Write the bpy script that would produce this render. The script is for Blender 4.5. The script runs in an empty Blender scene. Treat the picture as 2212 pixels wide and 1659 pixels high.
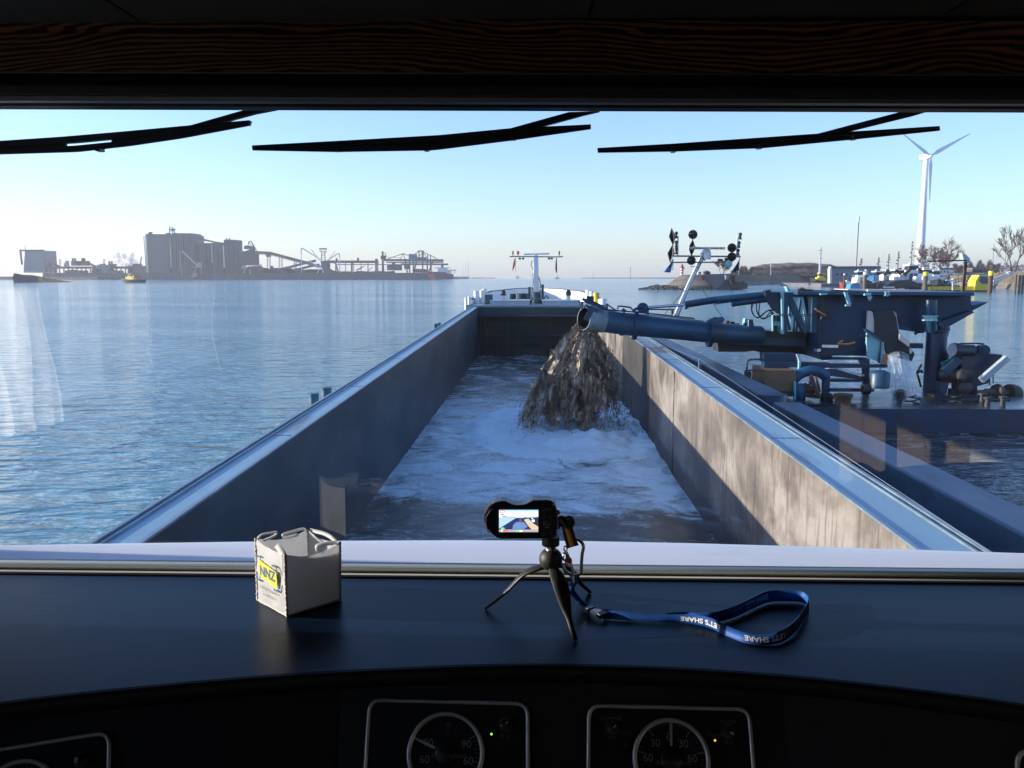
import bpy, math, random
from math import sin, cos, pi, radians
from mathutils import Vector, Matrix, noise
random.seed(7)
SC = bpy.context.scene
COL = SC.collection
R = random.uniform

# ------------------------------------------------------------------ camera, sky, sun, exposure
F, CX, CY = 1782.0, 1106.0, 829.5          # focal length and centre in a 2212 x 1659 picture
PSI, PIT, CZ = radians(1.66), radians(7.40), 5.0   # yaw left, pitch down, eye height over the water
cam = bpy.data.cameras.new('camera'); camo = bpy.data.objects.new('camera', cam); COL.objects.link(camo)
camo.location = (0, 0, CZ); camo.rotation_euler = (pi/2-PIT, 0, PSI)
cam.sensor_width = 36; cam.lens = 36*F/2212; cam.clip_start = .05; cam.clip_end = 20000
SC.camera = camo
SUN_AZ, SUN_EL = radians(-88), radians(11)     # azimuth from +Y, negative = to the left
SKY, SUNW, EXPO = .15, 3.4, 1.38
SKYTINT = (.82, .845, 1.10, 1)
W = bpy.data.worlds.new('World'); SC.world = W; W.use_nodes = True
wn = W.node_tree.nodes; wl_ = W.node_tree.links
bg = wn['Background']; st = wn.new('ShaderNodeTexSky'); st.sky_type = 'NISHITA'; st.sun_disc = False
st.sun_elevation = SUN_EL; st.sun_rotation = SUN_AZ; st.air_density = 1.0; st.dust_density = .6; st.ozone_density = 2.5
tint = wn.new('ShaderNodeMix'); tint.data_type = 'RGBA'; tint.blend_type = 'MULTIPLY'; tint.inputs[0].default_value = 1
tint.inputs[7].default_value = SKYTINT; wl_.new(st.outputs[0], tint.inputs[6]); wl_.new(tint.outputs[2], bg.inputs[0]); bg.inputs[1].default_value = SKY
SD = Vector((sin(SUN_AZ)*cos(SUN_EL), cos(SUN_AZ)*cos(SUN_EL), sin(SUN_EL)))
sl = bpy.data.lights.new('sun', 'SUN'); sl.energy = SUNW; sl.angle = radians(.5); sl.color = (1, .91, .79)
so = bpy.data.objects.new('sun', sl); so.rotation_euler = SD.to_track_quat('Z', 'Y').to_euler(); COL.objects.link(so)
SC.view_settings.view_transform = 'Standard'; SC.view_settings.look = 'None'; SC.view_settings.gamma = 1
SC.view_settings.exposure = EXPO
cy = SC.cycles
cy.max_bounces = 7; cy.diffuse_bounces = 3; cy.glossy_bounces = 4; cy.transparent_max_bounces = 24; cy.volume_bounces = 0
cy.use_denoising = True; cy.caustics_reflective = False; cy.caustics_refractive = False; cy.sample_clamp_indirect = 6

# ------------------------------------------------------------------ helpers
def ray(px, py):
    a = (px-CX)/F; b = -(py-CY)/F
    y = cos(PIT)+b*sin(PIT); z = b*cos(PIT)-sin(PIT)
    return a*cos(PSI)-y*sin(PSI), a*sin(PSI)+y*cos(PSI), z
def P(px, py, Y):
    r = ray(px, py); t = Y/r[1]; return Vector((r[0]*t, Y, CZ+r[2]*t))
def G(px, py, z):
    r = ray(px, py); t = (z-CZ)/r[2]; return Vector((r[0]*t, r[1]*t, z))
def V(*a): return Vector(a)

WLOC = {}
def rgba(c): return (c[0], c[1], c[2], 1)
def link(o, parent=None):
    COL.objects.link(o)
    if parent is not None: o.parent = parent
    return o
def thing(name, label, cat, loc=(0, 0, 0), group=None):
    o = bpy.data.objects.new(name, None); o.location = loc; o.empty_display_size = .2
    link(o); WLOC[o.name] = Vector(loc); tag(o, label, cat, group); return o
def tag(o, label, cat, group=None, kind=None):
    if label: o['label'] = label
    if cat: o['category'] = cat
    if group: o['group'] = group
    if kind: o['kind'] = kind
    return o
class MB:
    def __init__(s): s.v = []; s.f = []; s.m = []; s.k = 0; s.cut = []
    def add(s, vs, fs):
        n = len(s.v); s.cut.append((n, len(s.f))); s.v += [tuple(v) for v in vs]; s.f += [tuple(i+n for i in f) for f in fs]; s.m += [s.k]*len(fs); return s
    def box(s, x0, x1, y0, y1, z0, z1):
        return s.hexa([(x0,y0,z0),(x1,y0,z0),(x1,y1,z0),(x0,y1,z0),(x0,y0,z1),(x1,y0,z1),(x1,y1,z1),(x0,y1,z1)])
    def hexa(s, q):
        return s.add(q, [(0,3,2,1),(4,5,6,7),(0,1,5,4),(1,2,6,5),(2,3,7,6),(3,0,4,7)])
    def obox(s, c, d, e=(0,0,0)):
        m = Matrix.Translation(c) @ __import__('mathutils').Euler(e).to_matrix().to_4x4()
        h = [x/2 for x in d]
        return s.hexa([m@Vector((sx*h[0], sy*h[1], sz*h[2])) for sz in (-1,1) for sx,sy in ((-1,-1),(1,-1),(1,1),(-1,1))])
    def bar(s, a, b, w, h=None, up=(0,0,1)):
        a = Vector(a); b = Vector(b); h = h or w; d = (b-a)
        if d.length < 1e-6: return s
        d.normalize(); u = Vector(up)
        if abs(d.dot(u)) > .97: u = Vector((0,1,0))
        x = d.cross(u).normalized()*w/2; z = x.cross(d).normalized()*h/2
        return s.hexa([a-x-z, a+x-z, b+x-z, b-x-z, a-x+z, a+x+z, b+x+z, b-x+z])
    def tube(s, pts, r, n=8, cap=True):
        pts = [Vector(p) for p in pts]; k = len(pts); rs = r if isinstance(r, (list, tuple)) else [r]*k
        vs = []; prev = None
        for i, p in enumerate(pts):
            d = (pts[min(i+1,k-1)]-pts[max(i-1,0)])
            d = d.normalized() if d.length > 1e-9 else Vector((0,0,1))
            if prev is None:
                u = Vector((0,0,1)) if abs(d.z) < .9 else Vector((1,0,0))
                x = d.cross(u).normalized()
            else:
                x = (prev - d*prev.dot(d)); x = x.normalized() if x.length > 1e-6 else d.orthogonal().normalized()
            prev = x; y = d.cross(x)
            for j in range(n):
                t = 2*pi*j/n; vs.append(p+(x*cos(t)+y*sin(t))*rs[i])
        fs = [(i*n+j, i*n+(j+1)%n, (i+1)*n+(j+1)%n, (i+1)*n+j) for i in range(k-1) for j in range(n)]
        if cap: fs += [tuple(range(n-1,-1,-1)), tuple((k-1)*n+j for j in range(n))]
        return s.add(vs, fs)
    def lathe(s, prof, c=(0,0,0), axis=(0,0,1), n=20):
        a = Vector(axis).normalized(); x = a.orthogonal().normalized(); y = a.cross(x); c = Vector(c); vs = []
        for r, h in prof:
            for j in range(n):
                t = 2*pi*j/n; vs.append(c+a*h+(x*cos(t)+y*sin(t))*max(r, 1e-4))
        k = len(prof)
        fs = [(i*n+j, i*n+(j+1)%n, (i+1)*n+(j+1)%n, (i+1)*n+j) for i in range(k-1) for j in range(n)]
        fs += [tuple(range(n-1,-1,-1)), tuple((k-1)*n+j for j in range(n))]
        return s.add(vs, fs)
    def prism(s, poly, d):
        n = len(poly); d = Vector(d); vs = [Vector(p) for p in poly]+[Vector(p)+d for p in poly]
        return s.add(vs, [tuple(range(n)), tuple(range(2*n-1, n-1, -1))]+[(i, i+n, (i+1)%n+n, (i+1)%n) for i in range(n)])
    def prect(s, x0, y0, x1, y1, Y, D=1.0):          # a block whose near face spans a rectangle seen at distance Y
        a = P(x0, y1, Y); b = P(x1, y0, Y); xa = P(x0, (y0+y1)/2, Y).x; xb = P(x1, (y0+y1)/2, Y).x
        return s.box(xa, xb, Y, Y+D, a.z, b.z)
    def pline(s, pts, Y, w, h=None, closed=False):
        q = [P(p[0], p[1], p[2] if len(p) > 2 else Y) for p in pts]
        if closed: q.append(q[0])
        for a, b in zip(q, q[1:]): s.bar(a, b, w, h)
        return s
    def ptube(s, pts, Y, r, n=8):
        return s.tube([P(p[0], p[1], p[2] if len(p) > 2 else Y) for p in pts], r, n)
    def ppoly(s, pts, Y, D):
        return s.prism([P(p[0], p[1], p[2] if len(p) > 2 else Y) for p in pts], (0, D, 0))
    def loft(s, rows, closed=False):
        n = len(rows[0]); vs = [v for r in rows for v in r]
        fs = [(i*n+j, i*n+j+1, (i+1)*n+j+1, (i+1)*n+j) for i in range(len(rows)-1) for j in range(n-1)]
        if closed: fs += [(i*n+n-1, i*n, (i+1)*n, (i+1)*n+n-1) for i in range(len(rows)-1)]
        return s.add(vs, fs)
    def build(s, name, mats, parent=None, smooth=None, bevel=0, world=True, label=None):
        me = bpy.data.meshes.new(name)
        off = WLOC.get(parent.name, Vector()) if (parent is not None and world) else Vector()
        me.from_pydata([tuple(Vector(v)-off) for v in s.v], [], s.f)
        mats = mats if isinstance(mats, (list, tuple)) else [mats]
        for m in mats: me.materials.append(m)
        me.polygons.foreach_set('material_index', s.m)
        import bmesh
        bm = bmesh.new(); bm.from_mesh(me); bmesh.ops.recalc_face_normals(bm, faces=bm.faces); bm.to_mesh(me); bm.free()
        if smooth:
            me.polygons.foreach_set('use_smooth', [True]*len(me.polygons)); me.set_sharp_from_angle(angle=radians(smooth))
        o = bpy.data.objects.new(name, me); link(o, parent); WLOC[o.name] = off
        if bevel:
            b = o.modifiers.new('bevel', 'BEVEL'); b.width = bevel; b.segments = 2; b.limit_method = 'ANGLE'
        if label: o['label'] = label
        return o
def each(m, name, mat, parent=None, **k):          # every shape added to m becomes a part of its own
    out = []; c = m.cut+[(len(m.v), len(m.f))]
    for (v0, f0), (v1, f1) in zip(c, c[1:]):
        q = MB(); q.add(m.v[v0:v1], [tuple(i-v0 for i in f) for f in m.f[f0:f1]]); out.append(q.build(name, mat, parent, **k))
    return out
def arc(c, r, a0, a1, n, ax=(1,0,0), ay=(0,0,1)):
    c = Vector(c); ax = Vector(ax); ay = Vector(ay)
    return [c+(ax*cos(a0+(a1-a0)*i/n)+ay*sin(a0+(a1-a0)*i/n))*r for i in range(n+1)]
def spline(pts, n=8):
    pts = [Vector(p) for p in pts]; out = []
    for i in range(len(pts)-1):
        p0 = pts[max(i-1,0)]; p1 = pts[i]; p2 = pts[i+1]; p3 = pts[min(i+2,len(pts)-1)]
        for k in range(n):
            t = k/n; out.append(.5*((2*p1)+(p2-p0)*t+(2*p0-5*p1+4*p2-p3)*t*t+(3*p1-p0-3*p2+p3)*t**3))
    out.append(pts[-1]); return out

# ------------------------------------------------------------------ materials
def nodes(name):
    m = bpy.data.materials.new(name); m.use_nodes = True; n = m.node_tree.nodes; return m, n, m.node_tree.links, n['Principled BSDF']
def mapped(n, l, scale, rot=(0,0,0), coord='Object'):
    tc = n.new('ShaderNodeTexCoord'); mp = n.new('ShaderNodeMapping'); mp.inputs['Scale'].default_value = scale; mp.inputs['Rotation'].default_value = rot
    l.new(tc.outputs[coord], mp.inputs['Vector']); return mp.outputs[0]
def tex(n, l, vec, scale=1, detail=4, rough=.55, dist=0):
    t = n.new('ShaderNodeTexNoise'); t.inputs['Scale'].default_value = scale; t.inputs['Detail'].default_value = detail
    t.inputs['Roughness'].default_value = rough; t.inputs['Distortion'].default_value = dist; l.new(vec, t.inputs['Vector']); return t.outputs[0]
def ramp(n, l, fac, stops):
    r = n.new('ShaderNodeValToRGB'); e = r.color_ramp.elements
    while len(e) < len(stops): e.new(.5)
    for k, (p, c) in zip(e, stops):
        k.position = p; k.color = rgba(c) if not isinstance(c, (int, float)) else (c, c, c, 1)
    l.new(fac, r.inputs[0]); return r.outputs[0]
def math_(n, l, op, a, b=None, clamp=False):
    m = n.new('ShaderNodeMath'); m.operation = op; m.use_clamp = clamp
    for i, x in enumerate((a, b)):
        if x is None: continue
        if isinstance(x, (int, float)): m.inputs[i].default_value = x
        else: l.new(x, m.inputs[i])
    return m.outputs[0]
def mixc(n, l, fac, a, b):
    m = n.new('ShaderNodeMix'); m.data_type = 'RGBA'
    for i, x in ((0, fac), (6, a), (7, b)):
        if isinstance(x, (int, float)): m.inputs[i].default_value = x
        elif isinstance(x, tuple): m.inputs[i].default_value = rgba(x)
        else: l.new(x, m.inputs[i])
    return m.outputs[2]
def bump(n, l, b, h, strength=.3, dist=.02):
    k = n.new('ShaderNodeBump'); k.inputs['Strength'].default_value = strength; k.inputs['Distance'].default_value = dist
    l.new(h, k.inputs['Height']); l.new(k.outputs[0], b.inputs['Normal']); return k
def pm(name, c, r=.5, m=0, var=.25, sc=(3,3,3), bmp=0, bd=.01, spec=.5, grime=None, gs=(1,1,.25), gthr=(.5,.7)):
    mt, n, l, b = nodes(name); b.inputs['Roughness'].default_value = r; b.inputs['Metallic'].default_value = m; b.inputs['Specular IOR Level'].default_value = spec
    if isinstance(sc, (int, float)): sc = (sc, sc, sc)
    v = mapped(n, l, sc); t = tex(n, l, v, 1, 5)
    lo = tuple(x*(1-var) for x in c); hi = tuple(min(1, x*(1+var)) for x in c)
    col = ramp(n, l, t, [(.3, lo), (.7, hi)])
    if grime:
        g = tex(n, l, mapped(n, l, gs), 1, 6, .6); gm = ramp(n, l, g, [(gthr[0], 0.), (gthr[1], 1.)]); col = mixc(n, l, gm, col, grime)
    l.new(col, b.inputs['Base Color'])
    rr = ramp(n, l, t, [(.3, max(0, r-.08)), (.7, min(1, r+.08))]); l.new(rr, b.inputs['Roughness'])
    if bmp: bump(n, l, b, t, bmp, bd)
    return mt
def emit(name, c, s=1.0):
    mt, n, l, b = nodes(name); b.inputs['Base Color'].default_value = (0, 0, 0, 1); b.inputs['Emission Color'].default_value = rgba(c); b.inputs['Emission Strength'].default_value = s; b.inputs['Roughness'].default_value = .3; return mt

M = {}
M['coaming'] = pm('coaming paint', (.23,.36,.43), .42, 0, .16, (2,.5,2), grime=(.11,.10,.09), gs=(2.2,.3,2), gthr=(.56,.74), bmp=.12)
M['coaming_wet'] = pm('coaming paint with silt', (.20,.25,.31), .38, 0, .2, (3,.7,2), grime=(.13,.10,.08), gs=(.4,1.1,1), gthr=(.40,.52), bmp=.15)
M['lip'] = pm('worn steel edge', (.20,.26,.30), .4, .2, .3, (4,2,4))
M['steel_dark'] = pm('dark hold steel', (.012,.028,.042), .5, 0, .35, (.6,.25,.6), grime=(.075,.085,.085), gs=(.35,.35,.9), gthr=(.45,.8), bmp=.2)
M['hull'] = pm('hull paint', (.03,.04,.06), .45)
M['deck_blue'] = pm('blue grey deck paint', (.20,.27,.32), .45, 0, .15, 2)
M['deckpale'] = pm('pale hatch paint', (.40,.46,.50), .4, 0, .12, 2, grime=(.25,.2,.15), gs=(2,2,2), gthr=(.6,.8))
M['teal_dark'] = pm('dark teal paint', (.03,.08,.09), .4)
M['wetdeck'] = pm('wet deck plating', (.022,.034,.046), .30, 0, .5, (.8,1.5,1), grime=(.09,.10,.105), gs=(1.2,2.2,1), gthr=(.55,.62))
M['floatp'] = pm('dull blue float paint', (.085,.125,.165), .45, 0, .25, (1.5,.6,1.5), grime=(.05,.045,.04), gs=(1.5,.5,1.5), gthr=(.5,.7))
M['spoutp'] = pm('scoured pale blue spout', (.19,.25,.28), .5, 0, .25, (2,2,2), grime=(.10,.085,.07), gs=(3,3,3), gthr=(.5,.7))
M['white'] = pm('white paint', (.78,.78,.77), .35, 0, .06, 1.5, grime=(.5,.44,.36), gs=(2,2,.6), gthr=(.62,.85))
M['white_far'] = pm('weathered white paint', (.68,.68,.67), .5, 0, .1, .4)
M['black'] = pm('black paint', (.012,.012,.014), .5)
M['blackfar'] = pm('dark painted steel', (.03,.032,.038), .55)
M['dredge'] = pm('blue green dredger paint', (.012,.062,.118), .42, 0, .3, (.8,.8,.8), grime=(.03,.03,.032), gs=(1.3,1.3,.5), gthr=(.56,.78), bmp=.1)
M['dredge_dark'] = pm('dark blue dredger paint', (.005,.030,.080), .42, 0, .4, (.7,.7,.7), grime=(.016,.015,.015), gs=(1.6,1.6,.5), gthr=(.5,.72), bmp=.15)
M['cyan'] = pm('turquoise paint sunlit tone', (.27,.50,.54), .5, 0, .12, 1.2, grime=(.33,.25,.15), gs=(2,2,.7), gthr=(.62,.8))  # lighter copy of the dredger paint for sunlit left-facing steel
M['rust'] = pm('rusty steel', (.10,.055,.035), .8, 0, .4, 2)
M['brown_steel'] = pm('muddy brown steel', (.07,.055,.04), .7, 0, .3, (1,1,.3))
M['rubber'] = pm('rubber hose', (.012,.012,.013), .5)
M['cream'] = pm('cream planks and lit edges', (.66,.60,.54), .6, 0, .1, (1,3,1))  # also paints the sunlit left edges of the silos
M['chrome'] = pm('polished rod', (.65,.68,.70), .15, 1, .05)
M['red'] = pm('red paint', (.55,.03,.03), .4, 0, .1)
M['flag_blue'] = pm('blue flag cloth', (.07,.20,.42), .8, 0, .2, 5)
M['flag_navy'] = pm('navy flag cloth', (.02,.03,.10), .8, 0, .2, 5)
M['flag_red'] = pm('red flag cloth', (.5,.06,.06), .8, 0, .2, 5)
M['yellow'] = pm('yellow paint', (.72,.52,.03), .45, 0, .1)
M['yellow2'] = pm('bright yellow band', (.70,.62,.03), .45, 0, .08)
M['orange'] = pm('orange paint', (.62,.22,.05), .5)
M['blue'] = pm('bright blue paint', (.04,.27,.48), .4, 0, .1)
M['blueship'] = pm('navy blue paint', (.02,.05,.16), .4, 0, .15)
M['conc'] = pm('harbour concrete', (.15,.14,.13), .8, 0, .25, (.15,.15,.05))
M['silo'] = pm('grey silo cladding', (.085,.092,.115), .7, 0, .12, (.06,.06,.01))
M['silo2'] = pm('dark grey cladding', (.055,.06,.075), .7, 0, .15, (.06,.06,.01))
M['pale_clad'] = pm('pale blue grey cladding', (.18,.21,.25), .6, 0, .08, .05)
M['steel_far'] = pm('far crane steel', (.07,.075,.09), .7, 0, .2, .1)
M['crane_blue'] = pm('blue crane steel', (.04,.14,.22), .6, 0, .2, .1)
M['crane_tan'] = pm('orange crane steel', (.50,.30,.20), .6, 0, .1, .1)
M['brick'] = pm('reddish cladding', (.16,.10,.085), .8, 0, .15, .05)
M['coal'] = pm('coal heap', (.018,.018,.019), .9, 0, .4, .3, bmp=.8, bd=.6)
M['grass'] = pm('winter dyke grass', (.135,.10,.058), .95, 0, .35, (.05,.05,.05), bmp=.4, bd=.4, grime=(.16,.12,.07), gs=(.02,.05,.05), gthr=(.45,.6))
M['dune'] = pm('scrubby dune', (.20,.125,.08), .95, 0, .4, (.03,.03,.03), bmp=.8, bd=2., grime=(.055,.045,.028), gs=(.03,.03,.05), gthr=(.45,.58))
M['sand'] = pm('stone pitched bank', (.20,.165,.13), .95, 0, .35, (.06,.06,.3), bmp=.5, bd=.4, grime=(.05,.045,.04), gs=(.05,.05,.6), gthr=(.5,.7))
M['rock'] = pm('wet dark rock', (.05,.047,.043), .8, 0, .5, 1)
M['bark'] = pm('bare bark', (.075,.055,.045), .9, 0, .3, 1)
M['twig'] = pm('bare reddish twigs', (.19,.115,.095), .9, 0, .3, .5)
M['scrub'] = pm('leafless scrub', (.10,.07,.055), .95, 0, .5, .2)
M['wood_pile'] = pm('weathered timber pile', (.12,.10,.085), .85, 0, .3, (2,2,.3))
M['turb'] = pm('turbine white', (.80,.80,.79), .35, 0, .04, .1)
M['glass_dark'] = pm('dark window glass', (.015,.02,.025), .5, spec=.2)
M['roofgrey'] = pm('grey roof', (.16,.17,.18), .7)
# inside
M['ceiling'] = pm('grey ceiling panel', (.06,.06,.062), .8, 0, .12, (2,2,2))
M['alu'] = pm('dark anodised frame', (.20,.20,.21), .42, .75, .08, (.4,8,8))
M['alu_light'] = pm('brushed aluminium', (.42,.44,.41), .38, .35, .06, (.3,10,10))
M['bezel'] = pm('silver bezel', (.52,.52,.52), .42, .6, .05, 20)
M['panel_black'] = pm('black panel', (.010,.010,.011), .5, 0, .1, 40, spec=.25)
M['console'] = pm('charcoal laminate', (.016,.015,.016), .6, 0, .2, (8,60,60), spec=.25)
M['plastic'] = pm('black plastic', (.008,.008,.009), .34, 0, .1, 30)
M['softblack'] = pm('matt black rubber', (.014,.014,.015), .55, 0, .15, 60)
M['ink'] = pm('grey printed ink', (.17,.19,.19), .7, 0, .05, 10)
M['ink_dim'] = pm('dim printed ink', (.10,.105,.105), .7, 0, .05, 10)
M['strap_blue'] = pm('blue lanyard ribbon', (.008,.075,.32), .6, 0, .12, (300,300,300), bmp=.15, bd=.0005)
M['print_white'] = pm('white print', (.72,.74,.75), .6, 0, .04, 60)
M['strap_orange'] = pm('orange webbing', (.75,.30,.02), .7, 0, .12, 300)
M['steel'] = pm('polished steel', (.62,.62,.60), .22, .9, .05, 30)
M['sill_white'] = pm('white gelcoat ledge', (.90,.89,.89), .30, 0, .035, (1.2,8,8), grime=(.62,.62,.66), gs=(2,9,9), gthr=(.55,.9))
M['leather'] = pm('black leather', (.012,.012,.013), .45, 0, .15, 12, bmp=.2, bd=.003)
M['tanwood'] = pm('cream panelling', (.40,.32,.24), .5, 0, .18, (1.2,1.2,14))
M['carpet'] = pm('dark carpet', (.02,.02,.022), .95, 0, .3, 60)
M['curtain'] = pm('white curtain cloth', (.82,.82,.80), .8, 0, .04, 8)
_n = M['curtain'].node_tree.nodes; _l = M['curtain'].node_tree.links; _t = _n.new('ShaderNodeBsdfTranslucent'); _t.inputs[0].default_value = (.85,.85,.82,1); _m = _n.new('ShaderNodeMixShader'); _m.inputs[0].default_value = .82
_l.new(_n['Principled BSDF'].outputs[0], _m.inputs[1]); _l.new(_t.outputs[0], _m.inputs[2]); _l.new(_m.outputs[0], _n['Material Output'].inputs[0])
M['led_g'] = emit('green pilot lamp', (.35, 1, .05), .6); M['led_y'] = emit('amber pilot lamp', (1, .55, .05), .5)

def mat_wood():       # dark wenge with a flame figure
    mt, n, l, b = nodes('dark zebra wood'); v = mapped(n, l, (1.1, 1, 5.5))
    d = tex(n, l, mapped(n, l, (.9, .9, 2.4)), 1, 3, .5)
    w = n.new('ShaderNodeTexWave'); w.wave_type = 'RINGS'; w.rings_direction = 'SPHERICAL'; w.inputs['Scale'].default_value = 7; w.inputs['Distortion'].default_value = 5
    w.inputs['Detail'].default_value = 3; w.inputs['Detail Scale'].default_value = 1.2
    mp = n.new('ShaderNodeVectorMath'); mp.operation = 'ADD'; l.new(v, mp.inputs[0]); l.new(d, mp.inputs[1]); l.new(mp.outputs[0], w.inputs['Vector'])
    f = tex(n, l, mapped(n, l, (6, 200, 200)), 1, 3)
    c = ramp(n, l, w.outputs[1], [(.35, (.010,.006,.004)), (.75, (.30,.125,.045))])
    l.new(mixc(n, l, ramp(n, l, f, [(.4, .0), (.7, .55)]), c, (.02,.012,.008)), b.inputs['Base Color']); b.inputs['Roughness'].default_value = .5; return mt
M['beam'] = mat_wood()
def mat_desk():
    mt, n, l, b = nodes('black stained oak veneer'); v = mapped(n, l, (9, 150, 40)); t = tex(n, l, v, 1, 6, .7)
    c = ramp(n, l, t, [(.35, (.002,.007,.020)), (.65, (.005,.017,.042))]); l.new(c, b.inputs['Base Color'])
    l.new(ramp(n, l, t, [(.3, .27), (.7, .40)]), b.inputs['Roughness']); b.inputs['Specular IOR Level'].default_value = .13; b.inputs['Specular Tint'].default_value = (.22,.60,1,1)
    bump(n, l, b, t, .10, .0006); return mt
M['desk'] = mat_desk()
def mat_glass():
    mt, n, l, b = nodes('window pane'); n.remove(b); out = n['Material Output']
    t = n.new('ShaderNodeBsdfTransparent'); t.inputs[0].default_value = (.93,.96,.97,1); g = n.new('ShaderNodeBsdfGlossy'); g.inputs['Roughness'].default_value = 0
    fr = n.new('ShaderNodeFresnel'); fr.inputs[0].default_value = 1.5; k = math_(n, l, 'MULTIPLY', fr.outputs[0], 2.0, True)
    mx = n.new('ShaderNodeMixShader'); l.new(k, mx.inputs[0]); l.new(t.outputs[0], mx.inputs[1]); l.new(g.outputs[0], mx.inputs[2]); l.new(mx.outputs[0], out.inputs[0]); return mt
M['pane'] = mat_glass()
def mat_water():
    mt, n, l, b = nodes('harbour water'); b.inputs['Base Color'].default_value = (.125,.285,.32,1); b.inputs['Roughness'].default_value = .07; b.inputs['IOR'].default_value = 1.33
    r1 = tex(n, l, mapped(n, l, (.38,1.05,1), (0,0,radians(8))), 1, 3.5, .5, .35)
    r2 = tex(n, l, mapped(n, l, (1.0,2.4,1), (0,0,radians(-12))), 1, 3, .6, .5)
    big = tex(n, l, mapped(n, l, (.012,.03,1)), 1, 3)
    h = math_(n, l, 'ADD', math_(n, l, 'MULTIPLY', r1, 1.0), math_(n, l, 'MULTIPLY', r2, .30))
    h = math_(n, l, 'MULTIPLY', h, ramp(n, l, big, [(.35, .45), (.65, 1.)]))
    bump(n, l, b, h, 1.0, .56); return mt
M['water'] = mat_water()
def mat_slurry():
    mt, n, l, b = nodes('foaming slurry'); b.inputs['Roughness'].default_value = .3
    at = n.new('ShaderNodeAttribute'); at.attribute_name = 'foam'
    wv = mapped(n, l, (.55,.8,1)); wp = n.new('ShaderNodeTexNoise'); wp.inputs['Scale'].default_value = .8; wp.inputs['Detail'].default_value = 3; l.new(wv, wp.inputs['Vector'])
    va = n.new('ShaderNodeVectorMath'); va.operation = 'MULTIPLY_ADD'; l.new(wp.outputs[1], va.inputs[0]); va.inputs[1].default_value = (2.6,2.6,0); l.new(wv, va.inputs[2])
    sw = tex(n, l, va.outputs[0], 1.3, 7, .62, .9)
    fine = tex(n, l, mapped(n, l, (5,7,1)), 1, 5, .65, 1.2)
    f = math_(n, l, 'ADD', at.outputs[2], math_(n, l, 'MULTIPLY', math_(n, l, 'SUBTRACT', sw, .5), 2.1))
    f = math_(n, l, 'ADD', f, math_(n, l, 'MULTIPLY', math_(n, l, 'SUBTRACT', fine, .5), .9))
    fm = ramp(n, l, f, [(.24, 0.), (.50, .34), (.98, 1.)])
    mud = ramp(n, l, sw, [(.3, (.034,.038,.036)), (.7, (.135,.122,.098))])
    l.new(mixc(n, l, fm, mud, (.70,.87,.90)), b.inputs['Base Color'])
    l.new(ramp(n, l, fm, [(0, .12), (1, .6)]), b.inputs['Roughness'])
    bump(n, l, b, math_(n, l, 'ADD', math_(n, l, 'MULTIPLY', sw, .7), math_(n, l, 'MULTIPLY', fine, .3)), .55, .12); return mt
M['slurry'] = mat_slurry()
def mat_holdwall():      # starboard hold wall: silt film with runs, a washed wet stretch abreast of the spout
    mt, n, l, b = nodes('silt stained hold wall')
    s1 = tex(n, l, mapped(n, l, (1,7.5,.6)), 1, 7, .72); s2 = tex(n, l, mapped(n, l, (1,.42,.5)), 1, 8, .68, .5); s3 = tex(n, l, mapped(n, l, (1,11,1.3)), 1, 4, .7)
    base = ramp(n, l, s2, [(.35, (.085,.068,.056)), (.47, (.165,.135,.11)), (.61, (.30,.26,.22))])
    c = mixc(n, l, ramp(n, l, s1, [(.50, 0.), (.66, .75)]), base, (.06,.046,.038))
    c = mixc(n, l, ramp(n, l, s3, [(.64, 0.), (.72, .55)]), c, (.36,.32,.27))
    tc = n.new('ShaderNodeTexCoord'); sp = n.new('ShaderNodeSeparateXYZ'); l.new(tc.outputs['Object'], sp.inputs[0])
    yy = math_(n, l, 'ADD', sp.outputs[1], math_(n, l, 'MULTIPLY', math_(n, l, 'SUBTRACT', s2, .5), 1.2))
    w = math_(n, l, 'MULTIPLY', math_(n, l, 'GREATER_THAN', yy, 29.2), math_(n, l, 'LESS_THAN', yy, 38.5))
    wet = ramp(n, l, s1, [(.40, (.022,.019,.017)), (.62, (.045,.039,.034)), (.70, (.17,.145,.115))])
    c = mixc(n, l, math_(n, l, 'MULTIPLY', w, .93), c, wet)
    tide = math_(n, l, 'ADD', sp.outputs[2], math_(n, l, 'MULTIPLY', math_(n, l, 'SUBTRACT', s1, .5), 1.3))
    c = mixc(n, l, math_(n, l, 'MULTIPLY', math_(n, l, 'LESS_THAN', tide, -.25), .7), c, (.035,.030,.026))
    seam = math_(n, l, 'LESS_THAN', math_(n, l, 'ABSOLUTE', math_(n, l, 'SUBTRACT', math_(n, l, 'FRACT', math_(n, l, 'DIVIDE', sp.outputs[1], 2.9)), .5)), .008)
    c = mixc(n, l, math_(n, l, 'MULTIPLY', seam, .35), c, (.05,.03,.02))
    l.new(c, b.inputs['Base Color']); l.new(ramp(n, l, s2, [(.3,.45),(.7,.75)]), b.inputs['Roughness']); bump(n, l, b, s1, .35, .03); return mt
M['holdwall'] = mat_holdwall()
def mat_mud():
    mt, n, l, b = nodes('falling mud and water'); t = tex(n, l, mapped(n, l, (3.2,3.2,1.3)), 1, 8, .78, .5)
    l.new(ramp(n, l, t, [(.36, (.016,.014,.013)), (.52, (.07,.058,.045)), (.66, (.42,.34,.26))]), b.inputs['Base Color'])  # palest stop paints sunlit tan highlights into the mud
    b.inputs['Roughness'].default_value = .35; bump(n, l, b, t, .8, .08); return mt
M['mud'] = mat_mud()
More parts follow.
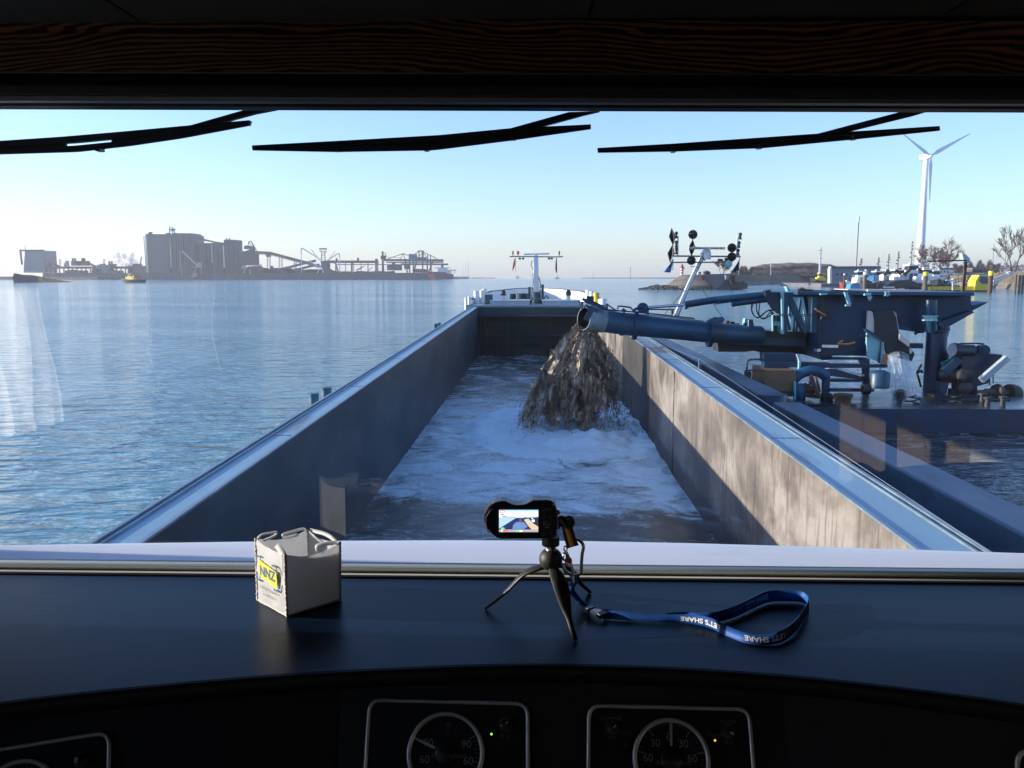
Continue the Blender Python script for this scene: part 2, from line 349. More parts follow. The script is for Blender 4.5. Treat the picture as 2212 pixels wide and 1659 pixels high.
def mat_bag():
    mt, n, l, b = nodes('woven white plastic cloth'); v = mapped(n, l, (1,1,1))
    w = n.new('ShaderNodeTexChecker'); w.inputs['Scale'].default_value = 420; l.new(v, w.inputs['Vector'])
    l.new(mixc(n, l, w.outputs[1], (.82,.82,.82), (.74,.74,.74)), b.inputs['Base Color']); b.inputs['Roughness'].default_value = .42
    b.inputs['Subsurface Weight'].default_value = 0; bump(n, l, b, w.outputs[1], .25, .0006)
    tr = n.new('ShaderNodeBsdfTranslucent'); tr.inputs[0].default_value = (.74,.76,.80,1); mx = n.new('ShaderNodeMixShader'); mx.inputs[0].default_value = .48
    l.new(b.outputs[0], mx.inputs[1]); l.new(tr.outputs[0], mx.inputs[2]); l.new(mx.outputs[0], n['Material Output'].inputs[0]); return mt
M['bag'] = mat_bag()
M['bagtrim'] = pm('grey overlock stitching', (.58,.56,.52), .8, 0, .35, (900,900,900), bmp=.4, bd=.001)
def clearmat(name, c, a):
    mt, n, l, b = nodes(name); b.inputs['Base Color'].default_value = rgba(c); b.inputs['Roughness'].default_value = .3
    t = n.new('ShaderNodeBsdfTransparent'); mx = n.new('ShaderNodeMixShader'); ns = tex(n, l, mapped(n, l, (4,4,.6) if 'water' in name else (.03,.03,.03)), 1, 5)
    l.new(ramp(n, l, ns, [(.35, a*.3), (.7, a)]), mx.inputs[0]); l.new(t.outputs[0], mx.inputs[1]); l.new(b.outputs[0], mx.inputs[2]); l.new(mx.outputs[0], n['Material Output'].inputs[0]); return mt
M['spout_water'] = clearmat('pouring spill water', (.55,.58,.60), .75)
M['steam'] = clearmat('steam', (.9,.9,.9), .45)

def text(body, size, mat, mtx, name, parent, bold=0, fn=None, ext=0):
    c = bpy.data.curves.new(name, 'FONT'); c.body = body; c.size = size; c.align_x = 'CENTER'; c.align_y = 'CENTER'; c.offset = bold; c.extrude = ext; c.resolution_u = 3
    o = bpy.data.objects.new('tmp', c); COL.objects.link(o); bpy.context.view_layer.update()
    me = bpy.data.meshes.new_from_object(o.evaluated_get(bpy.context.evaluated_depsgraph_get()))
    bpy.data.objects.remove(o); bpy.data.curves.remove(c)
    off = WLOC.get(parent.name, Vector())
    for v in me.vertices: v.co = (fn(v.co) if fn else mtx @ v.co) - off
    me.name = name; me.materials.clear(); me.materials.append(mat)
    t = bpy.data.objects.new(name, me); link(t, parent); WLOC[t.name] = off; return t
def frame_mtx(o, x, y):
    x = Vector(x).normalized(); y = Vector(y); y = (y-x*y.dot(x)).normalized(); z = x.cross(y)
    m = Matrix((x, y, z)).transposed().to_4x4(); m.translation = Vector(o); return m

# ------------------------------------------------------------------ water, far sea
LIM = 7000
w = MB()
hx0, hx1, hy0, hy1 = -4.95, 4.9, -40, 61.5
xs = [-LIM, hx0, hx1, LIM]; ys = [-400, hy0, hy1, LIM]
for i in range(3):
    for j in range(3):
        if i == 1 and j == 1: continue
        w.add([(xs[i],ys[j],0),(xs[i+1],ys[j],0),(xs[i+1],ys[j+1],0),(xs[i],ys[j+1],0)], [(0,1,2,3)])
tag(w.build('water', M['water']), 'blue rippled harbour water', None, kind='structure')

# ------------------------------------------------------------------ the hopper barge we stand on
YB = 61.0
def zt(y): return CZ-3+.0129*y                 # coaming top, trimmed up towards the bow
XL, XLO, XR, XRO = -4.28, -4.83, 4.05, 4.78
ZF = -.78                                      # slurry level
barge = thing('hopper_barge', 'long steel hopper barge with open hold, seen from its wheelhouse', 'barge', (0, 0, 0))
m = MB()                                        # hull shell outside the coamings
rows = []
for y, hw in ((-30,5.45),(0,5.45),(50,5.45),(60,5.4),(66,4.9),(71,3.7),(75,2.0),(77.5,.25)):
    zz = zt(y)-1.0 if y < 56 else zt(y)-.6+.25*max(0,(y-60)/17)
    rows.append([(-hw*.93,y,-1.2),(-hw,y,zz),(-min(hw,4.84) if y<61 else -hw*.9,y,zz+.001),(min(hw,4.79) if y<61 else hw*.9,y,zz+.001),(hw,y,zz),(hw*.93,y,-1.2)])
gang = [[r[0],r[1],r[2]] for r in rows[:4]]; m.loft(gang); m.loft([[r[3],r[4],r[5]] for r in rows[:4]]); m.loft(rows[3:])
m.build('hull', M['hull'], barge)
def coaming(nm, xi, xo, mats, sgn):
    m = MB(); n = 30
    for i in range(n):
        y0 = -8+(YB+8)*i/n; y1 = -8+(YB+8)*(i+1)/n
        wet = (sgn > 0 and 29 < (y0+y1)/2 < 60); m.k = 1 if wet else 0
        for a, b in ((xi, xo),):
            m.add([(a,y0,zt(y0)),(b,y0,zt(y0)),(b,y1,zt(y1)),(a,y1,zt(y1))], [(0,1,2,3)])
        m.k = 0
        m.add([(xo,y0,zt(y0)),(xo,y0,-.5),(xo,y1,-.5),(xo,y1,zt(y1))], [(0,1,2,3)])
    o = m.build(nm, mats, barge)
    e = MB()
    for i in range(23):
        y0 = -8+3*i; y1 = y0+2.995
        e.bar((xi+sgn*.02,y0,zt(y0)+.012),(xi+sgn*.02,y1,zt(y1)+.012),.055,.03)
        e.bar((xo-sgn*.03,y0,zt(y0)+.02),(xo-sgn*.03,y1,zt(y1)+.02),.05,.045)
        e.bar((xo-sgn*.12,y0,zt(y0)+.012),(xo-sgn*.12,y1,zt(y1)+.012),.03,.03)
    for y in (8, 14.4, 20.5, 26.8, 33, 39, 45, 51):
        e.bar((xi,y,zt(y)+.004),(xo,y,zt(y)+.004),.035,.012)
    e.build('edge_strip', M['lip'], o)
coaming('coaming', XL, XLO, [M['coaming'], M['coaming_wet']], -1)
coaming('coaming', XR, XRO, [M['coaming'], M['coaming_wet']], 1)
m = MB()
for i in range(12):
    y0 = -8+(YB+8)*i/12; y1 = -8+(YB+8)*(i+1)/12
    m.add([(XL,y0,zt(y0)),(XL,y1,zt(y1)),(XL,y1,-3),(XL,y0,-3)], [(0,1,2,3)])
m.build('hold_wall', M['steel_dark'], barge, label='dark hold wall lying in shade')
m = MB()
for i in range(12):
    y0 = -8+(YB+8)*i/12; y1 = -8+(YB+8)*(i+1)/12
    m.add([(XR,y0,zt(y0)),(XR,y1,zt(y1)),(XR,y1,-3),(XR,y0,-3)], [(0,1,2,3)])
for y in (6, 24, 42): m.bar((XR-.006,y,zt(y)-.05),(XR-.006,y,-2),.03,.012)
m.build('hold_wall', M['holdwall'], barge, label='sunlit hold wall streaked with tan silt')
# forward bulkhead: deep top girder, framed plating below
zb = zt(YB)
m = MB(); m.box(XL-.4,XR+.4,YB,YB+.25,zb-.85,zb-.01); m.box(XL,XR,YB+.9,YB+1.0,-3,zb-.5)
for i in range(10): x = XL+.5+i*(XR-XL-1)/9; m.box(x-.06,x+.06,YB+.4,YB+.9,-3,zb-.5)
m.box(XL,XR,YB+.3,YB+.9,zb-2.2,zb-2.1)
m.build('bulkhead', M['steel_dark'], barge)
# foredeck with hatches, bulwark, winch, vents, mast
zd = zb+.12
m = MB(); m.prism([(-5.2,YB+.25,zd),(5.2,YB+.25,zd),(4.9,66,zd),(3.7,71,zd),(1.9,75.5,zd),(0,77,zd),(-1.9,75.5,zd),(-3.7,71,zd),(-4.9,66,zd)], (0,0,-.25))
m.build('foredeck', M['deck_blue'], barge)
m = MB()
bw = [(-5.05,64.5,.30),(-4.7,67,.62),(-3.8,71,.85),(-2.0,75.4,1.0),(0,77,1.05),(2.0,75.4,1.0),(3.8,71,.85),(4.7,67,.62),(5.05,64.5,.30)]
for a, b in zip(bw, bw[1:]):
    d = V(b[0]-a[0], b[1]-a[1], 0).cross(V(0,0,1)).normalized()*.07
    A0, B0 = V(a[0],a[1],zd), V(b[0],b[1],zd); A1, B1 = A0+V(0,0,a[2]), B0+V(0,0,b[2])
    m.hexa([A0-d,B0-d,B0+d,A0+d,A1-d,B1-d,B1+d,A1+d])
bl = m.build('bulwark', M['white'], barge)
m = MB()
for a, b in zip(bw, bw[1:]): m.bar((a[0],a[1],zd+a[2]+.03),(b[0],b[1],zd+b[2]+.03),.18,.06)
m.build('cap_rail', M['blackfar'], bl)
for x0, x1 in ((1062,1144),(1172,1250)):
    m = MB(); a = P(x0,650,64).x; b = P(x1,650,64).x
    m.box(a,b,62.2,65.5,zd,zd+.28); m.box(a-.05,b+.05,62.1,65.6,zd+.28,zd+.34); m.build('hatch_cover', M['deckpale'], barge)
for x, s in ((1087,0),(1228,0)):
    b = P(x,640,66); m = MB(); m.lathe([(.18,0),(.18,.62),(.19,.64)],(b.x,66,zd),n=12); o = m.build('vent_pipe', M['white'], barge, smooth=40)
    m = MB(); m.lathe([(.20,.62),(.22,.7),(.21,.9),(.12,1.05),(.02,1.08)],(b.x,66,zd),n=12); m.build('vent_cowl', M['blackfar'], o, smooth=50)
m = MB(); b = P(1128,645,68); m.lathe([(.62,0),(.62,.75)],(b.x,68,zd),n=18); m.lathe([(.35,0),(.35,.72)],(b.x-.85,68,zd),n=14)
for dx in (-.4,.1,.5): m.box(b.x+dx-.03,b.x+dx+.03,67.3,67.4,zd,zd+.8)
m.build('winch', M['teal_dark'], barge, smooth=35)
m = MB(); b = P(1056,640,64); m.box(b.x-.3,b.x+.3,63.4,64.2,zd,zd+.75); m.build('locker', M['teal_dark'], barge, bevel=.05)
m = MB(); b = P(1180,637,68); m.bar((b.x-.4,68,zd),(b.x,68,zd+.6),.08); m.bar((b.x+.4,68,zd),(b.x,68,zd+.6),.08); m.bar((b.x-.4,68,zd+.08),(b.x+.4,68,zd+.08),.08); m.build('anchor_stopper', M['blackfar'], barge)
def bollard(px, py0, py1, wpx, Y, mat='white', zfix=None):
    a = P(px,py1,Y); t = P(px,py0,Y); r = wpx/F*Y/2; z0 = a.z-.55; m = MB()
    m.lathe([(r*1.04,z0),(r,z0+.05),(r,t.z-.06),(r*1.08,t.z-.05),(r*1.08,t.z-.01),(r*.95,t.z)],(a.x,Y,0),n=16)
    return m.build('bollard', M[mat], barge, smooth=40)
for a in ((1007,643,660,7,61.4),(1014,641,660,8,62.2),(1029,628,645,11,65.4),(1041,627,643,9,66.0),(1046,624,640,10,67),
          (1270,626,640,10,68),(1278,629,643,10,67),(1303,645,655,15,62.5)): bollard(*a)
bollard(1288,632,648,13,65.5,'yellow')
for a in ((679,850,880,21,19.3),(706,837,866,22,20.6)): bollard(*a, mat='dredge')
for a in ((942,699,712,8,43),(949,697,708,7,45.)): bollard(*a, mat='dredge')
for x in (-1,1):
    m = MB(); m.box(x*5.05-.28,x*5.05+.28,61.5,69 if x<0 else 66,zd-.7,zd+.02); m.build('bollard_base', M['blackfar'], barge)
# bow mast
YM = 66
m = MB(); a = P(1158,632,YM); b = P(1158,553,YM); m.hexa([(a.x-.24,YM-.2,a.z),(a.x+.24,YM-.2,a.z),(a.x+.24,YM+.2,a.z),(a.x-.24,YM+.2,a.z),(b.x-.17,YM-.15,b.z),(b.x+.17,YM-.15,b.z),(b.x+.17,YM+.15,b.z),(b.x-.17,YM+.15,b.z)])
mast = m.build('mast', M['white'], barge, bevel=.03)
m = MB(); m.lathe([(.42,zd),(.42,zd+.3),(.36,zd+.32),(.36,a.z+.05)],(a.x,YM,0),n=16); m.box(a.x-.62,a.x-.42,YM-.2,YM+.2,zd,zd+1.3); m.box(a.x+.42,a.x+.62,YM-.2,YM+.2,zd,zd+1.5); m.build('mast_foot', M['teal_dark'], mast, smooth=35)
m = MB(); m.ptube([(1150,563),(1147,572),(1151,582)],YM-.3,.03,6); m.ptube([(1148,640),(1152,610),(1151,590)],YM-.3,.03,6); m.ptube([(1166,645),(1168,615),(1164,598)],YM-.3,.04,6); m.build('cable', M['rubber'], mast)
m = MB(); m.pline([(1107,554),(1209,555)],YM-.1,.12,.09); m.pline([(1101,554.5),(1107,554)],YM-.1,.12,.1); m.pline([(1209,555),(1216,554)],YM-.1,.12,.1); m.build('crossbar', M['deck_blue'], mast)
m = MB(); m.pline([(1132,549.5),(1187,548)],YM-.1,.22,.13); a = P(1158,551,YM-.1); m.box(a.x-.12,a.x+.12,YM-.25,YM+.1,a.z-.1,a.z+.08); m.build('radar_scanner', M['white'], mast, bevel=.02)
for x in (1123,1130,1186,1192):
    m = MB(); m.prect(x-2.4,556.5,x+2.4,560.5,YM-.2,.25); m.build('deck_lamp', M['blackfar'], mast)
for x, c in ((1108,'blackfar'),(1119,'red'),(1208,'blackfar')):
    m = MB(); a = P(x,553,YM-.1); m.lathe([(.03,0),(.03,.12),(.10 if c=='red' else .06,.13),(.10 if c=='red' else .06,.36),(.02,.4)],a,n=10); m.build('signal_lamp', M[c], mast)
def flag(pole_top, pole_bot, poly, Y, mat, parent):
    m = MB(); m.pline([pole_top, pole_bot], Y, .03); f = m.build('flag_staff', M['blackfar'], parent)
    m = MB(); n = len(poly)//2; rows = []
    for i in range(5):
        t = i/4; rows.append([P(a[0]*(1-t)+b[0]*t, a[1]*(1-t)+b[1]*t, Y+.06*sin(i*2.1+k*1.7)) for k,(a,b) in enumerate(zip(poly[:n], poly[n:]))])
    m.loft(rows); m.build('flag', M[mat], parent, smooth=60)
flag((1113.5,556),(1113.5,586),[(1113,559),(1113,566),(1112,574),(1110,580), (1111,559),(1109,569),(1107,580),(1105,589)],YM,'flag_red',mast)
flag((1202.5,557),(1203,588),[(1202.5,557),(1203,568),(1203,578),(1202.5,588), (1201.5,557),(1200,570),(1199.5,580),(1201.5,591)],YM,'flag_navy',mast)
m = MB(); a = G(1510,808,zt(20)-.1); a = V(4.72,19.0,0); p = P(1510,805,24); q = P(1511,776,24)
m.bar(p-V(0,0,.25),q,.05); m.bar(q,P(1300,693,55),.006); m.bar(q,P(2150,1200,5.2),.005); m.build('wire_rail', M['lip'], barge)

# ------------------------------------------------------------------ the slurry in the hold and the jet that fills it
PL = G(1250,925,ZF)                               # where the jet lands
m = MB(); nx, ny = 76, 520; vs = []; foam = []
for j in range(ny+1):
    y = -2+(YB+.9+2)*j/ny
    for i in range(nx+1):
        x = XL+.01+(XR-XL-.02)*i/nx; d = math.hypot((x-PL.x), (y-PL.y)*.75)
        h = .10*noise.fractal(V(x*.7,y*.7,0),1,2,4)+.05*noise.noise(V(x*2.1,y*2.1,4))
        ch = max(0, 1-d/6.5); h += .05*sin(d*3.6+1.5*noise.noise(V(x*.6,y*.6,1)))*math.exp(-abs(d-3.2)/3.5); h = h*(.35+2.0*ch)+ch*ch*.28*(noise.noise(V(x*2.6,y*2.6,9))+.5)+ch*.10
        vs.append((x,y,ZF+h))
        wob = 1.3*noise.noise(V(x*.35,3.1,y*.1))+.5*noise.noise(V(x*1.1,7,y*.3))
        front = y-(19.6+wob-.25*(x-PL.x)*(1 if x<PL.x else -.9)); back = 44+2.5*noise.noise(V(x*.4,5,0))-y
        f = min(1, max(0, front/1.2+.5))*min(1, max(0, back/9))
        f = f*(.80 if d > 4.5 else 1.0)+(.12 if 1.6 < d < 4.5 else 0)
        if y > 38: f = max(f, .30+.2*noise.noise(V(x*.6,y*.25,2)))
        if y < 19: f = max(f, .12+.38*max(0, noise.noise(V(x*.5,y*.35,6)))*(1 if x < 2 else .6))
        foam.append(f)
m.add(vs, [(j*(nx+1)+i, j*(nx+1)+i+1, (j+1)*(nx+1)+i+1, (j+1)*(nx+1)+i) for j in range(ny) for i in range(nx)])
slu = m.build('slurry', M['slurry'], smooth=180); tag(slu, 'swirling grey slurry capped with white foam in the hold', 'slurry', kind='stuff')
ca = slu.data.color_attributes.new('foam', 'FLOAT_COLOR', 'POINT')
ca.data.foreach_set('color', [c for f in foam for c in (f,f,f,1)])
YP = 31.0
MO = P(1262,690,YP)                               # spout mouth
rng = random.Random(3)
m = MB(); fall = MO.z-ZF
VZ = -3.2                                         # the jet already dives as it leaves the spout
TF = (VZ+math.sqrt(VZ*VZ+2*9.81*fall))/9.81
def jet(vx, vy, t, s0): return V(s0[0]+vx*t, s0[1]+vy*t, s0[2]+VZ*t-4.905*t*t)
def strand(s0, vx, vy, r0, seed, t0, t1, nseg=9):
    pts = []; rs = []
    for k in range(nseg+1):
        t = t0+(t1-t0)*k/nseg; p = jet(vx, vy, t, s0)
        p += V(noise.noise(V(seed,p.z*2.1,0)), noise.noise(V(seed,p.z*2.1,5)), 0)*.26*(t/TF+.15)
        pts.append(p); rs.append(max(.006, r0*(.25+1.5*abs(noise.noise(V(seed*1.7,p.z*3.7,1))))*sin(pi*(k+.4)/(nseg+.8))**.6))
    m.tube(pts, rs, 5, True)
def clod(p, r, k):
    ax = V(rng.uniform(-.25,.25)+k*.5,rng.uniform(-.3,.3),1).normalized(); e = rng.choice((.8,1,1.4))
    m.lathe([(r*.15,-r*rng.uniform(1,2.2)*e),(r*rng.uniform(.4,.9),-r*.6*e),(r*rng.uniform(.6,1.0),r*.2*e),(r*rng.uniform(.3,.6),r*1.0*e),(r*.08,r*rng.uniform(1.2,2.6)*e)], p, ax, 5)
VX0, VX1 = (P(1122,920,YP).x-MO.x)/TF, (P(1352,900,YP).x-MO.x)/TF
edge = []                                         # torn falling sheets, several deep
NSH = 17
for q in range(NSH):
    u0 = -.16+.62*((q*7)%NSH)/(NSH-1); u1 = u0+rng.uniform(.40,.74); vy = -1.7+3.1*q/(NSH-1)+rng.uniform(-.2,.2); n0 = len(m.v); NU, NV = 46, 64; t1 = TF*rng.uniform(.92,1.06); rows = []
    for k in range(NV):
        t = t1*k/(NV-1); row = []
        for j in range(NU):
            u = u0+(u1-u0)*j/(NU-1); vx = VX0+(VX1-VX0)*u; a = -1+2*u
            p = jet(vx, vy, t, (MO.x+.30*a+.06, YP-.25+.18*(q/NSH-.5), MO.z-.10-.20*(1-a*a)**.5 if abs(a) < 1 else MO.z-.1)); g = .10+.75*t/TF
            p += V(.20*noise.noise(V(p.x*1.6,p.z*1.1,q*3.1)), .55*noise.fractal(V(u*7,p.z*1.0,q*5.7),1,2,4), .10*noise.noise(V(u*9,p.z,q)))*g; p.x += (u-.5)*.5*max(0,t/TF-.55)
            row.append(p); edge.append((len(edge), min(1, 2.4*min(j,NU-1-j)/(NU-1))*min(1,1.7*(1.02-k/(NV-1))+.42)))
        rows.append(row)
    m.k = 2; m.loft(rows); m.k = 0
NSHV = len(m.v)
def pick():
    u = rng.random()**1.25; vx = VX0+(VX1-VX0)*u; a = rng.uniform(-1,1)
    return vx, rng.uniform(-1.9,1.5), (MO.x+.30*a+.06, YP-.35+rng.uniform(-.3,.6), MO.z-.10-.22*(1-a*a)**.5+.12*rng.random())
m.k = 0
for i in range(40):
    vx, vy, s0 = pick(); t0 = rng.uniform(-.02,.8)*TF; strand(s0, vx, vy, rng.uniform(.02,.065), i*.73, max(0,t0), min(TF*1.05, max(0,t0)+rng.uniform(.10,.32)*TF))
for i in range(3600):
    vx, vy, s0 = pick(); e = rng.random()
    if e < .16: vx = VX0+rng.gauss(-.12,.25)
    elif e < .30: vx = VX1+rng.gauss(.10,.20)
    t = TF*rng.uniform(.03,1)**.8; p = jet(vx, vy, t, s0); p += V(noise.noise(p*1.1),noise.noise(p*1.3+V(9,0,0)),noise.noise(p*1.2))*.25*(t/TF)
    if p.z > ZF: clod(p, rng.uniform(.006,.030), -vx*.25)
m.k = 1
for i in range(2600):                              # splash crown
    a = rng.uniform(0,2*pi); d = rng.uniform(.9,2.7); p = V(PL.x+d*cos(a)*1.05, PL.y+d*sin(a)*.85, ZF+abs(rng.gauss(0,.20))*max(.15,1.6-d*.55)); clod(p, rng.uniform(.008,.035), 0)
def mat_mud2():
    mt, n, l, b = nodes('torn muddy water'); at = n.new('ShaderNodeAttribute'); at.attribute_name = 'edge'
    t = tex(n, l, mapped(n, l, (3.8,3.8,.75)), 1, 8, .70, .5); f = tex(n, l, mapped(n, l, (13,13,3.2)), 1, 6, .75); big = tex(n, l, mapped(n, l, (1.1,1.1,.8)), 1, 3)
    v = math_(n, l, 'ADD', math_(n, l, 'MULTIPLY', t, .6), math_(n, l, 'MULTIPLY', f, .4))
    c = ramp(n, l, v, [(.36, (.014,.012,.010)), (.45, (.085,.058,.036)), (.52, (.31,.21,.13)), (.60, (.78,.60,.42))])  # tan stops paint top-lit highlights over the dark water
    l.new(mixc(n, l, ramp(n, l, big, [(.40, .55), (.55, 0.)]), c, (.020,.018,.016)), b.inputs['Base Color']); b.inputs['Roughness'].default_value = .30; bump(n, l, b, v, .9, .06)
    al = math_(n, l, 'ADD', math_(n, l, 'MULTIPLY', at.outputs[2], .42), math_(n, l, 'SUBTRACT', v, .62))
    al = ramp(n, l, al, [(.13, 0.), (.20, 1.)]); tr = n.new('ShaderNodeBsdfTransparent'); mx = n.new('ShaderNodeMixShader')
    l.new(al, mx.inputs[0]); l.new(tr.outputs[0], mx.inputs[1]); l.new(b.outputs[0], mx.inputs[2]); l.new(mx.outputs[0], n['Material Output'].inputs[0]); return mt
M['mud2'] = mat_mud2()
M['spray'] = pm('white spray', (.50,.56,.58), .4, 0, .3, 4)
ms = tag(m.build('mud_stream', [M['mud'], M['spray'], M['mud2']], smooth=60), 'dark muddy jet of sand and water falling from the big pipe into the hold', 'mud jet')
ea = ms.data.color_attributes.new('edge', 'FLOAT_COLOR', 'POINT'); ev_ = [1.0]*len(ms.data.vertices)
for i, e in edge: ev_[i] = e
ea.data.foreach_set('color', [c for e in ev_ for c in (e,e,e,1)])

# ------------------------------------------------------------------ suction dredger alongside
def C8(x, y): return (1512+x*.3164, 594+y*.3164)
def C6(x, y): return (1350+x*.1953, 459+y*.1953)
def CA(x, y): return (1501.3+x*.12695, 610.2+y*.12695)      # close-ups of the photograph, as picture points
def CB(x, y): return (1755.1+x*.12695, 610.2+y*.12695)
def CD(x, y): return (1944.1+x*.15628, 648.0+y*.15628)
def CE(x, y): return (1566.1+x*.14648, 745.2+y*.14648)
YD = 31.0
dr = thing('suction_dredger', 'blue green suction dredger with pump platform moored beside the hold', 'dredger', tuple(P(1800,880,YD).xy)+(0,))
def pr(name, mat, f, **k):
    m = MB(); f(m); return m.build(name, M[mat], dr, **k)
# big discharge pipe with flared mouth
def dpipe(m):
    c = [P(1300,692,YP), P(1350,700.5,YP), P(1440,709,YP), P(1530,718,YP), P(1640,725,YP+1)]
    m.tube(c, [.43,.41,.39,.38,.37], 24)
dp = pr('discharge_pipe', 'dredge', dpipe, smooth=40)
a = P(1300,692,YP); b = P(1258,682,YP-.45)
m = MB(); b += V(0,0,-.10); ax = (b-a).normalized(); L = (b-a).length*.93
m.lathe([(.43,-.1),(.46,0),(.47,L*.3),(.45,L*.8),(.44,L*.98),(.43,L),(.41,L),(.39,L*.6),(.38,.02)],a,ax,28); so2 = m.build('spout', M['spoutp'], dp, smooth=40); m = MB(); m.lathe([(.37,L*.05),(.385,L*.6),(.405,L*.97),(.408,L*.995),(.38,L*.6),(.365,L*.06)],a,ax,28); m.build('lining', M['black'], so2, smooth=40)
m = MB(); m.ptube([(1256,652),(1258,668),(1266,660),(1280,668),(1290,676)],YP-.55,.05,8); m.pline([(1262,650),(1310,668)],YP-.5,.16,.1); m.pline([(1258,646),(1286,655),(1302,663)],YP-.3,.1,.1); m.pline([(1281,662),(1266,692)],YP-.95,.06,.2)
m.ptube([(1250,650),(1254,661),(1260,652)],YP-.5,.03); m.ptube([(1310,656),(1322,665),(1330,670)],YP-.4,.025); m.prect(1268,640,1283,652,YP-.4,.4)
m.build('spout_lever', M['dredge_dark'], dp)
m = MB(); m.ptube([(1334,668),(1335,662),(1340,661),(1362,664),(1366,668)],YP-.2,.03); m.ptube([(1366,672),(1380,664),(1390,664)],YP-.3,.05); m.pline([(1345,674),(1350,668)],YP-.2,.15); m.ptube([(1340,676),(1440,684),(1520,694)],YP-.35,.02,6); m.ptube([(1300,668),(1380,675),(1440,681),(1500,688)],YP-.42,.03,6); m.pline([(1338,721),(1346,722)],YP,.18,.12)
for x in (1400,1452): m.pline([(x,668),(x,680)],YP-.2,.05)
m.pline([(1398,668),(1456,669)],YP-.2,.05); m.pline([(1400,670),(1394,680)],YP-.2,.03); m.pline([(1452,669),(1460,684)],YP-.2,.03)
m.build('pipe_rail', M['dredge_dark'], dp)
m = MB(); m.ppoly([C6(895,1205),C6(990,1155),C6(1060,1160),C6(1082,1185),C6(1060,1210),C6(1030,1230),C6(1020,1250)],YP-.35,.12); m.lathe([(.12,-.02),(.12,.16)],P(*C6(1060,1190),YP-.36),(0,1,0),14); m.build('lug', M['dredge'], dp)
for x in (1372,1534):                     # flange collars
    c = P(x,703 if x<1500 else 718.5,YP); m = MB(); m.lathe([(.44,-.07),(.54,-.07),(.54,.07),(.44,.07)],c,(1,0,-.07),24); m.build('flange', M['dredge_dark'], dp, smooth=40)
# lift cylinder with hoses
m = MB(); m.tube([P(1581,655.5,YP),P(1623,650,YP),P(1660,645.5,YP)],.125,16)
cyl = m.build('lift_cylinder', M['dredge'], dr, smooth=40)
m = MB(); m.tube([P(1480,658,YP),P(1546,647.5,YP),P(1552,647,YP)],.13,16); m.build('barrel', M['dredge_dark'], cyl, smooth=40)
m = MB(); m.tube([P(1478,658.5,YP),P(1390,664.5,YP)],.055,12); m.build('piston_rod', M['chrome'], cyl, smooth=40)
m = MB(); m.tube([P(1546,647.5,YP),P(1623,640,YP),P(1652,637.5,YP)],[.13,.135,.13],16); m.build('barrel', M['dredge'], cyl, smooth=40)
for pts in ([(930,300),(960,360),(960,460),(1000,560),(1080,600),(1150,540),(1240,480),(1330,510)],[(985,300),(1000,350),(965,450),(1010,570),(1100,590),(1190,510),(1260,470),(1330,480)],[(1010,300),(1045,370),(1050,480),(1110,590),(1200,600),(1270,520),(1340,530)],[(1060,290),(1100,350),(1085,500),(1100,570),(1160,620),(1250,580),(1340,520)]):
    m = MB(); m.tube(spline([P(*CA(x,y),YP-.1) for x,y in pts],5),.022,6); m.build('hose', M['rubber'], cyl, smooth=60)
m = MB(); m.ptube([C6(660,1060),C6(690,1062),C6(700,1045),C6(760,1035)],YP-.1,.03); m.ptube([CA(1080,290),CA(1170,295),CA(1175,260)],YP-.1,.035); m.ptube([CA(330,370),CA(800,300),CA(960,285)],YP-.12,.02); m.lathe([(.2,-.1),(.2,.1)],P(1388,665,YP),(0,1,0),14); each(m, 'bracket', M['dredge_dark'], cyl)
# ladder pontoon lying behind the pipe
m = MB(); m.ppoly([CA(380,690),CA(900,790),CA(1000,800),CA(1340,830),CA(1900,840),CA(1900,1100),CA(1300,1085),CA(900,1040),CA(380,960)],YD+1.2,1.6); m.build('ladder', M['dredge'], dr, bevel=.04)
m = MB(); m.ppoly([CA(400,690),CA(780,770),CA(1000,800),CA(1340,830),CA(1900,840),CA(1900,960),CA(1000,925),CA(900,880),CA(400,840)],YD+1.1,.1)
for i in range(5): m.k = 0; m.ppoly([CA(1680+42*i,870),CA(1695+42*i,870),CA(1715+42*i,960),CA(1700+42*i,960)],YD+1.05,.04)
m.build('rubbing_board', M['brown_steel'], dr)
m = MB(); m.ppoly([CA(380,970),CA(880,1040),CA(1050,1150),CA(880,1180),CA(400,1180)],YD+1.6,1.0); m.ppoly([CA(880,1045),CA(1900,1100),CA(1900,1220),CA(1180,1210),CA(1000,1160)],YD+2,1); m.build('float', M['blackfar'], dr)
for x, y0, w in ((545,650,40),(635,668,36),(712,695,42)):
    m = MB(); a = P(*CA(x,y0+90),YD+1.8); t = P(*CA(x,y0),YD+1.8); r = w*.12695/F*YD; m.lathe([(r,0),(r,t.z-a.z-.05),(r*1.1,t.z-a.z-.04),(r*1.1,t.z-a.z)],a,n=14); m.build('bollard', M['rust'], dr, smooth=40)
m = MB(); m.ppoly([CA(920,625),CA(985,632),CA(1000,720),CA(1010,930),CA(905,920),CA(912,720)],YD+.6,.5); m.build('guide_post', M['dredge'], dr)
m = MB(); m.ppoly([CA(855,615),CA(915,625),CA(880,760),CA(820,765)],YD+.9,.3); m.ppoly([CA(905,880),CA(912,640),CA(918,640),CA(916,900)],YD+.5,.08); each(m, 'guide_plate', M['cyan'], dr)
m = MB(); m.ppoly([CA(840,690),CA(890,695),CA(870,775),CA(810,770)],YD+.8,.2); m.build('guide_block', M['blackfar'], dr)
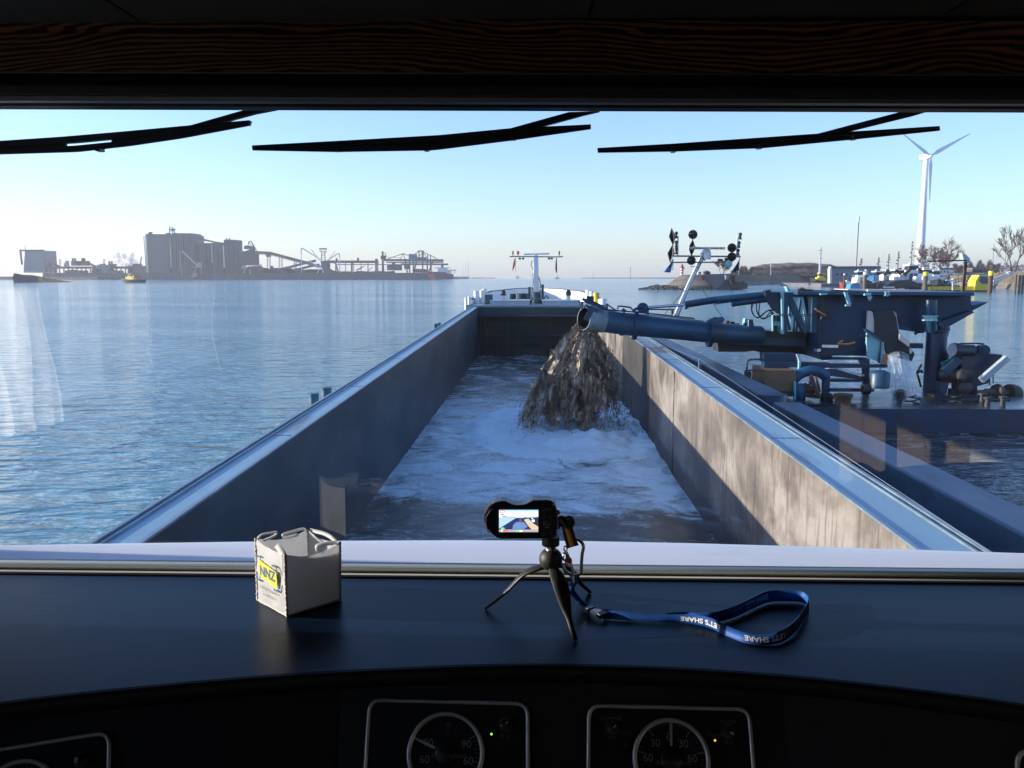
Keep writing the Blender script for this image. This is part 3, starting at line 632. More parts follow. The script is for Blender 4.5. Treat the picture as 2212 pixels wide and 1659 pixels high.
# gallows: bracket, posts and diagonals
m = MB(); m.ppoly([CA(1190,165),CA(1460,165),CA(1480,560),CA(1340,470),CA(1190,240)],YD-.1,.25); m.build('gusset', M['dredge_dark'], dr)
m = MB(); m.ppoly([CA(1190,235),CA(1215,225),CA(1450,520),CA(1400,530)],YD-.2,.12); m.pline([CA(1180,185),CA(1270,165)],YD-.2,.35,.2); m.build('bracket', M['dredge_dark'], dr)
m = MB(); m.ppoly([CA(1515,170),CA(1590,170),CA(1570,880),CA(1500,880)],YD-.2,.5); m.build('post', M['dredge'], dr)
m = MB(); m.ppoly([CA(1470,165),CA(1515,165),CA(1512,880),CA(1488,880)],YD-.35,.12); m.ppoly([CA(1320,560),CA(1480,545),CA(1480,830),CA(1320,830)],YD+.3,.12); each(m, 'post_flange', M['cyan'], dr)
m = MB()
for x in (1340,1400,1440): m.ppoly([CA(x,560),CA(x+28,560),CA(x+28,660),CA(x,660)],YD+.2,.05)
m.ppoly([CA(1340,735),CA(1400,735),CA(1400,830),CA(1340,830)],YD+.2,.1); each(m, 'slot', M['blackfar'], dr)
def truss(m):
    m.ppoly([CA(1590,170),CA(2110,165),CA(2110,240),CA(1590,245)],YD-.15,.4)
    m.ppoly([CA(1590,240),CA(1660,240),CA(1910,800),CA(1900,860),CA(1850,860),CA(1590,330)],YD-.1,.3)
    m.ppoly([CA(2000,240),CA(2095,240),CA(2060,860),CA(1975,860)],YD-.2,.4)
    m.ppoly([CA(1840,240),CA(1900,240),CA(2000,780),CA(1960,860)],YD+.9,.3)
    m.ppoly([CA(1800,250),CA(1825,250),CA(1735,830),CA(1710,830)],YD+1.2,.3)
    m.ppoly([CA(1570,540),CA(1640,800),CA(1600,820),CA(1560,640)],YD+.4,.3)
    m.ppoly([CA(1680,560),CA(1700,560),CA(1700,830),CA(1670,830)],YD+1.0,.3)
pr('truss', 'dredge', truss)
m = MB(); m.ppoly([CA(1990,250),CA(2002,250),CA(1980,840),CA(1970,840)],YD-.28,.06); m.ppoly([CA(1600,350),CA(1690,760),CA(1650,690),CA(1590,540)],YD+1.4,.06); m.ppoly([CA(1840,350),CA(1915,740),CA(1900,740),CA(1850,560)],YD+1.5,.06); each(m, 'truss_flange', M['cyan'], dr)
m = MB(); m.pline([CA(1460,540),CA(2000,548)],YD-.4,.03); m.pline([CA(1460,565),CA(2000,575)],YD-.4,.03); m.build('pipe_line', M['dredge'], dr)
m = MB(); m.ppoly([CA(1550,65),CA(1580,65),CA(1640,160),CA(1585,160)],YD+.5,.3); m.build('fin', M['cyan'], dr)
# top platform and the big box below it
m = MB(); m.ppoly([CB(-260,150),CB(2760,165),CB(2760,230),CB(-260,215)],YD-.6,4.2); m.build('top_platform', M['dredge'], dr, bevel=.02)
m = MB()
for i in range(9): x = -150+i*320; m.ppoly([CB(x,216),CB(x+40,216),CB(x+20,235),CB(x,235)],YD-.5,3.6)
m.ppoly([CB(95,220),CB(1010,225),CB(1010,1250),CB(340,1245),CB(320,1320),CB(160,1320),CB(95,1080)],YD,3.2)
m.ppoly([CB(990,225),CB(2700,230),CB(2700,500),CB(2260,760),CB(1730,840),CB(1400,640),CB(1010,620)],YD+.1,3.2)
m.build('engine_box', M['dredge_dark'], dr, bevel=.03)
m = MB(); m.ppoly([CB(2700,480),CB(2760,505),CB(2250,790),CB(2130,780),CB(2200,660)],YD-.2,1.5); m.ppoly([CB(2720,390),CB(2690,500),CB(3000,330),CB(2900,350)],YD+.2,1.4); m.build('spill_lip', M['dredge_dark'], dr)
m = MB(); m.ppoly([CB(600,115),CB(1840,125),CB(1840,165),CB(600,155)],YD-.3,1.4)
for i in range(4): m.k=0; m.ppoly([CB(940+235*i,118),CB(1165+235*i,120),CB(1165+235*i,168),CB(940+235*i,166)],YD-.42,.1)
m.build('deck_planks', M['cream'], dr)
m = MB(); m.ppoly([CB(300,145),CB(420,120),CB(600,130),CB(950,150),CB(940,172),CB(320,165)],YD-.35,.5); m.ptube([CB(-250,140),CB(-180,105),CB(-120,140),CB(0,145)],YD-.3,.06); m.ppoly([CB(-200,135),CB(100,130),CB(250,140),CB(300,160),CB(-200,155)],YD+.4,.5); m.build('rusty_scrap', M['rust'], dr)
for pts in ([(135,185),(260,180),(255,210),(140,215)],[(545,165),(600,165),(660,370),(610,372)],[(570,378),(655,378),(655,405),(570,405)],[(890,190),(1000,178),(1000,225),(890,222)],[(960,235),(1020,235),(985,320)]):
    m = MB(); m.ppoly([CB(*p) for p in pts],YD-.75,.12); m.build('bracket', M['cyan'], dr)
m = MB(); m.ppoly([CB(610,180),CB(680,240),CB(710,310),CB(690,350),CB(650,340)],YD-.6,.1); m.build('bracket_web', M['dredge'], dr)
for x in (1225,1275):
    m = MB(); m.tube([P(*CB(x+25*cos(t),195+32*sin(t)),YD-.72) for t in [i*pi/5 for i in range(-2,4)]],.035,6); m.build('eye_ring', M['cyan'], dr)
# overflow chute
m = MB(); m.ppoly([CB(945,490),CB(965,480),CB(1025,500),CB(1050,640),CB(1055,860),CB(930,790),CB(940,600)],YD-.25,.12); m.build('chute_plate', M['cream'], dr)
m = MB(); m.ppoly([CB(930,830),CB(1200,1000),CB(1220,1010),CB(1210,1400),CB(1190,1400),CB(1110,1340),CB(940,1280),CB(920,1000)],YD-.6,.1); m.build('chute_plate', M['cyan'], dr)
m = MB(); m.ppoly([CB(890,790),CB(930,800),CB(1220,1000),CB(1215,1020),CB(920,840)],YD-.75,.2); m.ppoly([CB(1150,1005),CB(1180,1010),CB(1150,1370),CB(1115,1370)],YD-.68,.06); m.pline([CB(805,908),CB(960,912)],YD-.7,.05); m.build('chute_flange', M['dredge'], dr)
m = MB(); m.ppoly([CB(1225,1215),CB(1290,1215),CB(1270,1400),CB(1205,1400)],YD-.65,.2); m.build('wooden_block', M['orange'], dr)
m = MB(); m.ppoly([CB(1380,485),CB(1430,530),CB(1435,580),CB(1480,860),CB(1465,860),CB(1425,590),CB(1380,555)],YD-.2,.1); m.ppoly([CB(1485,880),CB(1655,1000),CB(1650,1095),CB(1485,970)],YD-.6,.1); m.ppoly([CB(1670,1120),CB(1695,1120),CB(1690,1210),CB(1670,1210)],YD-.7,.1); m.build('chute_plate', M['cream'], dr)
m = MB(); m.ppoly([CB(1055,480),CB(1370,480),CB(1425,600),CB(1485,980),CB(1660,1110),CB(1740,1215),CB(1690,1340),CB(1280,1230),CB(1220,1010),CB(1060,880)],YD-.3,.2); m.build('chute', M['blackfar'], dr)
# spill water
m = MB(); rows = []
for k in range(14):
    t = k/13; y = 1230+1500*t; xa = 1275+45*min(1,t*3)+40*t; xb = 1640+60*min(1,t*2)+70*t; rows.append([P(*CB(xa+(xb-xa)*i/16,y-60*sin(pi*i/16)*(1-t)),YD-.7-1.5*min(1,t*3)**.5+.14*noise.noise(V(i*.8,k*.3,2))) for i in range(17)])
m.loft(rows); tag(m.build('spill_water', M['spout_water'], smooth=180), 'clear curtain of spill water pouring from the dredger chute', 'spill water')
# fat standpipe with elbow
m = MB(); a = P(*CD(460,1230),YD); t = P(*CD(470,450),YD); m.lathe([(.36,a.z-.6),(.36,t.z),(.40,t.z+.03),(.40,t.z+.1)],(a.x,YD,0),n=24); m.build('standpipe', M['dredge_dark'], dr, smooth=40)
m = MB(); m.tube(spline([P(*CD(430,0),YD-.6),P(*CD(425,150),YD-.6),P(*CD(420,300),YD-.5),P(*CD(430,420),YD-.4)],4),.21,18); m.build('down_pipe', M['dredge'], dr, smooth=40)
m = MB(); m.lathe([(.2,0),(.27,0),(.27,.05),(.23,.06),(.23,.14),(.27,.15),(.27,.2),(.2,.2)],P(*CD(415,250),YD-.6)-V(0,0,.1),n=20); m.build('pipe_clamp', M['cyan'], dr, smooth=40)
m = MB(); m.tube(spline([P(*CD(480,330),YD),P(*CD(560,380),YD),P(*CD(580,450),YD),P(*CD(540,520),YD)],5),[.24]*16,18); m.lathe([(.02,-.28),(.18,-.23),(.26,-.1),(.26,.1),(.18,.23),(.02,.28)],P(*CD(575,395),YD),(1,0,.3),16); m.build('elbow', M['dredge_dark'], dr, smooth=50)
m = MB(); m.ppoly([CD(150,600),CD(320,600),CD(320,670),CD(150,670)],YD,.3); m.ptube([CD(205,470),CD(240,440),CD(330,435)],YD,.06); m.ppoly([CB(1330,0),CB(1340,0),CB(1345,10)],YD,.1); each(m, 'cross_beam', M['dredge_dark'], dr)
m = MB(); m.ptube([CD(300,890),CD(235,1000),CD(290,1200)],YD-.7,.04); m.ptube([CD(235,1000),CD(300,980),CD(310,1010)],YD-.7,.05); m.build('hose', M['rubber'], dr)
# pump raft: motor, fan, legs, drums
m = MB(); m.ppoly([CD(850,740),CD(1410,755),CD(1410,910),CD(1240,1000),CD(1230,1150),CD(1050,1200),CD(870,1200),CD(850,980)],YD-1,1.4); m.ppoly([CD(1020,735),CD(1425,757),CD(1425,765),CD(1020,750)],YD-1.2,1.8); m.build('pump_frame', M['dredge_dark'], dr, bevel=.03)
a = P(*CD(745,690),YD-1.1); b = P(*CD(1000,700),YD-.9)
m = MB(); m.lathe([(.06,-.08),(.24,-.08),(.26,.0),(.26,.06),(.22,.08),(.22,(b-a).length),(.12,(b-a).length+.06)],a,(b-a),18); m.build('motor', M['dredge_dark'], dr, smooth=40)
m = MB(); m.tube([P(*CD(800+60*i,600+ (10 if i in (0,6) else 0)),YD-1.2) for i in range(7)],.03,6); m.build('hose', M['rubber'], dr)
m = MB(); m.lathe([(.20,0),(.21,.06),(.20,.3),(.06,.33)],P(*CD(1172,700),YD-1.1),(0,1,0),18); o = m.build('fan_housing', M['dredge_dark'], dr, smooth=40)
m = MB(); c = P(*CD(1172,700),YD-1.14)
for i in range(12): m.bar(c, c+V(cos(i*pi/6),0,sin(i*pi/6))*.19,.012)
m.build('fan_grille', M['dredge'], o)
m = MB(); m.pline([CD(580,890),CD(780,810)],YD-.8,.16); m.pline([CD(600,990),CD(810,820)],YD-.9,.26); m.pline([CD(690,790),CD(830,830)],YD-1,.2,.08); m.build('strut', M['dredge'], dr)
m = MB(); m.pline([CD(1120,1110),CD(1480,800)],YD-1.6,.2,.2); m.build('lever_arm', M['deckpale'], dr)
m = MB(); m.tube(spline([P(*CD(570,1040),YD-.6),P(*CD(700,1030),YD-.8),P(*CD(800,1090),YD-.8),P(*CD(820,1250),YD-.8)],5),.25,16); m.lathe([(.26,0),(.26,.6)],P(*CD(770,1250),YD-.8)-V(0,0,.55),n=16); m.lathe([(.2,0),(.3,.06),(.3,.3),(.2,.36)],P(*CD(940,1080),YD-1.3),(0,1,.2),18); m.lathe([(.18,0),(.26,.06),(.26,.3),(.18,.36)],P(*CD(920,1230),YD-1.3),(0,1,0),18); m.build('pump', M['blackfar'], dr, smooth=50)
m = MB(); m.ppoly([CD(880,1180),CD(1070,1200),CD(1060,1460),CD(900,1460)],YD-1,.8); m.pline([CD(1240,1080),CD(1240,1180)],YD-1.2,.03); m.pline([CD(1288,1000),CD(1288,1150)],YD-1.2,.03); m.pline([CD(560,1250),CD(670,1150)],YD-1.4,.05); m.ppoly([CD(555,1140),CD(680,1140),CD(640,1300),CD(555,1300)],YD-.9,.4); each(m, 'pump_leg', M['dredge_dark'], dr)
a = P(*CD(1060,1270),YD-1.4); b = P(*CD(1640,1300),YD-.9); d = (b-a); L = d.length
m = MB(); m.lathe([(.07,0),(.08,L*.15),(.13,L*.2),(.15,L*.42),(.30,L*.44),(.33,L*.48),(.30,L*.52),(.14,L*.53),(.14,L*.72),(.33,L*.74),(.35,L*.82),(.30,L*.95),(.18,L)],a,d,24); m.build('winch_drum', M['brown_steel'], dr, smooth=40)
m = MB(); m.ppoly([CD(1150,1360),CD(1420,1380),CD(1640,1290),CD(1640,1500),CD(1150,1480)],YD-1,.5); m.build('winch_base', M['dredge_dark'], dr)
m = MB(); m.pline([CD(1640,1440),CD(1720,1465)],YD-1.2,.05); m.build('wire', M['blackfar'], dr)
# lower frames, walkway, hose arch
def lower(m):
    for y in (1360,): m.ppoly([CA(1180,y),CA(2300,y+15),CA(2300,y+80),CA(1180,y+90)],YD-1.6,.4)
    m.ppoly([CB(330,1278),CB(930,1285),CB(930,1318),CB(330,1315)],YD-.6,.3)
    m.ppoly([CB(-200,1380),CB(1280,1400),CB(1280,1450),CB(-200,1460)],YD-1.2,.3)
    m.ppoly([CB(820,1320),CB(975,1300),CB(970,1900),CB(900,1900),CB(890,1450)],YD-1,.3)
    m.ppoly([CE(1560,650),CE(2200,650),CE(2200,690),CE(1560,690)],YD-2.2,.3)
    m.ppoly([CE(1560,505),CE(2010,510),CE(2010,545),CE(1560,545)],YD-1.4,.3)
    m.ppoly([CE(1200,390),CE(1640,355),CE(2100,490),CE(2360,570),CE(2350,610),CE(1900,500),CE(1500,450),CE(1300,430)],YD-1.9,.2)
    m.ppoly([CE(1470,420),CE(1555,430),CE(1540,740),CE(1465,740)],YD-2.0,.3)
    m.ppoly([CE(580,130),CE(1060,130),CE(1060,270),CE(580,260)],YD-1.2,.6)
pr('lower_frame', 'dredge_dark', lower)
m = MB(); m.ppoly([CE(1660,340),CE(2060,440),CE(2050,462),CE(1680,358)],YD-1.5,.5); m.build('gangplank', M['cream'], dr)
m = MB(); m.tube(spline([P(*CE(1000,520),YD-2),P(*CE(1100,430),YD-2),P(*CE(1250,380),YD-2),P(*CE(1400,400),YD-2),P(*CE(1500,470),YD-2)],5),.19,12); m.lathe([(.16,0),(.2,.15),(.2,.35),(.13,.55)],P(*CE(1105,800),YD-2.3),n=16); m.build('suction_hose', M['dredge'], dr, smooth=60)
m = MB(); m.ppoly([CE(1060,140),CE(1100,140),CE(1125,250),CE(1110,430),CE(1085,430),CE(1095,230)],YD-1.8,.15); m.ppoly([CE(1180,150),CE(1215,180),CE(1195,180)],YD-1.8,.1); m.ppoly([CE(1030,540),CE(1050,540),CE(1045,840),CE(1025,840)],YD-2.4,.15); each(m, 'edge_plate', M['cyan'], dr)
m = MB(); m.prect(*CE(570,370),*CE(1045,690),YD-2.2,1.6); o = m.build('tool_container', M['orange'], dr, bevel=.03)
o.data.materials.clear(); o.data.materials.append(pm('container paint browned by reflection', (.20,.12,.055), .6, 0, .2, 1.5))  # yellowish paint browned to carry the window's reflected veil
m = MB(); m.prect(*CE(565,690),*CE(1050,760),YD-2.3,1.8); m.build('container_base', M['blackfar'], dr)
m = MB(); m.prect(*CE(335,400),*CE(390,560),YD-2.4,.5); m.build('deck_box', M['rust'], dr)
m = MB(); m.tube(spline([P(*CE(320,580),YD-2.6),P(*CE(325,300),YD-2.6),P(*CE(345,230),YD-2.6),P(*CE(400,215),YD-2.6),P(*CE(580,215),YD-2.6)],4),.035,6); m.pline([CE(325,375),CE(580,375)],YD-2.6,.05); m.build('railing', M['blackfar'], dr)
c = P(*C8(1222,770),YD-2.2); m = MB(); m.lathe([(.34,0),(.34,.5),(.30,.56),(.12,.62),(.02,.63)],c,n=20); m.bar(c+V(0,0,.6),c+V(0,0,.74),.03); m.build('tank', M['dredge'], dr, smooth=40)
m = MB()
for i in range(9):
    x = 1180+i*26; m.ptube([CE(x,600),CE(x+10,700)],YD-2.4,.035,5)
m.ptube([CE(1180,560),CE(1200,590),CE(1260,580),CE(1240,540)],YD-2.4,.04); m.ptube([CE(1180,660),CE(1400,655)],YD-2.4,.05); m.ptube([CE(1165,715),CE(1230,750)],YD-2.4,.06); m.prect(*CE(1240,690),*CE(1320,770),YD-2.4,.4); m.ptube([CE(1260,460),CE(1390,770)],YD-2.6,.08); m.ptube([CE(1340,460),CE(1365,560),CE(1390,640)],YD-2.4,.04); m.build('valve_gear', M['rust'], dr)
m = MB(); m.lathe([(.1,-.18),(.19,-.16),(.19,.16),(.1,.18)],P(*CE(1495,790),YD-2.5),(1,0,0),14); m.lathe([(.1,-.16),(.18,-.12),(.18,.12),(.1,.16)],P(*CE(2080,650),YD-2.6),(1,0,0),14); each(m, 'fender_tyre', M['rubber'], dr, smooth=40)
for i in range(4):
    m = MB(); m.ptube([CB(90+60*i,470+20*(i%2)),CB(150+50*i,560),CB(140+55*i,620),CB(200+40*i,600),CB(210+45*i,520)],YD-.5,.02,5); m.build('hose', M['rubber'], dr)
m = MB(); m.ptube([CB(40,445),CB(120,500),CB(220,560)],YD-.5,.03); m.ptube([CB(430,1040),CB(600,1050),CB(720,1020)],YD-.5,.03); m.ptube([CB(430,1030),CB(520,985)],YD-.5,.02); m.build('hose', M['orange'], dr)
m = MB(); m.pline([CB(150,1080),CB(430,1085)],YD-.6,.1); m.lathe([(.14,0),(.14,.1),(.12,.12)],P(*CB(90,1080),YD-.4)-V(0,0,.2),n=16); m.build('hydraulic_rod', M['chrome'], dr)
m = MB()
for i in range(7): m.pline([CB(110,690+i*70),CB(210,692+i*70)],YD-.25,.04)
m.pline([CB(115,620),CB(110,1200)],YD-.25,.05); m.pline([CB(205,620),CB(205,1200)],YD-.25,.05); m.build('ladder_rungs', M['dredge_dark'], dr)
# pontoon hull the machinery stands on
zp = .75
g0 = G(1690,884,zp); y0 = g0.y
m = MB(); m.box(P(1690,880,y0).x, P(2420,880,y0).x, y0, y0+4.6, -1, zp); m.box(P(1550,850,y0+3).x, P(1720,850,y0+3).x, y0+2.2, y0+6, -1, zp-.05)
m.build('pontoon', M['dredge_dark'], dr, bevel=.05)
m = MB(); m.box(P(1692,880,y0).x, P(2418,880,y0).x, y0+.03, y0+4.5, zp+.003, zp+.02); m.build('pontoon_deck', M['wetdeck'], dr)
m = MB(); m.lathe([(.25,0),(.25,.3),(.3,.32),(.3,.42)],(P(1820,880,y0+.6).x,y0+.6,zp),n=12); m.build('bollard', M['rust'], dr)
# long narrow float between barge and dredger
xf = 6.35; zf = CZ-.52*xf*1.0; YFE = G(1625,848,zf).y
m = MB(); m.box(xf,xf+.75,YFE,50,-.6,zf); fl = m.build('side_float', M['floatp'], dr, bevel=.04)
m = MB(); m.lathe([(.42,-.9),(.42,0),(.40,.03)],(xf+.35,YFE-.3,zf-.02),n=18); m.build('end_fender', M['dredge_dark'], fl, smooth=40)
m = MB(); m.box(xf+.02,xf+.75,-6,YFE-1.6,-.6,zf-.03); m.build('side_float', M['floatp'], dr, bevel=.04)
mw = MB(); mw.add([(4.95,-8,.004),(40,-8,.004),(40,y0+.5,.004),(4.95,y0+.5,.004)], [(0,1,2,3)])  # silty sheet, its colour darkened for barge shade and mirrored dredger hull
def mat_silty_shaded():
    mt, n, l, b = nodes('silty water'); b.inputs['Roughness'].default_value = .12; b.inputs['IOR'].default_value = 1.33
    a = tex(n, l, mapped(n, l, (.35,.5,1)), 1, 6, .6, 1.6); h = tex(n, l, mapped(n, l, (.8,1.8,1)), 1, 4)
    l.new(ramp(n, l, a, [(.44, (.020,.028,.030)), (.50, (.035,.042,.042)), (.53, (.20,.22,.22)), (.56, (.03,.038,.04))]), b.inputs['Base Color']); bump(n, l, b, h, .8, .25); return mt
M['silty_shaded'] = mat_silty_shaded(); tag(mw.build('silty_shaded_water', M['silty_shaded']), None, None, kind='structure')
rr = random.Random(21)                            # loose gear lying about the pontoon deck
for i in range(16):
    px = rr.uniform(1710,2180); py = rr.uniform(852,880); g = G(px,py,zp+.02); m = MB(); k = i%4
    if k == 0: m.tube([g+V(.22*cos(a)*(1-.02*j),.22*sin(a)*(1-.02*j),.03+.012*j) for j,a in enumerate([q*pi/6 for q in range(25)])],.025,6); m.build('hose_coil', M['rubber'], dr, smooth=60)
    elif k == 1: m.obox(g+V(0,0,.1),(rr.uniform(.2,.45),.25,.2),(0,0,rr.uniform(0,1.5))); m.obox(g+V(0,0,.22),(.1,.2,.04),(0,0,1)); m.build('gear_box', M['rust' if i%3 else 'dredge'], dr, bevel=.01)
    elif k == 2: m.tube(spline([g+V(rr.uniform(-.6,.6)*j*.5,rr.uniform(-.25,.25),.03) for j in range(6)],5),.028,6); m.build('hose', M['rubber'], dr, smooth=60)
    else: m.lathe([(.09,0),(.09,.25),(.13,.27),(.13,.32),(.02,.33)],g,n=12); m.bar(g+V(-.18,0,.2),g+V(.18,0,.2),.04); m.build('bitt', M['blackfar'], dr, smooth=40)
# signal mast with day shapes
Y2 = 36.0
m = MB(); m.prism([P(*C6(540,1150),Y2),P(*C6(580,1150),Y2),P(*C6(700,850),Y2),P(*C6(866,500),Y2),P(*C6(830,500),Y2),P(*C6(690,800),Y2)],(0,.22,0)); sm = m.build('signal_mast', M['white'], dr)
m = MB(); m.prism([P(*C6(580,1160),Y2),P(*C6(598,1145),Y2),P(*C6(710,850),Y2),P(*C6(880,500),Y2),P(*C6(866,500),Y2),P(*C6(700,850),Y2)],(0,.2,0)); m.build('mast_web', M['deck_blue'], sm)
m = MB(); m.pline([C6(535,482),C6(1280,488)],Y2-.1,.07); m.pline([C6(500,552),C6(1190,550)],Y2-.1,.06); m.pline([C6(720,600),C6(810,600)],Y2-.1,.03); m.build('crossbar', M['deck_blue'], sm)
m = MB(); m.pline([C6(582,475),C6(586,260)],Y2-.1,.06); m.pline([C6(1228,480),C6(1252,262)],Y2-.1,.07); each(m, 'lamp_pole', M['white'], sm)
for x, y in ((567,250),(567,350),(568,425),(1275,262),(1260,356),(1250,440)):
    m = MB(); a = P(*C6(x,y),Y2-.1); m.lathe([(.05,-.14),(.08,-.12),(.05,-.05),(.05,.02),(.08,.05),(.08,.1),(.04,.15)],a,n=10); m.bar(a-V(0,0,.06),a+V(.1 if x<900 else -.1,0,-.06),.03); m.build('signal_lamp', M['blackfar'], sm)
def diamond(cx, cyy, hw, hh, tx=0):
    m = MB(); c = P(*C6(cx,cyy),Y2-.3); r = hw*.1953/F*Y2; h = hh*.1953/F*Y2
    for a in (0, pi/2):
        d = V(cos(a+.5),sin(a+.5),0)*r; n = V(-sin(a+.5),cos(a+.5),0)*.015; s = V(tx*.1953/F*Y2,0,0)
        m.prism([c+V(0,0,h)+s-n,c+d-n,c-V(0,0,h)-s-n,c-d-n],n*2)
    m.build('day_shape', M['black'], sm)
def ball(cx, cyy, rr):
    m = MB(); c = P(*C6(cx,cyy),Y2-.3); r = rr*.1953/F*Y2
    for ax in (V(1,0,.1),V(0,1,0),V(.15,.1,1)): m.lathe([(r,-.01),(r,.01)],c,ax,24)
    m.build('day_shape', M['black'], sm)
diamond(524,268,44,93,-10); diamond(511,452,46,92,12); diamond(742,390,47,86,5); ball(752,244,49); ball(734,532,47); ball(1183,391,48); ball(1182,491,48)
m = MB(); m.pline([C6(757,190),C6(733,580)],Y2-.3,.03); m.pline([C6(1183,340),C6(1182,540)],Y2-.3,.03); each(m, 'halyard', M['blackfar'], sm)
m = MB(); m.pline([C6(703,394),C6(1106,396)],Y2-.45,.16,.10); rad = m.build('radar_scanner', M['white'], sm)
m = MB(); m.lathe([(.2,-.3),(.2,0),(.14,.12),(.05,.15)],P(*C6(900,440),Y2-.2),n=14); m.build('radar_motor', M['white'], sm, smooth=40)
m = MB(); m.prect(*C6(846,445),*C6(950,490),Y2-.35,.35); m.build('mast_head', M['deckpale'], sm, bevel=.03)
q = P(*C6(765,395),Y2-.57); u = frame_mtx(q,(1,0,0),(0,0,1)); text('ALPHATRON', .085, M['black'], u, 'lettering', rad, .002)
q = P(*C6(1070,396),Y2-.57); text('JRC', .085, M['black'], frame_mtx(q,(1,0,0),(0,0,1)), 'lettering', rad, .002)
m = MB(); m.pline([C6(832,394),C6(915,394)],Y2-.565,.01,.035); m.pline([C6(955,394),C6(1035,394)],Y2-.565,.01,.035); m.build('red_stripe', M['red'], rad)
for x0,y0_,x1,y1_ in ((1038,512,1082,540),(1115,500,1145,530),(708,500,760,540)):
    m = MB(); m.prect(x0*.1953+1350,y0_*.1953+459,x1*.1953+1350,y1_*.1953+459,Y2-.4,.25); m.build('flood_lamp', M['blackfar'], sm)
m = MB(); m.lathe([(.08,0),(.15,.05),(.15,.2),(.08,.25)],P(*C6(1152,572),Y2-.4),(0,1,0),14); m.build('search_lamp', M['cyan'], sm)
m = MB(); m.ptube([C6(835,515),C6(850,490),C6(880,530),C6(900,500)],Y2-.35,.03); m.build('cable', M['rubber'], sm)
def flag2(poly, mat):
    m = MB(); n = len(poly)//2; rows = []
    for i in range(6):
        t = i/5; rows.append([P(*C6(a[0]*(1-t)+b[0]*t, a[1]*(1-t)+b[1]*t), Y2-.1+.07*sin(i*1.9+k*1.7)) for k,(a,b) in enumerate(zip(poly[:n], poly[n:]))])
    m.loft(rows); m.build('flag', M[mat], sm, smooth=60)
flag2([(532,510),(530,550),(520,600),(505,665), (525,515),(500,570),(455,620),(418,660)],'flag_blue')
flag2([(1266,520),(1265,560),(1262,600),(1258,640), (1262,525),(1230,580),(1195,630),(1162,680)],'flag_navy')
m = MB(); m.pline([C6(532,505),C6(530,640)],Y2-.1,.035); m.pline([C6(1268,500),C6(1256,690)],Y2-.1,.03); m.build('flag_staff', M['white'], sm)
m = MB(); m.prect(*C6(848,695),*C6(876,745),Y2-.3,.03); o = m.build('warning_board', M['black'], sm)
m = MB()
for i in range(4): m.ppoly([C6(848,700+13*i),C6(876,690+13*i),C6(876,696+13*i),C6(848,706+13*i)],Y2-.33,.012)
m.build('board_stripes', M['orange'], o)
m = MB(); m.pline([C6(660,860),C6(530,1010),C6(425,1145)],Y2,.02); m.pline([C6(860,860),C6(930,950),C6(1105,1190)],Y2-1,.02); each(m, 'stay_wire', M['blackfar'], sm)
# lamp post on the platform
m = MB(); m.pline([(2079,636),(2086,566)],YD+1,.09); lp = m.build('lamp_post', M['rust'], dr)
m = MB(); m.pline([(2003,564.5),(2087,562.5)],YD+1,.07,.05); m.build('lamp_arm', M['blackfar'], lp)
m = MB(); m.ppoly([(2078,546),(2086,549),(2095,558),(2096,566),(2090,569),(2083,566)],YD+1,.25); m.build('flood_lamp', M['deckpale'], lp)

# ------------------------------------------------------------------ far left shore (coal and grain terminal)
YS = 1480.0
def C1(x, y): return (x*.25, 459+y*.25)              # close-up of the far left
def C2(x, y): return (540+x*.25, 459+y*.25)
def C3(x, y): return (297+x*.1587, 459+y*.1587)      # silos close-up
def far(name, label, cat, px, Y=YS, group=None): return thing(name, label, cat, (P(px,604,Y).x, Y, 0), group)
def fp(parent, name, mat, f, **k):
    m = MB(); f(m)
    if name in ('dolphin','trestle','roof_vent','post','brace','aerial','window','rung','exhaust','tyre'): return each(m, name, M[mat], parent, **k)[0]
    return m.build(name, M[mat], parent, **k)
zq = 5.5
m = MB(); xa = P(-500,600,YS).x; xb = P(925,600,YS).x
m.box(xa,xb,YS,YS+900,-2,zq); tag(m.build('quay', M['conc']), None, None, kind='structure')
q = thing('quay_wall', 'long low dark quay wall under the silos on the far bank', 'quay wall', (P(400,604,YS).x, YS-4, 0))
def qw(m):
    m.box(P(95,600,YS).x, P(930,600,YS).x, YS-3, YS-.1, -2, P(400,589.5,YS).z)
    rr = random.Random(4); x = 100
    while x < 920:
        x += rr.uniform(3,14); m.prect(x, 598-rr.uniform(0,3), x+rr.uniform(.4,1.2), 605, YS-4, 1)
fp(q, 'wall', 'silo2', qw)
fp(q, 'dolphin', 'rust', lambda m: [m.prect(x,599,x+w,606,YS-12,5) for x,w in ((126,8),(196,6),(232,9),(351,5))])
t = far('coal_shed', 'pale blue tapering shed with roof gantry at far left', 'shed', 75)
fp(t, 'wall', 'pale_clad', lambda m: m.ppoly([C1(215,328),C1(378,328),C1(390,520),C1(203,520)],YS+40,40))
fp(t, 'gantry', 'steel_far', lambda m: (m.pline([C1(170,328),C1(380,328)],YS+38,3), m.pline([C1(176,328),C1(190,450)],YS+38,2.5), m.pline([C1(217,328),C1(217,280)],YS+38,.8)))
t = far('conveyor_bridge', 'long level conveyor bridge on posts between shed and silos', 'conveyor', 205)
fp(t, 'gallery', 'brick', lambda m: (m.pline([C1(380,476),C1(1260,476)],YS+30,5,4),))
fp(t, 'trestle', 'steel_far', lambda m: [m.pline([C1(x,478),C1(x,525)],YS+30,1.6) for x in range(400,1260,38)])
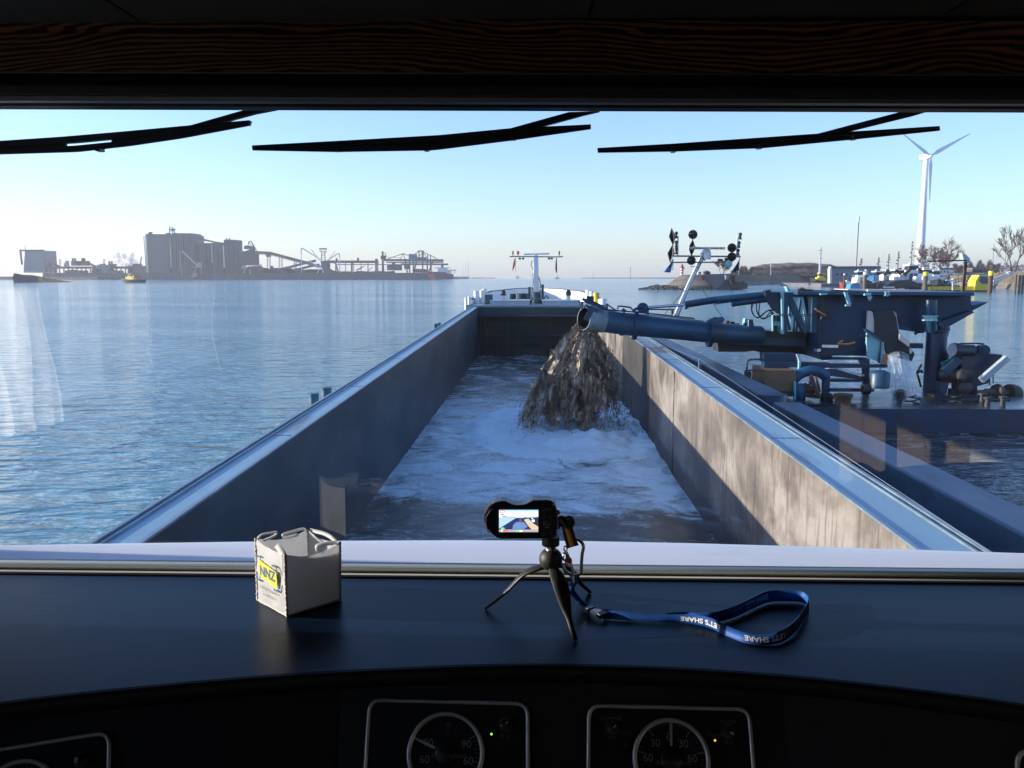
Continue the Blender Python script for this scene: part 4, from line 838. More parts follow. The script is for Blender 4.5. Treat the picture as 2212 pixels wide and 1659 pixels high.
for (tx, ty, w, tops, run, lab) in ((395,452,34,(402,),(410,420,515,468),'shed side'),(640,440,52,(630,650),None,'middle'),(722,440,44,(711,728),(740,425,825,466),'larger twin stack'),(955,466,40,(945,966),None,'small twin stack')):
    t = far('transfer_tower', 'conveyor transfer tower with roof stacks, the %s one'%lab, 'transfer tower', tx*.25, group='transfer towers along the conveyor bridge')
    fp(t, 'house', 'brick', lambda m: m.ppoly([C1(tx-w/2,ty-22),C1(tx+w/2,ty-22),C1(tx+w/2,ty+20),C1(tx-w/2,ty+20)],YS+25,14))
    fp(t, 'stack', 'steel_far', lambda m: [m.pline([C1(s,ty-20),C1(s,ty-46)],YS+30,2.4) for s in tops])
    if run: fp(t, 'sloping_belt', 'brick', lambda m: m.pline([C1(run[0],run[1]),C1(run[2],run[3])],YS+30,3,3))
for (x0,y0,x1,y1,mt,lab,top) in ((835,452,925,540,'pale_clad','pale flat roofed terminal building left of the tug',(862,444,885,452)),(1102,460,1240,525,'brick','reddish flat roofed terminal building beside the tall silo',(1148,442,1200,460)),(790,490,880,560,'silo2','dark low terminal building under the conveyor',(800,484,820,490)),(400,530,500,575,'brick','long low red warehouse behind the coal heap',(430,524,450,530)),(560,500,700,560,'silo2','grey low warehouse under the conveyor stacks',(600,494,640,500)),(930,500,1010,560,'brick','small red store house right of the pale building',(950,494,980,500))):
    t = far('terminal_building', lab, 'building', (x0+x1)/8)
    fp(t, 'wall', mt, lambda m: m.ppoly([C1(x0,y0),C1(x1,y0),C1(x1,y1),C1(x0,y1)],YS+12,25))
    fp(t, 'roof_house', 'silo2', lambda m: m.ppoly([C1(top[0],top[1]),C1(top[2],top[1]),C1(top[2],top[3]),C1(top[0],top[3])],YS+15,12))
t = thing('coal_heap', 'dark smooth coal heap running out into the water', 'coal heap', tuple(G(90,611,0).xy)+(0,))
rows = []
for i in range(15):
    px = 30+ i*7.0; top = [590,591,592.5,593.5,593.8,594,594.5,596,599,603,606,607.5,608.4,609.2,610][i]; bot = 611.6-.08*i
    g = G(px, bot, -.2); Y = g.y; c = P(px, top, Y+25); rows.append([g, (g+c)/2+V(0,-2,R(-.4,.4)), c, V(c.x, c.y+60, -.5)])
m = MB(); m.loft(rows); m.build('heap', M['coal'], t, smooth=180)
t = far('chimney', 'pair of slim pale chimneys far behind the conveyor', 'chimney', 141); fp(t, 'stack', 'pale_clad', lambda m: (m.prect(141,563,145,580,YS+500,10), m.prect(138,568,139.5,580,YS+500,6)))
for x, lab in ((130,'left'),(225,'middle'),(284,'right')):
    t = far('lattice_mast', 'faint thin lattice mast on the left skyline, the %s one'%lab, 'mast', x, group='faint masts on the left skyline'); fp(t, 'mast', 'pale_clad', lambda m: (m.pline([(x-1.5,560),(x-1.5,580)],YS+400,1), m.pline([(x+1.5,560),(x+1.5,580)],YS+400,1), m.pline([(x-1.5,560),(x+1.5,561)],YS+400,1), m.pline([(x-1.5,568),(x+1.5,569)],YS+400,1)))
t = far('lattice_mast', 'faint slanting crane jib beside the tall silo', 'crane', 305); fp(t, 'mast', 'pale_clad', lambda m: m.pline([(302,576),(306,555)],YS+400,2))
m = MB(); rr = random.Random(5)
for i in range(26):
    x = rr.uniform(252,290); y = rr.uniform(548,578); c = P(x,y,YS+700); m.lathe([(.1,-6),(5,-4),(8,0),(5,5),(.1,7)],c+V(0,rr.uniform(-20,20),0),(rr.uniform(-.5,.5),.3,1),8)
tag(m.build('steam_cloud', M['steam'], smooth=180), 'faint white steam cloud rising behind the terminal buildings', 'steam', kind='stuff')

t = far('grain_silo', 'tallest grey silo block with flat roof and pale lit left edge', 'silo', 338)
fp(t, 'block', 'silo', lambda m: m.ppoly([C3(118,292),C3(432,296),C3(450,830),C3(140,830)],YS+8,45))
fp(t, 'side_wall', 'cream', lambda m: m.ppoly([C3(104,292),C3(118,292),C3(146,830),C3(124,830)],YS+6,30))  # cream colour paints the sunlit left face of the grey silo
fp(t, 'ladder_tower', 'silo', lambda m: ([m.pline([C3(85+i*2.4,330+i*27),C3(110+i*2.2,335+i*27)],YS+10,.9) for i in range(18)], m.pline([C3(84,325),C3(122,820)],YS+10,.9)))
fp(t, 'roof_house', 'silo2', lambda m: (m.ppoly([C3(150,270),C3(180,262),C3(170,292),C3(145,292)],YS+15,8), m.ppoly([C3(385,278),C3(430,278),C3(430,296),C3(385,296)],YS+15,8)))
t = far('elevator_tower', 'narrow open elevator tower between the two silo blocks', 'tower', 370)
fp(t, 'lattice', 'steel_far', lambda m: (m.pline([C3(436,200),C3(438,830)],YS+5,1.2), m.pline([C3(478,200),C3(476,830)],YS+5,1.2), m.pline([C3(436,200),C3(478,200)],YS+5,1.2), [m.pline([C3(437,225+i*30),C3(477,240+i*30)],YS+5,.9) for i in range(17)]))
fp(t, 'head', 'blackfar', lambda m: (m.ppoly([C3(445,225),C3(495,218),C3(492,240),C3(448,245)],YS+4,8), m.pline([C3(490,245),C3(515,278)],YS+4,1.5)))
fp(t, 'lit_shaft', 'cream', lambda m: m.ppoly([C3(434,345),C3(444,345),C3(462,750),C3(452,750)],YS+4.5,3))  # sunlight on the shaft painted as a cream strip
t = far('grain_silo', 'ribbed grey silo block right of the elevator tower', 'silo', 397)
fp(t, 'block', 'silo', lambda m: (m.ppoly([C3(470,278),C3(748,283),C3(752,303),C3(783,305),C3(803,830),C3(480,830)],YS+10,40), [m.ppoly([C3(500+i*34,305),C3(518+i*34,305),C3(528+i*32,820),C3(510+i*32,820)],YS+7,5) for i in range(9)]))
t = far('conveyor_bridge', 'sloping roof conveyor between ribbed silo and round silos', 'conveyor', 455)
fp(t, 'gallery', 'brick', lambda m: m.pline([C3(785,340),C3(1050,405),C3(1190,425)],YS+20,2.6,3)); fp(t, 'truss', 'pale_clad', lambda m: (m.pline([C3(790,360),C3(935,395)],YS+20,.6), [m.pline([C3(800+i*28,350+i*7),C3(814+i*28,372+i*6)],YS+20,.5) for i in range(5)]))
for (x0,x1,y0,b0,b1,lab) in ((860,1005,415,872,1016,'left'),(1018,1165,415,1026,1178,'middle'),(1172,1345,372,1190,1358,'taller right')):
    t = far('round_silo', 'dark grey silo of the group of three, the %s one'%lab, 'silo', C3(x0,0)[0]+10, group='three dark silos')
    fp(t, 'block', 'silo2', lambda m: (m.ppoly([C3(x0,y0),C3(x1,y0),C3(b1,830),C3(b0,830)],YS+6,30), m.ppoly([C3(x0+25,y0+15),C3(x0+60,y0+15),C3(b0+62,820),C3(b0+27,820)],YS+4,4), m.ppoly([C3(x0+85,y0+15),C3(x0+120,y0+15),C3(b0+122,820),C3(b0+87,820)],YS+4,4)))
    if x0 > 1100: fp(t, 'roof_plant', 'blackfar', lambda m: (m.ppoly([C3(1172,400),C3(1290,395),C3(1290,380),C3(1200,380)],YS+8,8), m.pline([C3(1212,350),C3(1212,395)],YS+10,2), m.pline([C3(1250,350),C3(1250,395)],YS+10,2), m.pline([C3(1195,372),C3(1290,372)],YS+10,.8)))
    elif x0 > 1000: fp(t, 'lit_edge', 'cream', lambda m: m.ppoly([C3(1157,445),C3(1170,445),C3(1187,755),C3(1172,755)],YS+3,2))  # sunlit edge painted on as a cream strip
    else: fp(t, 'lit_edge', 'cream', lambda m: m.ppoly([C3(1002,440),C3(1008,440),C3(1018,680),C3(1012,680)],YS+3,2))  # cream strip paints the sun along this edge
t = far('marine_elevator', 'spindly unloading tower left of the three dark silos', 'unloader', 428)
fp(t, 'tower', 'steel_far', lambda m: (m.pline([C3(852,430),C3(860,600)],YS+2,1.6), m.pline([C3(905,430),C3(905,600)],YS+2,1.2), m.pline([C3(815,430),C3(930,425)],YS+2,1.6), [m.pline([C3(855,450+i*25),C3(905,465+i*25)],YS+2,.8) for i in range(6)], m.pline([C3(825,430),C3(825,485),C3(858,485)],YS+2,.9)))
fp(t, 'machine_house', 'blackfar', lambda m: m.ppoly([C3(850,610),C3(885,580),C3(935,600),C3(945,635),C3(900,680),C3(855,660)],YS+1,6))
t = far('quay_crane', 'orange quay crane with slender white jib before the dark silos', 'crane', 416)
fp(t, 'cab', 'crane_tan', lambda m: m.ppoly([C3(806,675),C3(858,675),C3(860,740),C3(808,740)],YS-6,7)); fp(t, 'jib', 'white_far', lambda m: m.pline([C3(605,520),C3(825,735)],YS-6,1.1)); fp(t, 'hoist_rope', 'crane_tan', lambda m: m.pline([C3(573,520),C3(605,860)],YS-6,.9))
fp(t, 'leg', 'crane_tan', lambda m: (m.pline([C3(800,755),C3(775,825)],YS-6,1.6), m.pline([C3(868,745),C3(872,840)],YS-6,1.6), m.pline([C3(750,742),C3(880,742)],YS-6,1.6)))
t = far('lighter', 'small tan barge hull moored under the orange crane', 'barge', 418, YS-15); fp(t, 'hull', 'crane_tan', lambda m: m.ppoly([C3(690,868),C3(750,862),C3(752,828),C3(812,826),C3(806,866),C3(780,880)],YS-15,6))
t = far('hopper_building', 'dark blue hopper building with ship loader machinery on its roof', 'building', 533)
fp(t, 'block', 'silo2', lambda m: m.ppoly([C3(1380,525),C3(1590,525),C3(1596,720),C3(1395,720)],YS+4,25)); fp(t, 'machine_house', 'steel_far', lambda m: (m.ppoly([C3(1448,460),C3(1480,445),C3(1555,455),C3(1562,500),C3(1450,497)],YS+2,12), m.ppoly([C3(1475,520),C3(1590,480),C3(1590,720),C3(1560,720),C3(1560,550),C3(1475,550)],YS+1,6)))
fp(t, 'jib_frame', 'steel_far', lambda m: (m.pline([C3(1510,440),C3(1518,398),C3(1553,395),C3(1590,490)],YS+2,1.5), m.pline([C3(1553,395),C3(1625,525)],YS+2,1), m.pline([C3(1520,405),C3(1555,450)],YS+2,.8)))
fp(t, 'annex', 'silo2', lambda m: (m.ppoly([C3(1500,735),C3(1640,725),C3(1690,780),C3(1690,830),C3(1380,830),C3(1380,780)],YS+2,20), m.pline([C3(1640,740),C3(1690,705)],YS+2,1.5)))
t = far('quay_crane', 'small orange crane portal under the hopper building', 'crane', 525); fp(t, 'cab', 'crane_tan', lambda m: m.ppoly([C3(1418,722),C3(1460,722),C3(1460,755),C3(1418,755)],YS-6,6)); fp(t, 'leg', 'crane_tan', lambda m: (m.pline([C3(1466,765),C3(1442,828)],YS-6,1.6), m.pline([C3(1535,780),C3(1538,840)],YS-6,1.4), m.pline([C3(1418,757),C3(1500,757)],YS-6,1.4)))
t = far('conveyor_bridge', 'long downward conveyor on tall trestles right of the hopper building', 'conveyor', 620)
fp(t, 'gallery', 'brick', lambda m: m.pline([C2(40,345),C2(170,350),C2(480,432),C2(610,470)],YS+8,3.6,5)); fp(t, 'truss', 'pale_clad', lambda m: m.pline([C2(45,364),C2(165,366),C2(470,445)],YS+8,.7))
for x,y,w in ((150,380,24),(252,395,26),(384,430,16)): fp(t, 'trestle', 'steel_far', lambda m: (m.pline([C2(x,y-10),C2(x,520)],YS+8,1), m.pline([C2(x+w,y-10),C2(x+w,520)],YS+8,1), [m.pline([C2(x,y+k*22),C2(x+w,y+22+k*22)],YS+8,.6) for k in range(4)]))
fp(t, 'transfer_house', 'steel_far', lambda m: (m.ppoly([C2(137,350),C2(172,350),C2(172,383),C2(137,383)],YS+5,8), m.ppoly([C2(165,490),C2(205,488),C2(205,500),C2(190,465),C2(178,460),C2(172,485)],YS+5,8)))
for pts, lab in (([(210,505),(470,440),(570,415)],'the upper one'),([(380,500),(560,455),(600,452)],'the lower one')):
    t = far('stacker_conveyor', 'inclined conveyor climbing to the star crane, %s'%lab, 'conveyor', 650, group='inclined conveyors at the star crane'); fp(t, 'gallery', 'steel_far', lambda m: m.pline([C2(*p) for p in pts],YS+12,3,4))
t = thing('ore_heap', 'long low dark ore heaps behind the quay under the conveyors', 'ore heap', (P(620,604,YS).x,YS+20,0))
rows = []
for i in range(40):
    px = 540+i*8; h = 582+4*noise.noise(V(i*.45,1,0))+(4 if i > 22 else 0)-(3 if i < 12 else 0); a = P(px,597,YS+14); b = P(px,h,YS+22); rows.append([a,b,V(b.x,b.y+25,zq)])
m = MB(); m.loft(rows); m.build('heap', M['coal'], t, smooth=40)
t = far('star_crane', 'floating grain elevator with two drooping booms and capped lattice tower', 'crane', 697)
fp(t, 'tower', 'steel_far', lambda m: (m.pline([C2(622,330),C2(615,420)],YS+2,1.2), m.pline([C2(645,330),C2(652,420)],YS+2,1.2), [m.pline([C2(618,350+i*18),C2(650,360+i*18)],YS+2,.7) for i in range(4)], m.ppoly([C2(610,420),C2(660,415),C2(675,440),C2(668,480),C2(690,500),C2(735,505),C2(735,530),C2(625,530)],YS,8)))
fp(t, 'head', 'steel_far', lambda m: (m.pline([C2(600,314),C2(662,314)],YS+2,2.4), m.pline([C2(606,330),C2(658,345)],YS+2,.9), m.pline([C2(603,314),C2(608,345)],YS+2,.8), m.pline([C2(660,314),C2(655,345)],YS+2,.8)))
fp(t, 'boom', 'white_far', lambda m: (m.pline([C2(442,345),C2(443,312),C2(452,308),C2(575,385),C2(620,420)],YS-1,1.7), m.pline([C2(530,320),C2(580,385)],YS-1,1.2), m.pline([C2(443,345),C2(446,520)],YS-1,.9)))
fp(t, 'boom', 'white_far', lambda m: (m.pline([C2(662,418),C2(760,355),C2(772,358),C2(775,390)],YS-1,1.7), m.pline([C2(735,335),C2(690,395)],YS-1,1), m.pline([C2(776,390),C2(778,520)],YS-1,.9)))
fp(t, 'chute', 'white_far', lambda m: (m.pline([C2(505,415),C2(630,490)],YS-2,1.5), m.pline([C2(600,490),C2(578,530)],YS-2,1.2), m.pline([C2(628,500),C2(636,540)],YS-2,1.3), m.pline([C2(570,490),C2(610,490)],YS-2,1)))
t = far('pier_conveyor', 'level conveyor gallery on posts right of the star crane', 'conveyor', 760)
fp(t, 'gallery', 'brick', lambda m: (m.pline([C2(665,425),C2(1110,427)],YS+6,3,4.5), m.pline([C2(745,450),C2(1180,450)],YS+6,1.5,1.5)))
fp(t, 'post', 'steel_far', lambda m: [m.pline([C2(x,425),C2(x,540)],YS+6,w) for x,w in ((690,1),(742,2),(775,1),(825,1),(880,2.5),(895,1),(960,1),(1020,1.4),(1090,3),(1105,1.5),(1145,2))])
fp(t, 'roof_vent', 'blackfar', lambda m: [m.ppoly([C2(x-w,y),C2(x+w,y),C2(x+w,425),C2(x-w,425)],YS+5,6) for x,y,w in ((745,395,5),(930,392,6),(1090,400,9),(880,440,8),(728,440,14))])
fp(t, 'brace', 'steel_far', lambda m: (m.pline([C2(915,500),C2(970,470)],YS+5,1), m.pline([C2(925,505),C2(990,460)],YS+5,1), m.pline([C2(1060,470),C2(1020,505)],YS+5,1), m.pline([C2(740,440),C2(765,520)],YS+5,2), m.pline([C2(690,440),C2(680,520)],YS+5,2)))
t = far('slim_tower', 'slim dark tower at the left end of the blue crane', 'tower', 826); fp(t, 'shaft', 'blackfar', lambda m: (m.ppoly([C2(1138,335),C2(1150,335),C2(1158,540),C2(1140,540)],YS+2,4), m.ppoly([C2(1128,375),C2(1168,370),C2(1170,405),C2(1130,405)],YS+1,7), m.pline([C2(1150,350),C2(1170,350),C2(1178,385)],YS+1,1)))
t = far('unloading_bridge', 'wide blue ship unloading bridge crane with raised lattice frames', 'crane', 890)
fp(t, 'boom', 'steel_far', lambda m: (m.pline([C2(1160,412),C2(1672,414)],YS-4,3.4,4), m.pline([C2(1180,432),C2(1670,430)],YS-2,2), m.pline([C2(1305,447),C2(1712,448)],YS-8,3,3)))
fp(t, 'machine_house', 'crane_blue', lambda m: (m.ppoly([C2(1372,357),C2(1440,360),C2(1440,415),C2(1372,415)],YS-6,10), m.ppoly([C2(1440,385),C2(1520,385),C2(1520,410),C2(1440,410)],YS-5,8)))
fp(t, 'leg', 'brick', lambda m: [m.pline([C2(a,400),C2(b,525)],YS-3,2.2) for a,b in ((1380,1380),(1415,1412),(1493,1493),(1530,1535),(1560,1566),(1340,1360),(1450,1410),(1590,1540))])
fp(t, 'stay', 'steel_far', lambda m: (m.pline([C2(1178,405),C2(1325,355),C2(1370,372)],YS-3,1.2), m.pline([C2(1325,355),C2(1298,405)],YS-3,1), m.pline([C2(1325,355),C2(1340,405)],YS-3,1), m.pline([C2(1170,383),C2(1310,395)],YS-3,.6), m.pline([C2(1425,357),C2(1460,333),C2(1500,340),C2(1535,362),C2(1560,370),C2(1640,412)],YS-3,1.2), m.pline([C2(1460,333),C2(1462,410)],YS-3,1.6), m.pline([C2(1493,335),C2(1493,410)],YS-3,3), m.pline([C2(1535,355),C2(1535,410)],YS-3,1.6), m.pline([C2(1560,365),C2(1560,410)],YS-3,1.4), m.pline([C2(1440,410),C2(1493,340)],YS-3,1), m.pline([C2(1493,340),C2(1540,410)],YS-3,1), m.pline([C2(1450,332),C2(1505,332)],YS-3,1.2)))
fp(t, 'hopper', 'silo2', lambda m: (m.ppoly([C2(1184,447),C2(1300,447),C2(1300,500),C2(1184,500)],YS-3,18), m.ppoly([C2(1330,455),C2(1375,455),C2(1370,490),C2(1335,490)],YS-2,8), m.ppoly([C2(1410,485),C2(1530,490),C2(1530,520),C2(1410,520)],YS-2,8), m.ppoly([C2(1226,430),C2(1250,430),C2(1250,447),C2(1226,447)],YS-3,8)))
t = far('bulk_carrier', 'grey bulk carrier ship with white deckhouse moored by the unloading bridge', 'ship', 955)
fp(t, 'hull', 'blackfar', lambda m: (m.ppoly([C2(1535,510),C2(1690,515),C2(1690,578),C2(1605,578),C2(1555,560)],YS-10,30), m.ppoly([C2(1690,525),C2(1752,535),C2(1750,578),C2(1690,578)],YS-6,20))); fp(t, 'bow', 'red', lambda m: m.ppoly([C2(1535,525),C2(1595,535),C2(1602,572),C2(1570,568),C2(1540,552)],YS-11,1))
fp(t, 'deckhouse', 'white_far', lambda m: (m.ppoly([C2(1625,478),C2(1700,478),C2(1705,520),C2(1620,515)],YS-8,15), m.ppoly([C2(1592,474),C2(1728,474),C2(1728,482),C2(1592,482)],YS-9,6), m.ppoly([C2(1705,495),C2(1735,495),C2(1738,530),C2(1702,525)],YS-7,10))); fp(t, 'mast', 'steel_far', lambda m: (m.pline([C2(1662,455),C2(1662,475)],YS-8,4), m.pline([C2(1735,497),C2(1780,498)],YS-8,1.4), m.pline([C2(1768,498),C2(1768,528)],YS-8,1)))
m = MB(); rows = []
for i in range(20):
    px = 962+i*5.5; Y = 3000; rows.append([G(px,601.6,0)*1, V(P(px,600-(3.2 if i<6 else 1.0)*abs(noise.noise(V(i*.4,2,0)))-(2 if i<4 else 0.3),Y).x, Y+30, max(.5,P(px,600-(5 if 2<i<6 else 2.)*abs(noise.noise(V(i*.4,2,0))),Y).z)), V(P(px,600,Y).x,Y+200,0)])
m.loft(rows); tag(m.build('far_headland', M['dune']), None, None, kind='structure')
def turbine(name, label, hx, hy, by, Y, blades, tw0, tw1, group=None, yaw=-20, detail=False):
    h = P(hx,hy,Y); b = P(hx,by,Y); b.x = h.x; t = thing(name, label, 'wind turbine', (h.x,Y,b.z), group)
    r0 = tw0/F*Y/2; r1 = tw1/F*Y/2; m = MB(); m.lathe([(r1,b.z),(r0*1.1,b.z+(h.z-b.z)*.7),(r0,h.z-.5)],(h.x,Y,0),n=20); m.build('tower', M['turb'], t, smooth=50)
    f = V(sin(radians(yaw)),-cos(radians(yaw)),0); m = MB(); nl = r0*2.6
    m.obox(h-f*nl*.2+V(0,0,r0*.4),(r0*1.7,nl*2,r0*1.9),(0,0,radians(yaw))); na = m.build('nacelle', M['turb'], t, bevel=r0*.3 if detail else 0)
    hub = h+f*nl*.95+V(0,0,r0*.4); m = MB(); m.lathe([(r0*.75,-r0*.6),(r0*.85,0),(r0*.6,r0*.6),(.05,r0*.95)],hub,f,14); m.build('hub', M['turb'], t, smooth=60)
    sx = V(cos(radians(yaw)),sin(radians(yaw)),0)
    for (dx, dy) in blades:
        d = V(dx,0,-dy)/F*Y; L = d.length; d = (sx*d.x+V(0,0,d.z)).normalized(); c = d.cross(f).normalized(); m = MB(); rows = []
        for s, w, tk in ((0,.028,.028),(.06,.03,.028),(.18,.075,.022),(.3,.068,.016),(.6,.042,.010),(.9,.022,.005),(1,.004,.002)):
            o = hub+d*L*s; off = -c*w*L*.15; rows.append([o+off+c*w*L*.6,o+off+f*tk*L*.5,o+off-c*w*L*.5,o+off-f*tk*L*.5])
        m.loft(rows, True); m.build('blade', M['turb'], t, smooth=50)
    return t
turbine('wind_turbine', 'big white wind turbine towering over the harbour at right', 2001, 341, 600, 560, [(-75,-46),(93,-49),(4,94)], 10.5, 20, yaw=14, detail=True)
for i,(x,hy,bl) in enumerate(((1000,566,7),(1006,564,8),(1012,569,7),(990,573,5))):
    turbine('wind_turbine', ['pale far wind turbine on the horizon, leftmost of the close three','pale far wind turbine on the horizon, tallest of the close three','pale far wind turbine on the horizon, rightmost of the close three','very faint far wind turbine standing apart to the left'][i], x, hy, 599, 3300, [(bl*cos(a),bl*sin(a)) for a in (.5+i,.5+i+2.09,.5+i+4.19)], .9, 1.3, 'far wind turbines on the horizon')
for px,w,y,lab in ((1401,13,600,'small white ship on the horizon right of the bow mast'),(1240,7,600,'')):
    pass
def ship(label, px, py, wpx, Y):
    t = far('ship', label, 'ship', px, Y); s = wpx
    fp(t, 'hull', 'pale_clad', lambda m: m.ppoly([(px-s/2,py-2),(px+s/2,py-2),(px+s*.45,py),(px-s*.45,py)],Y,15)); fp(t, 'deckhouse', 'white_far', lambda m: (m.ppoly([(px-s*.25,py-4.5),(px+s*.2,py-4.5),(px+s*.25,py-2),(px-s*.3,py-2)],Y+2,8), m.ppoly([(px-s*.1,py-6.5),(px+s*.05,py-6.5),(px+s*.1,py-4.5),(px-s*.15,py-4.5)],Y+3,5), m.pline([(px,py-8),(px,py-5)],Y+4,1)))
ship('small white ship on the horizon just right of the bow mast', 1204, 602, 11, 2200); ship('faint hazy ship on the horizon left of the bow mast', 1118, 601, 8, 3000)
m = MB(); a = G(1258,601.4,0); b = G(1480,601.6,0); m.hexa([a,b,b+V(0,30,0),a+V(0,30,0),a+V(0,0,2.2),b+V(0,0,3.2),b+V(0,30,3.2),a+V(0,30,2.2)])
tag(m.build('breakwater', M['rock']), 'thin dark breakwater lying on the horizon', 'breakwater')
for x,y0,w,lab in ((1280.5,590.5,2.0,'shorter striped light beacon on the far breakwater'),(1361,578,2.6,'taller striped light beacon on the far breakwater')):
    Y = a.y+15; t = thing('light_beacon', lab, 'beacon', (P(x,600,Y).x,Y,2), 'striped beacons on the breakwater'); zb_ = 2.2; zt_ = P(x,y0,Y).z; r = w/F*Y/2; n = 7
    for k in range(n):
        m = MB(); m.lathe([(r,zb_+(zt_-zb_)*k/n),(r,zb_+(zt_-zb_)*(k+1)/n)],(P(x,600,Y).x,Y,0),n=10); m.build('band', M['white_far' if k%2 else 'teal_dark'], t)
    m = MB(); m.lathe([(r*1.4,zt_),(r*1.4,zt_+1)],(P(x,600,Y).x,Y,0),n=10); m.build('lantern', M['white_far'], t)

# ------------------------------------------------------------------ tugs and small craft
def craft(name, label, cat, px, py, Lm, Bm, head, hull='blackfar', house='white', top='white', Y=None, mast=7, funnel=None, hh=2.2, sup=1.0, group=None, tyre=True):
    g = G(px,py,0) if Y is None else V(P(px,py,Y).x,Y,0)
    t = thing(name, label, cat, g, group); ca, sa = cos(head), sin(head)
    def T(x, y, z): return g+V(x*ca-y*sa, x*sa+y*ca, z)
    rows = []
    for x, wd, zz in ((-.5,.40,.8),(-.42,.48,.75),(0,.5,.78),(.25,.46,.95),(.4,.30,1.25),(.5,.03,1.55)):
        rows.append([T(x*Lm-.04*Lm*(x>.3),-wd*Bm*.75,-.3),T(x*Lm,-wd*Bm,hh*zz),T(x*Lm,0,hh*zz+.02),T(x*Lm,wd*Bm,hh*zz),T(x*Lm-.04*Lm*(x>.3),wd*Bm*.75,-.3)])
    m = MB(); m.loft(rows); m.add(rows[0], [(0,1,2,3,4)]); h = m.build('hull', M[hull], t, smooth=30)
    m = MB()
    for a, b in zip(rows, rows[1:]):
        for k in (1, 3): m.bar(a[k],b[k],.35,.3)
    m.build('rubbing_strake', M['rubber'], h)
    def blk(nm, mat, x0, x1, w, z0, z1, slope=0, bev=.1):
        m = MB(); m.hexa([T(x0,-w,z0),T(x1,-w,z0),T(x1,w,z0),T(x0,w,z0),T(x0+slope*.3,-w*.92,z1),T(x1-slope,-w*.92,z1),T(x1-slope,w*.92,z1),T(x0+slope*.3,w*.92,z1)]); return m.build(nm, M[mat], t)
    d = hh*.8; blk('deckhouse', house, -Lm*.12, Lm*.24, Bm*.34, d, d+2.3*sup); wz = d+2.3*sup
    w = blk('wheelhouse', top, -Lm*.02, Lm*.16, Bm*.24, wz, wz+.9*sup, .1); blk('window_band', 'glass_dark', -Lm*.02+.03, Lm*.16-.08, Bm*.235, wz+.9*sup, wz+1.9*sup, .2); blk('wheelhouse_roof', top, -Lm*.05, Lm*.17, Bm*.27, wz+1.9*sup, wz+2.3*sup)
    rz = wz+2.3*sup; m = MB(); m.bar(T(Lm*.05,0,rz),T(Lm*.03,0,rz+mast),.22)
    for k in (.3,.5,.65,.8,.95): m.bar(T(Lm*.04,-.9*(1.2-k),rz+mast*k),T(Lm*.04,.9*(1.2-k),rz+mast*k),.14); m.obox(T(Lm*.04,.7*(1.2-k)*(1 if k>.5 else -1),rz+mast*k+.2),(.4,.4,.5))
    m.build('mast', M['steel_far'], t)
    m = MB()
    for x0_, x1_ in ((-.42,-.14),(.25,.42)):
        for sd in (-1, 1):
            for k in range(5): q = x0_+(x1_-x0_)*k/4; m.bar(T(q*Lm,sd*Bm*.36,hh*.8),T(q*Lm,sd*Bm*.36,hh*.8+1.0),.09)
            m.bar(T(x0_*Lm,sd*Bm*.36,hh*.8+1.0),T(x1_*Lm,sd*Bm*.36,hh*.8+1.0),.09)
    for q in (-.10,0,.10): m.bar(T(q*Lm,-Bm*.3,d+2.3*sup),T(q*Lm,-Bm*.3,d+3.2*sup),.1); m.bar(T(q*Lm,Bm*.3,d+2.3*sup),T(q*Lm,Bm*.3,d+3.2*sup),.1)
    m.build('railing', M['white_far'], t)
    m = MB()
    for s in (-1, 1): m.lathe([(.1,-.4),(.42,-.2),(.45,.1),(.1,.4)],T(Lm*.12,s*Bm*.2,rz+.3),n=10)
    each(m, 'search_light', M['white'], t, smooth=60)
    if funnel:
        for s in (-1,1):
            m = MB(); m.obox(T(-Lm*.16,s*Bm*.28,d+1.9*sup),(1.6,1.2,3.8*sup),(0,0,head)); m.build('funnel', M[funnel], t)
    if tyre:
        m = MB()
        for k in range(5): m.lathe([(.25,-.15),(.55,-.12),(.55,.12),(.25,.15)],T(Lm*(-.35+.16*k),-Bm*.5,hh*.45),(-sa*0+0,1,0),10)
        each(m, 'fender_tyre', M['rubber'], t, smooth=40)
    return t
craft('tugboat', 'yellow tugboat with black hull steaming across the left water', 'tug', 287, 610.6, 23, 9, radians(162), 'blackfar', 'yellow', 'yellow', mast=4.0, funnel='orange', hh=3.3, sup=1.05)
m = MB()
g = G(264,611,0); 
for i in range(40): a = R(0,1); m.lathe([(.1,-.2),(.6,0),(.1,.5)],g+V(-a*4+R(-.5,3),R(-2,2),.1),n=6)
tag(m.build('bow_wave', M['white_far']), 'white bow wave at the tugboat stem', 'foam', kind='stuff')

# ------------------------------------------------------------------ right shore: jetty head, dyke, dunes
def C7(x, y): return (1780+x*.1953, 459+y*.1953)
def CG(x, y): return (1782.2+x*.10987, 513.1+y*.10987)
gm = G(1500,626.5,0); YJ = gm.y
jt = thing('jetty_head', 'rounded stone dam head with rock skirt at the harbour mouth', 'jetty', (gm.x,YJ,0))
cx = P(1505,626,YJ+17).x; sc = YJ/F
rows = []
prof = [(100,-.5),(73,3.2*1.0),(60,4.4),(38,34*sc*1.0+.2),(36,35*sc+.2)]
def head_rows(rad_z, n=44, a0=-pi*1.02, a1=.12):
    out = []
    for i in range(n+1):
        a = a0+(a1-a0)*i/n; out.append([V(cx+rr*sc*cos(a)*(1.0), YJ+17+rr*sc*sin(a)*.8*(1 if rr<80 else .8), z+.12*noise.noise(V(rr,i*.7,0))) for rr, z in rad_z])
    return out
m = MB(); m.loft(head_rows([(86,-.4),(73,1.6),(62,2.4),(40,5.3),(36,5.7),(5,5.9)])); m.build('slope', M['sand'], jt, smooth=50)
rr_ = random.Random(9); m = MB()
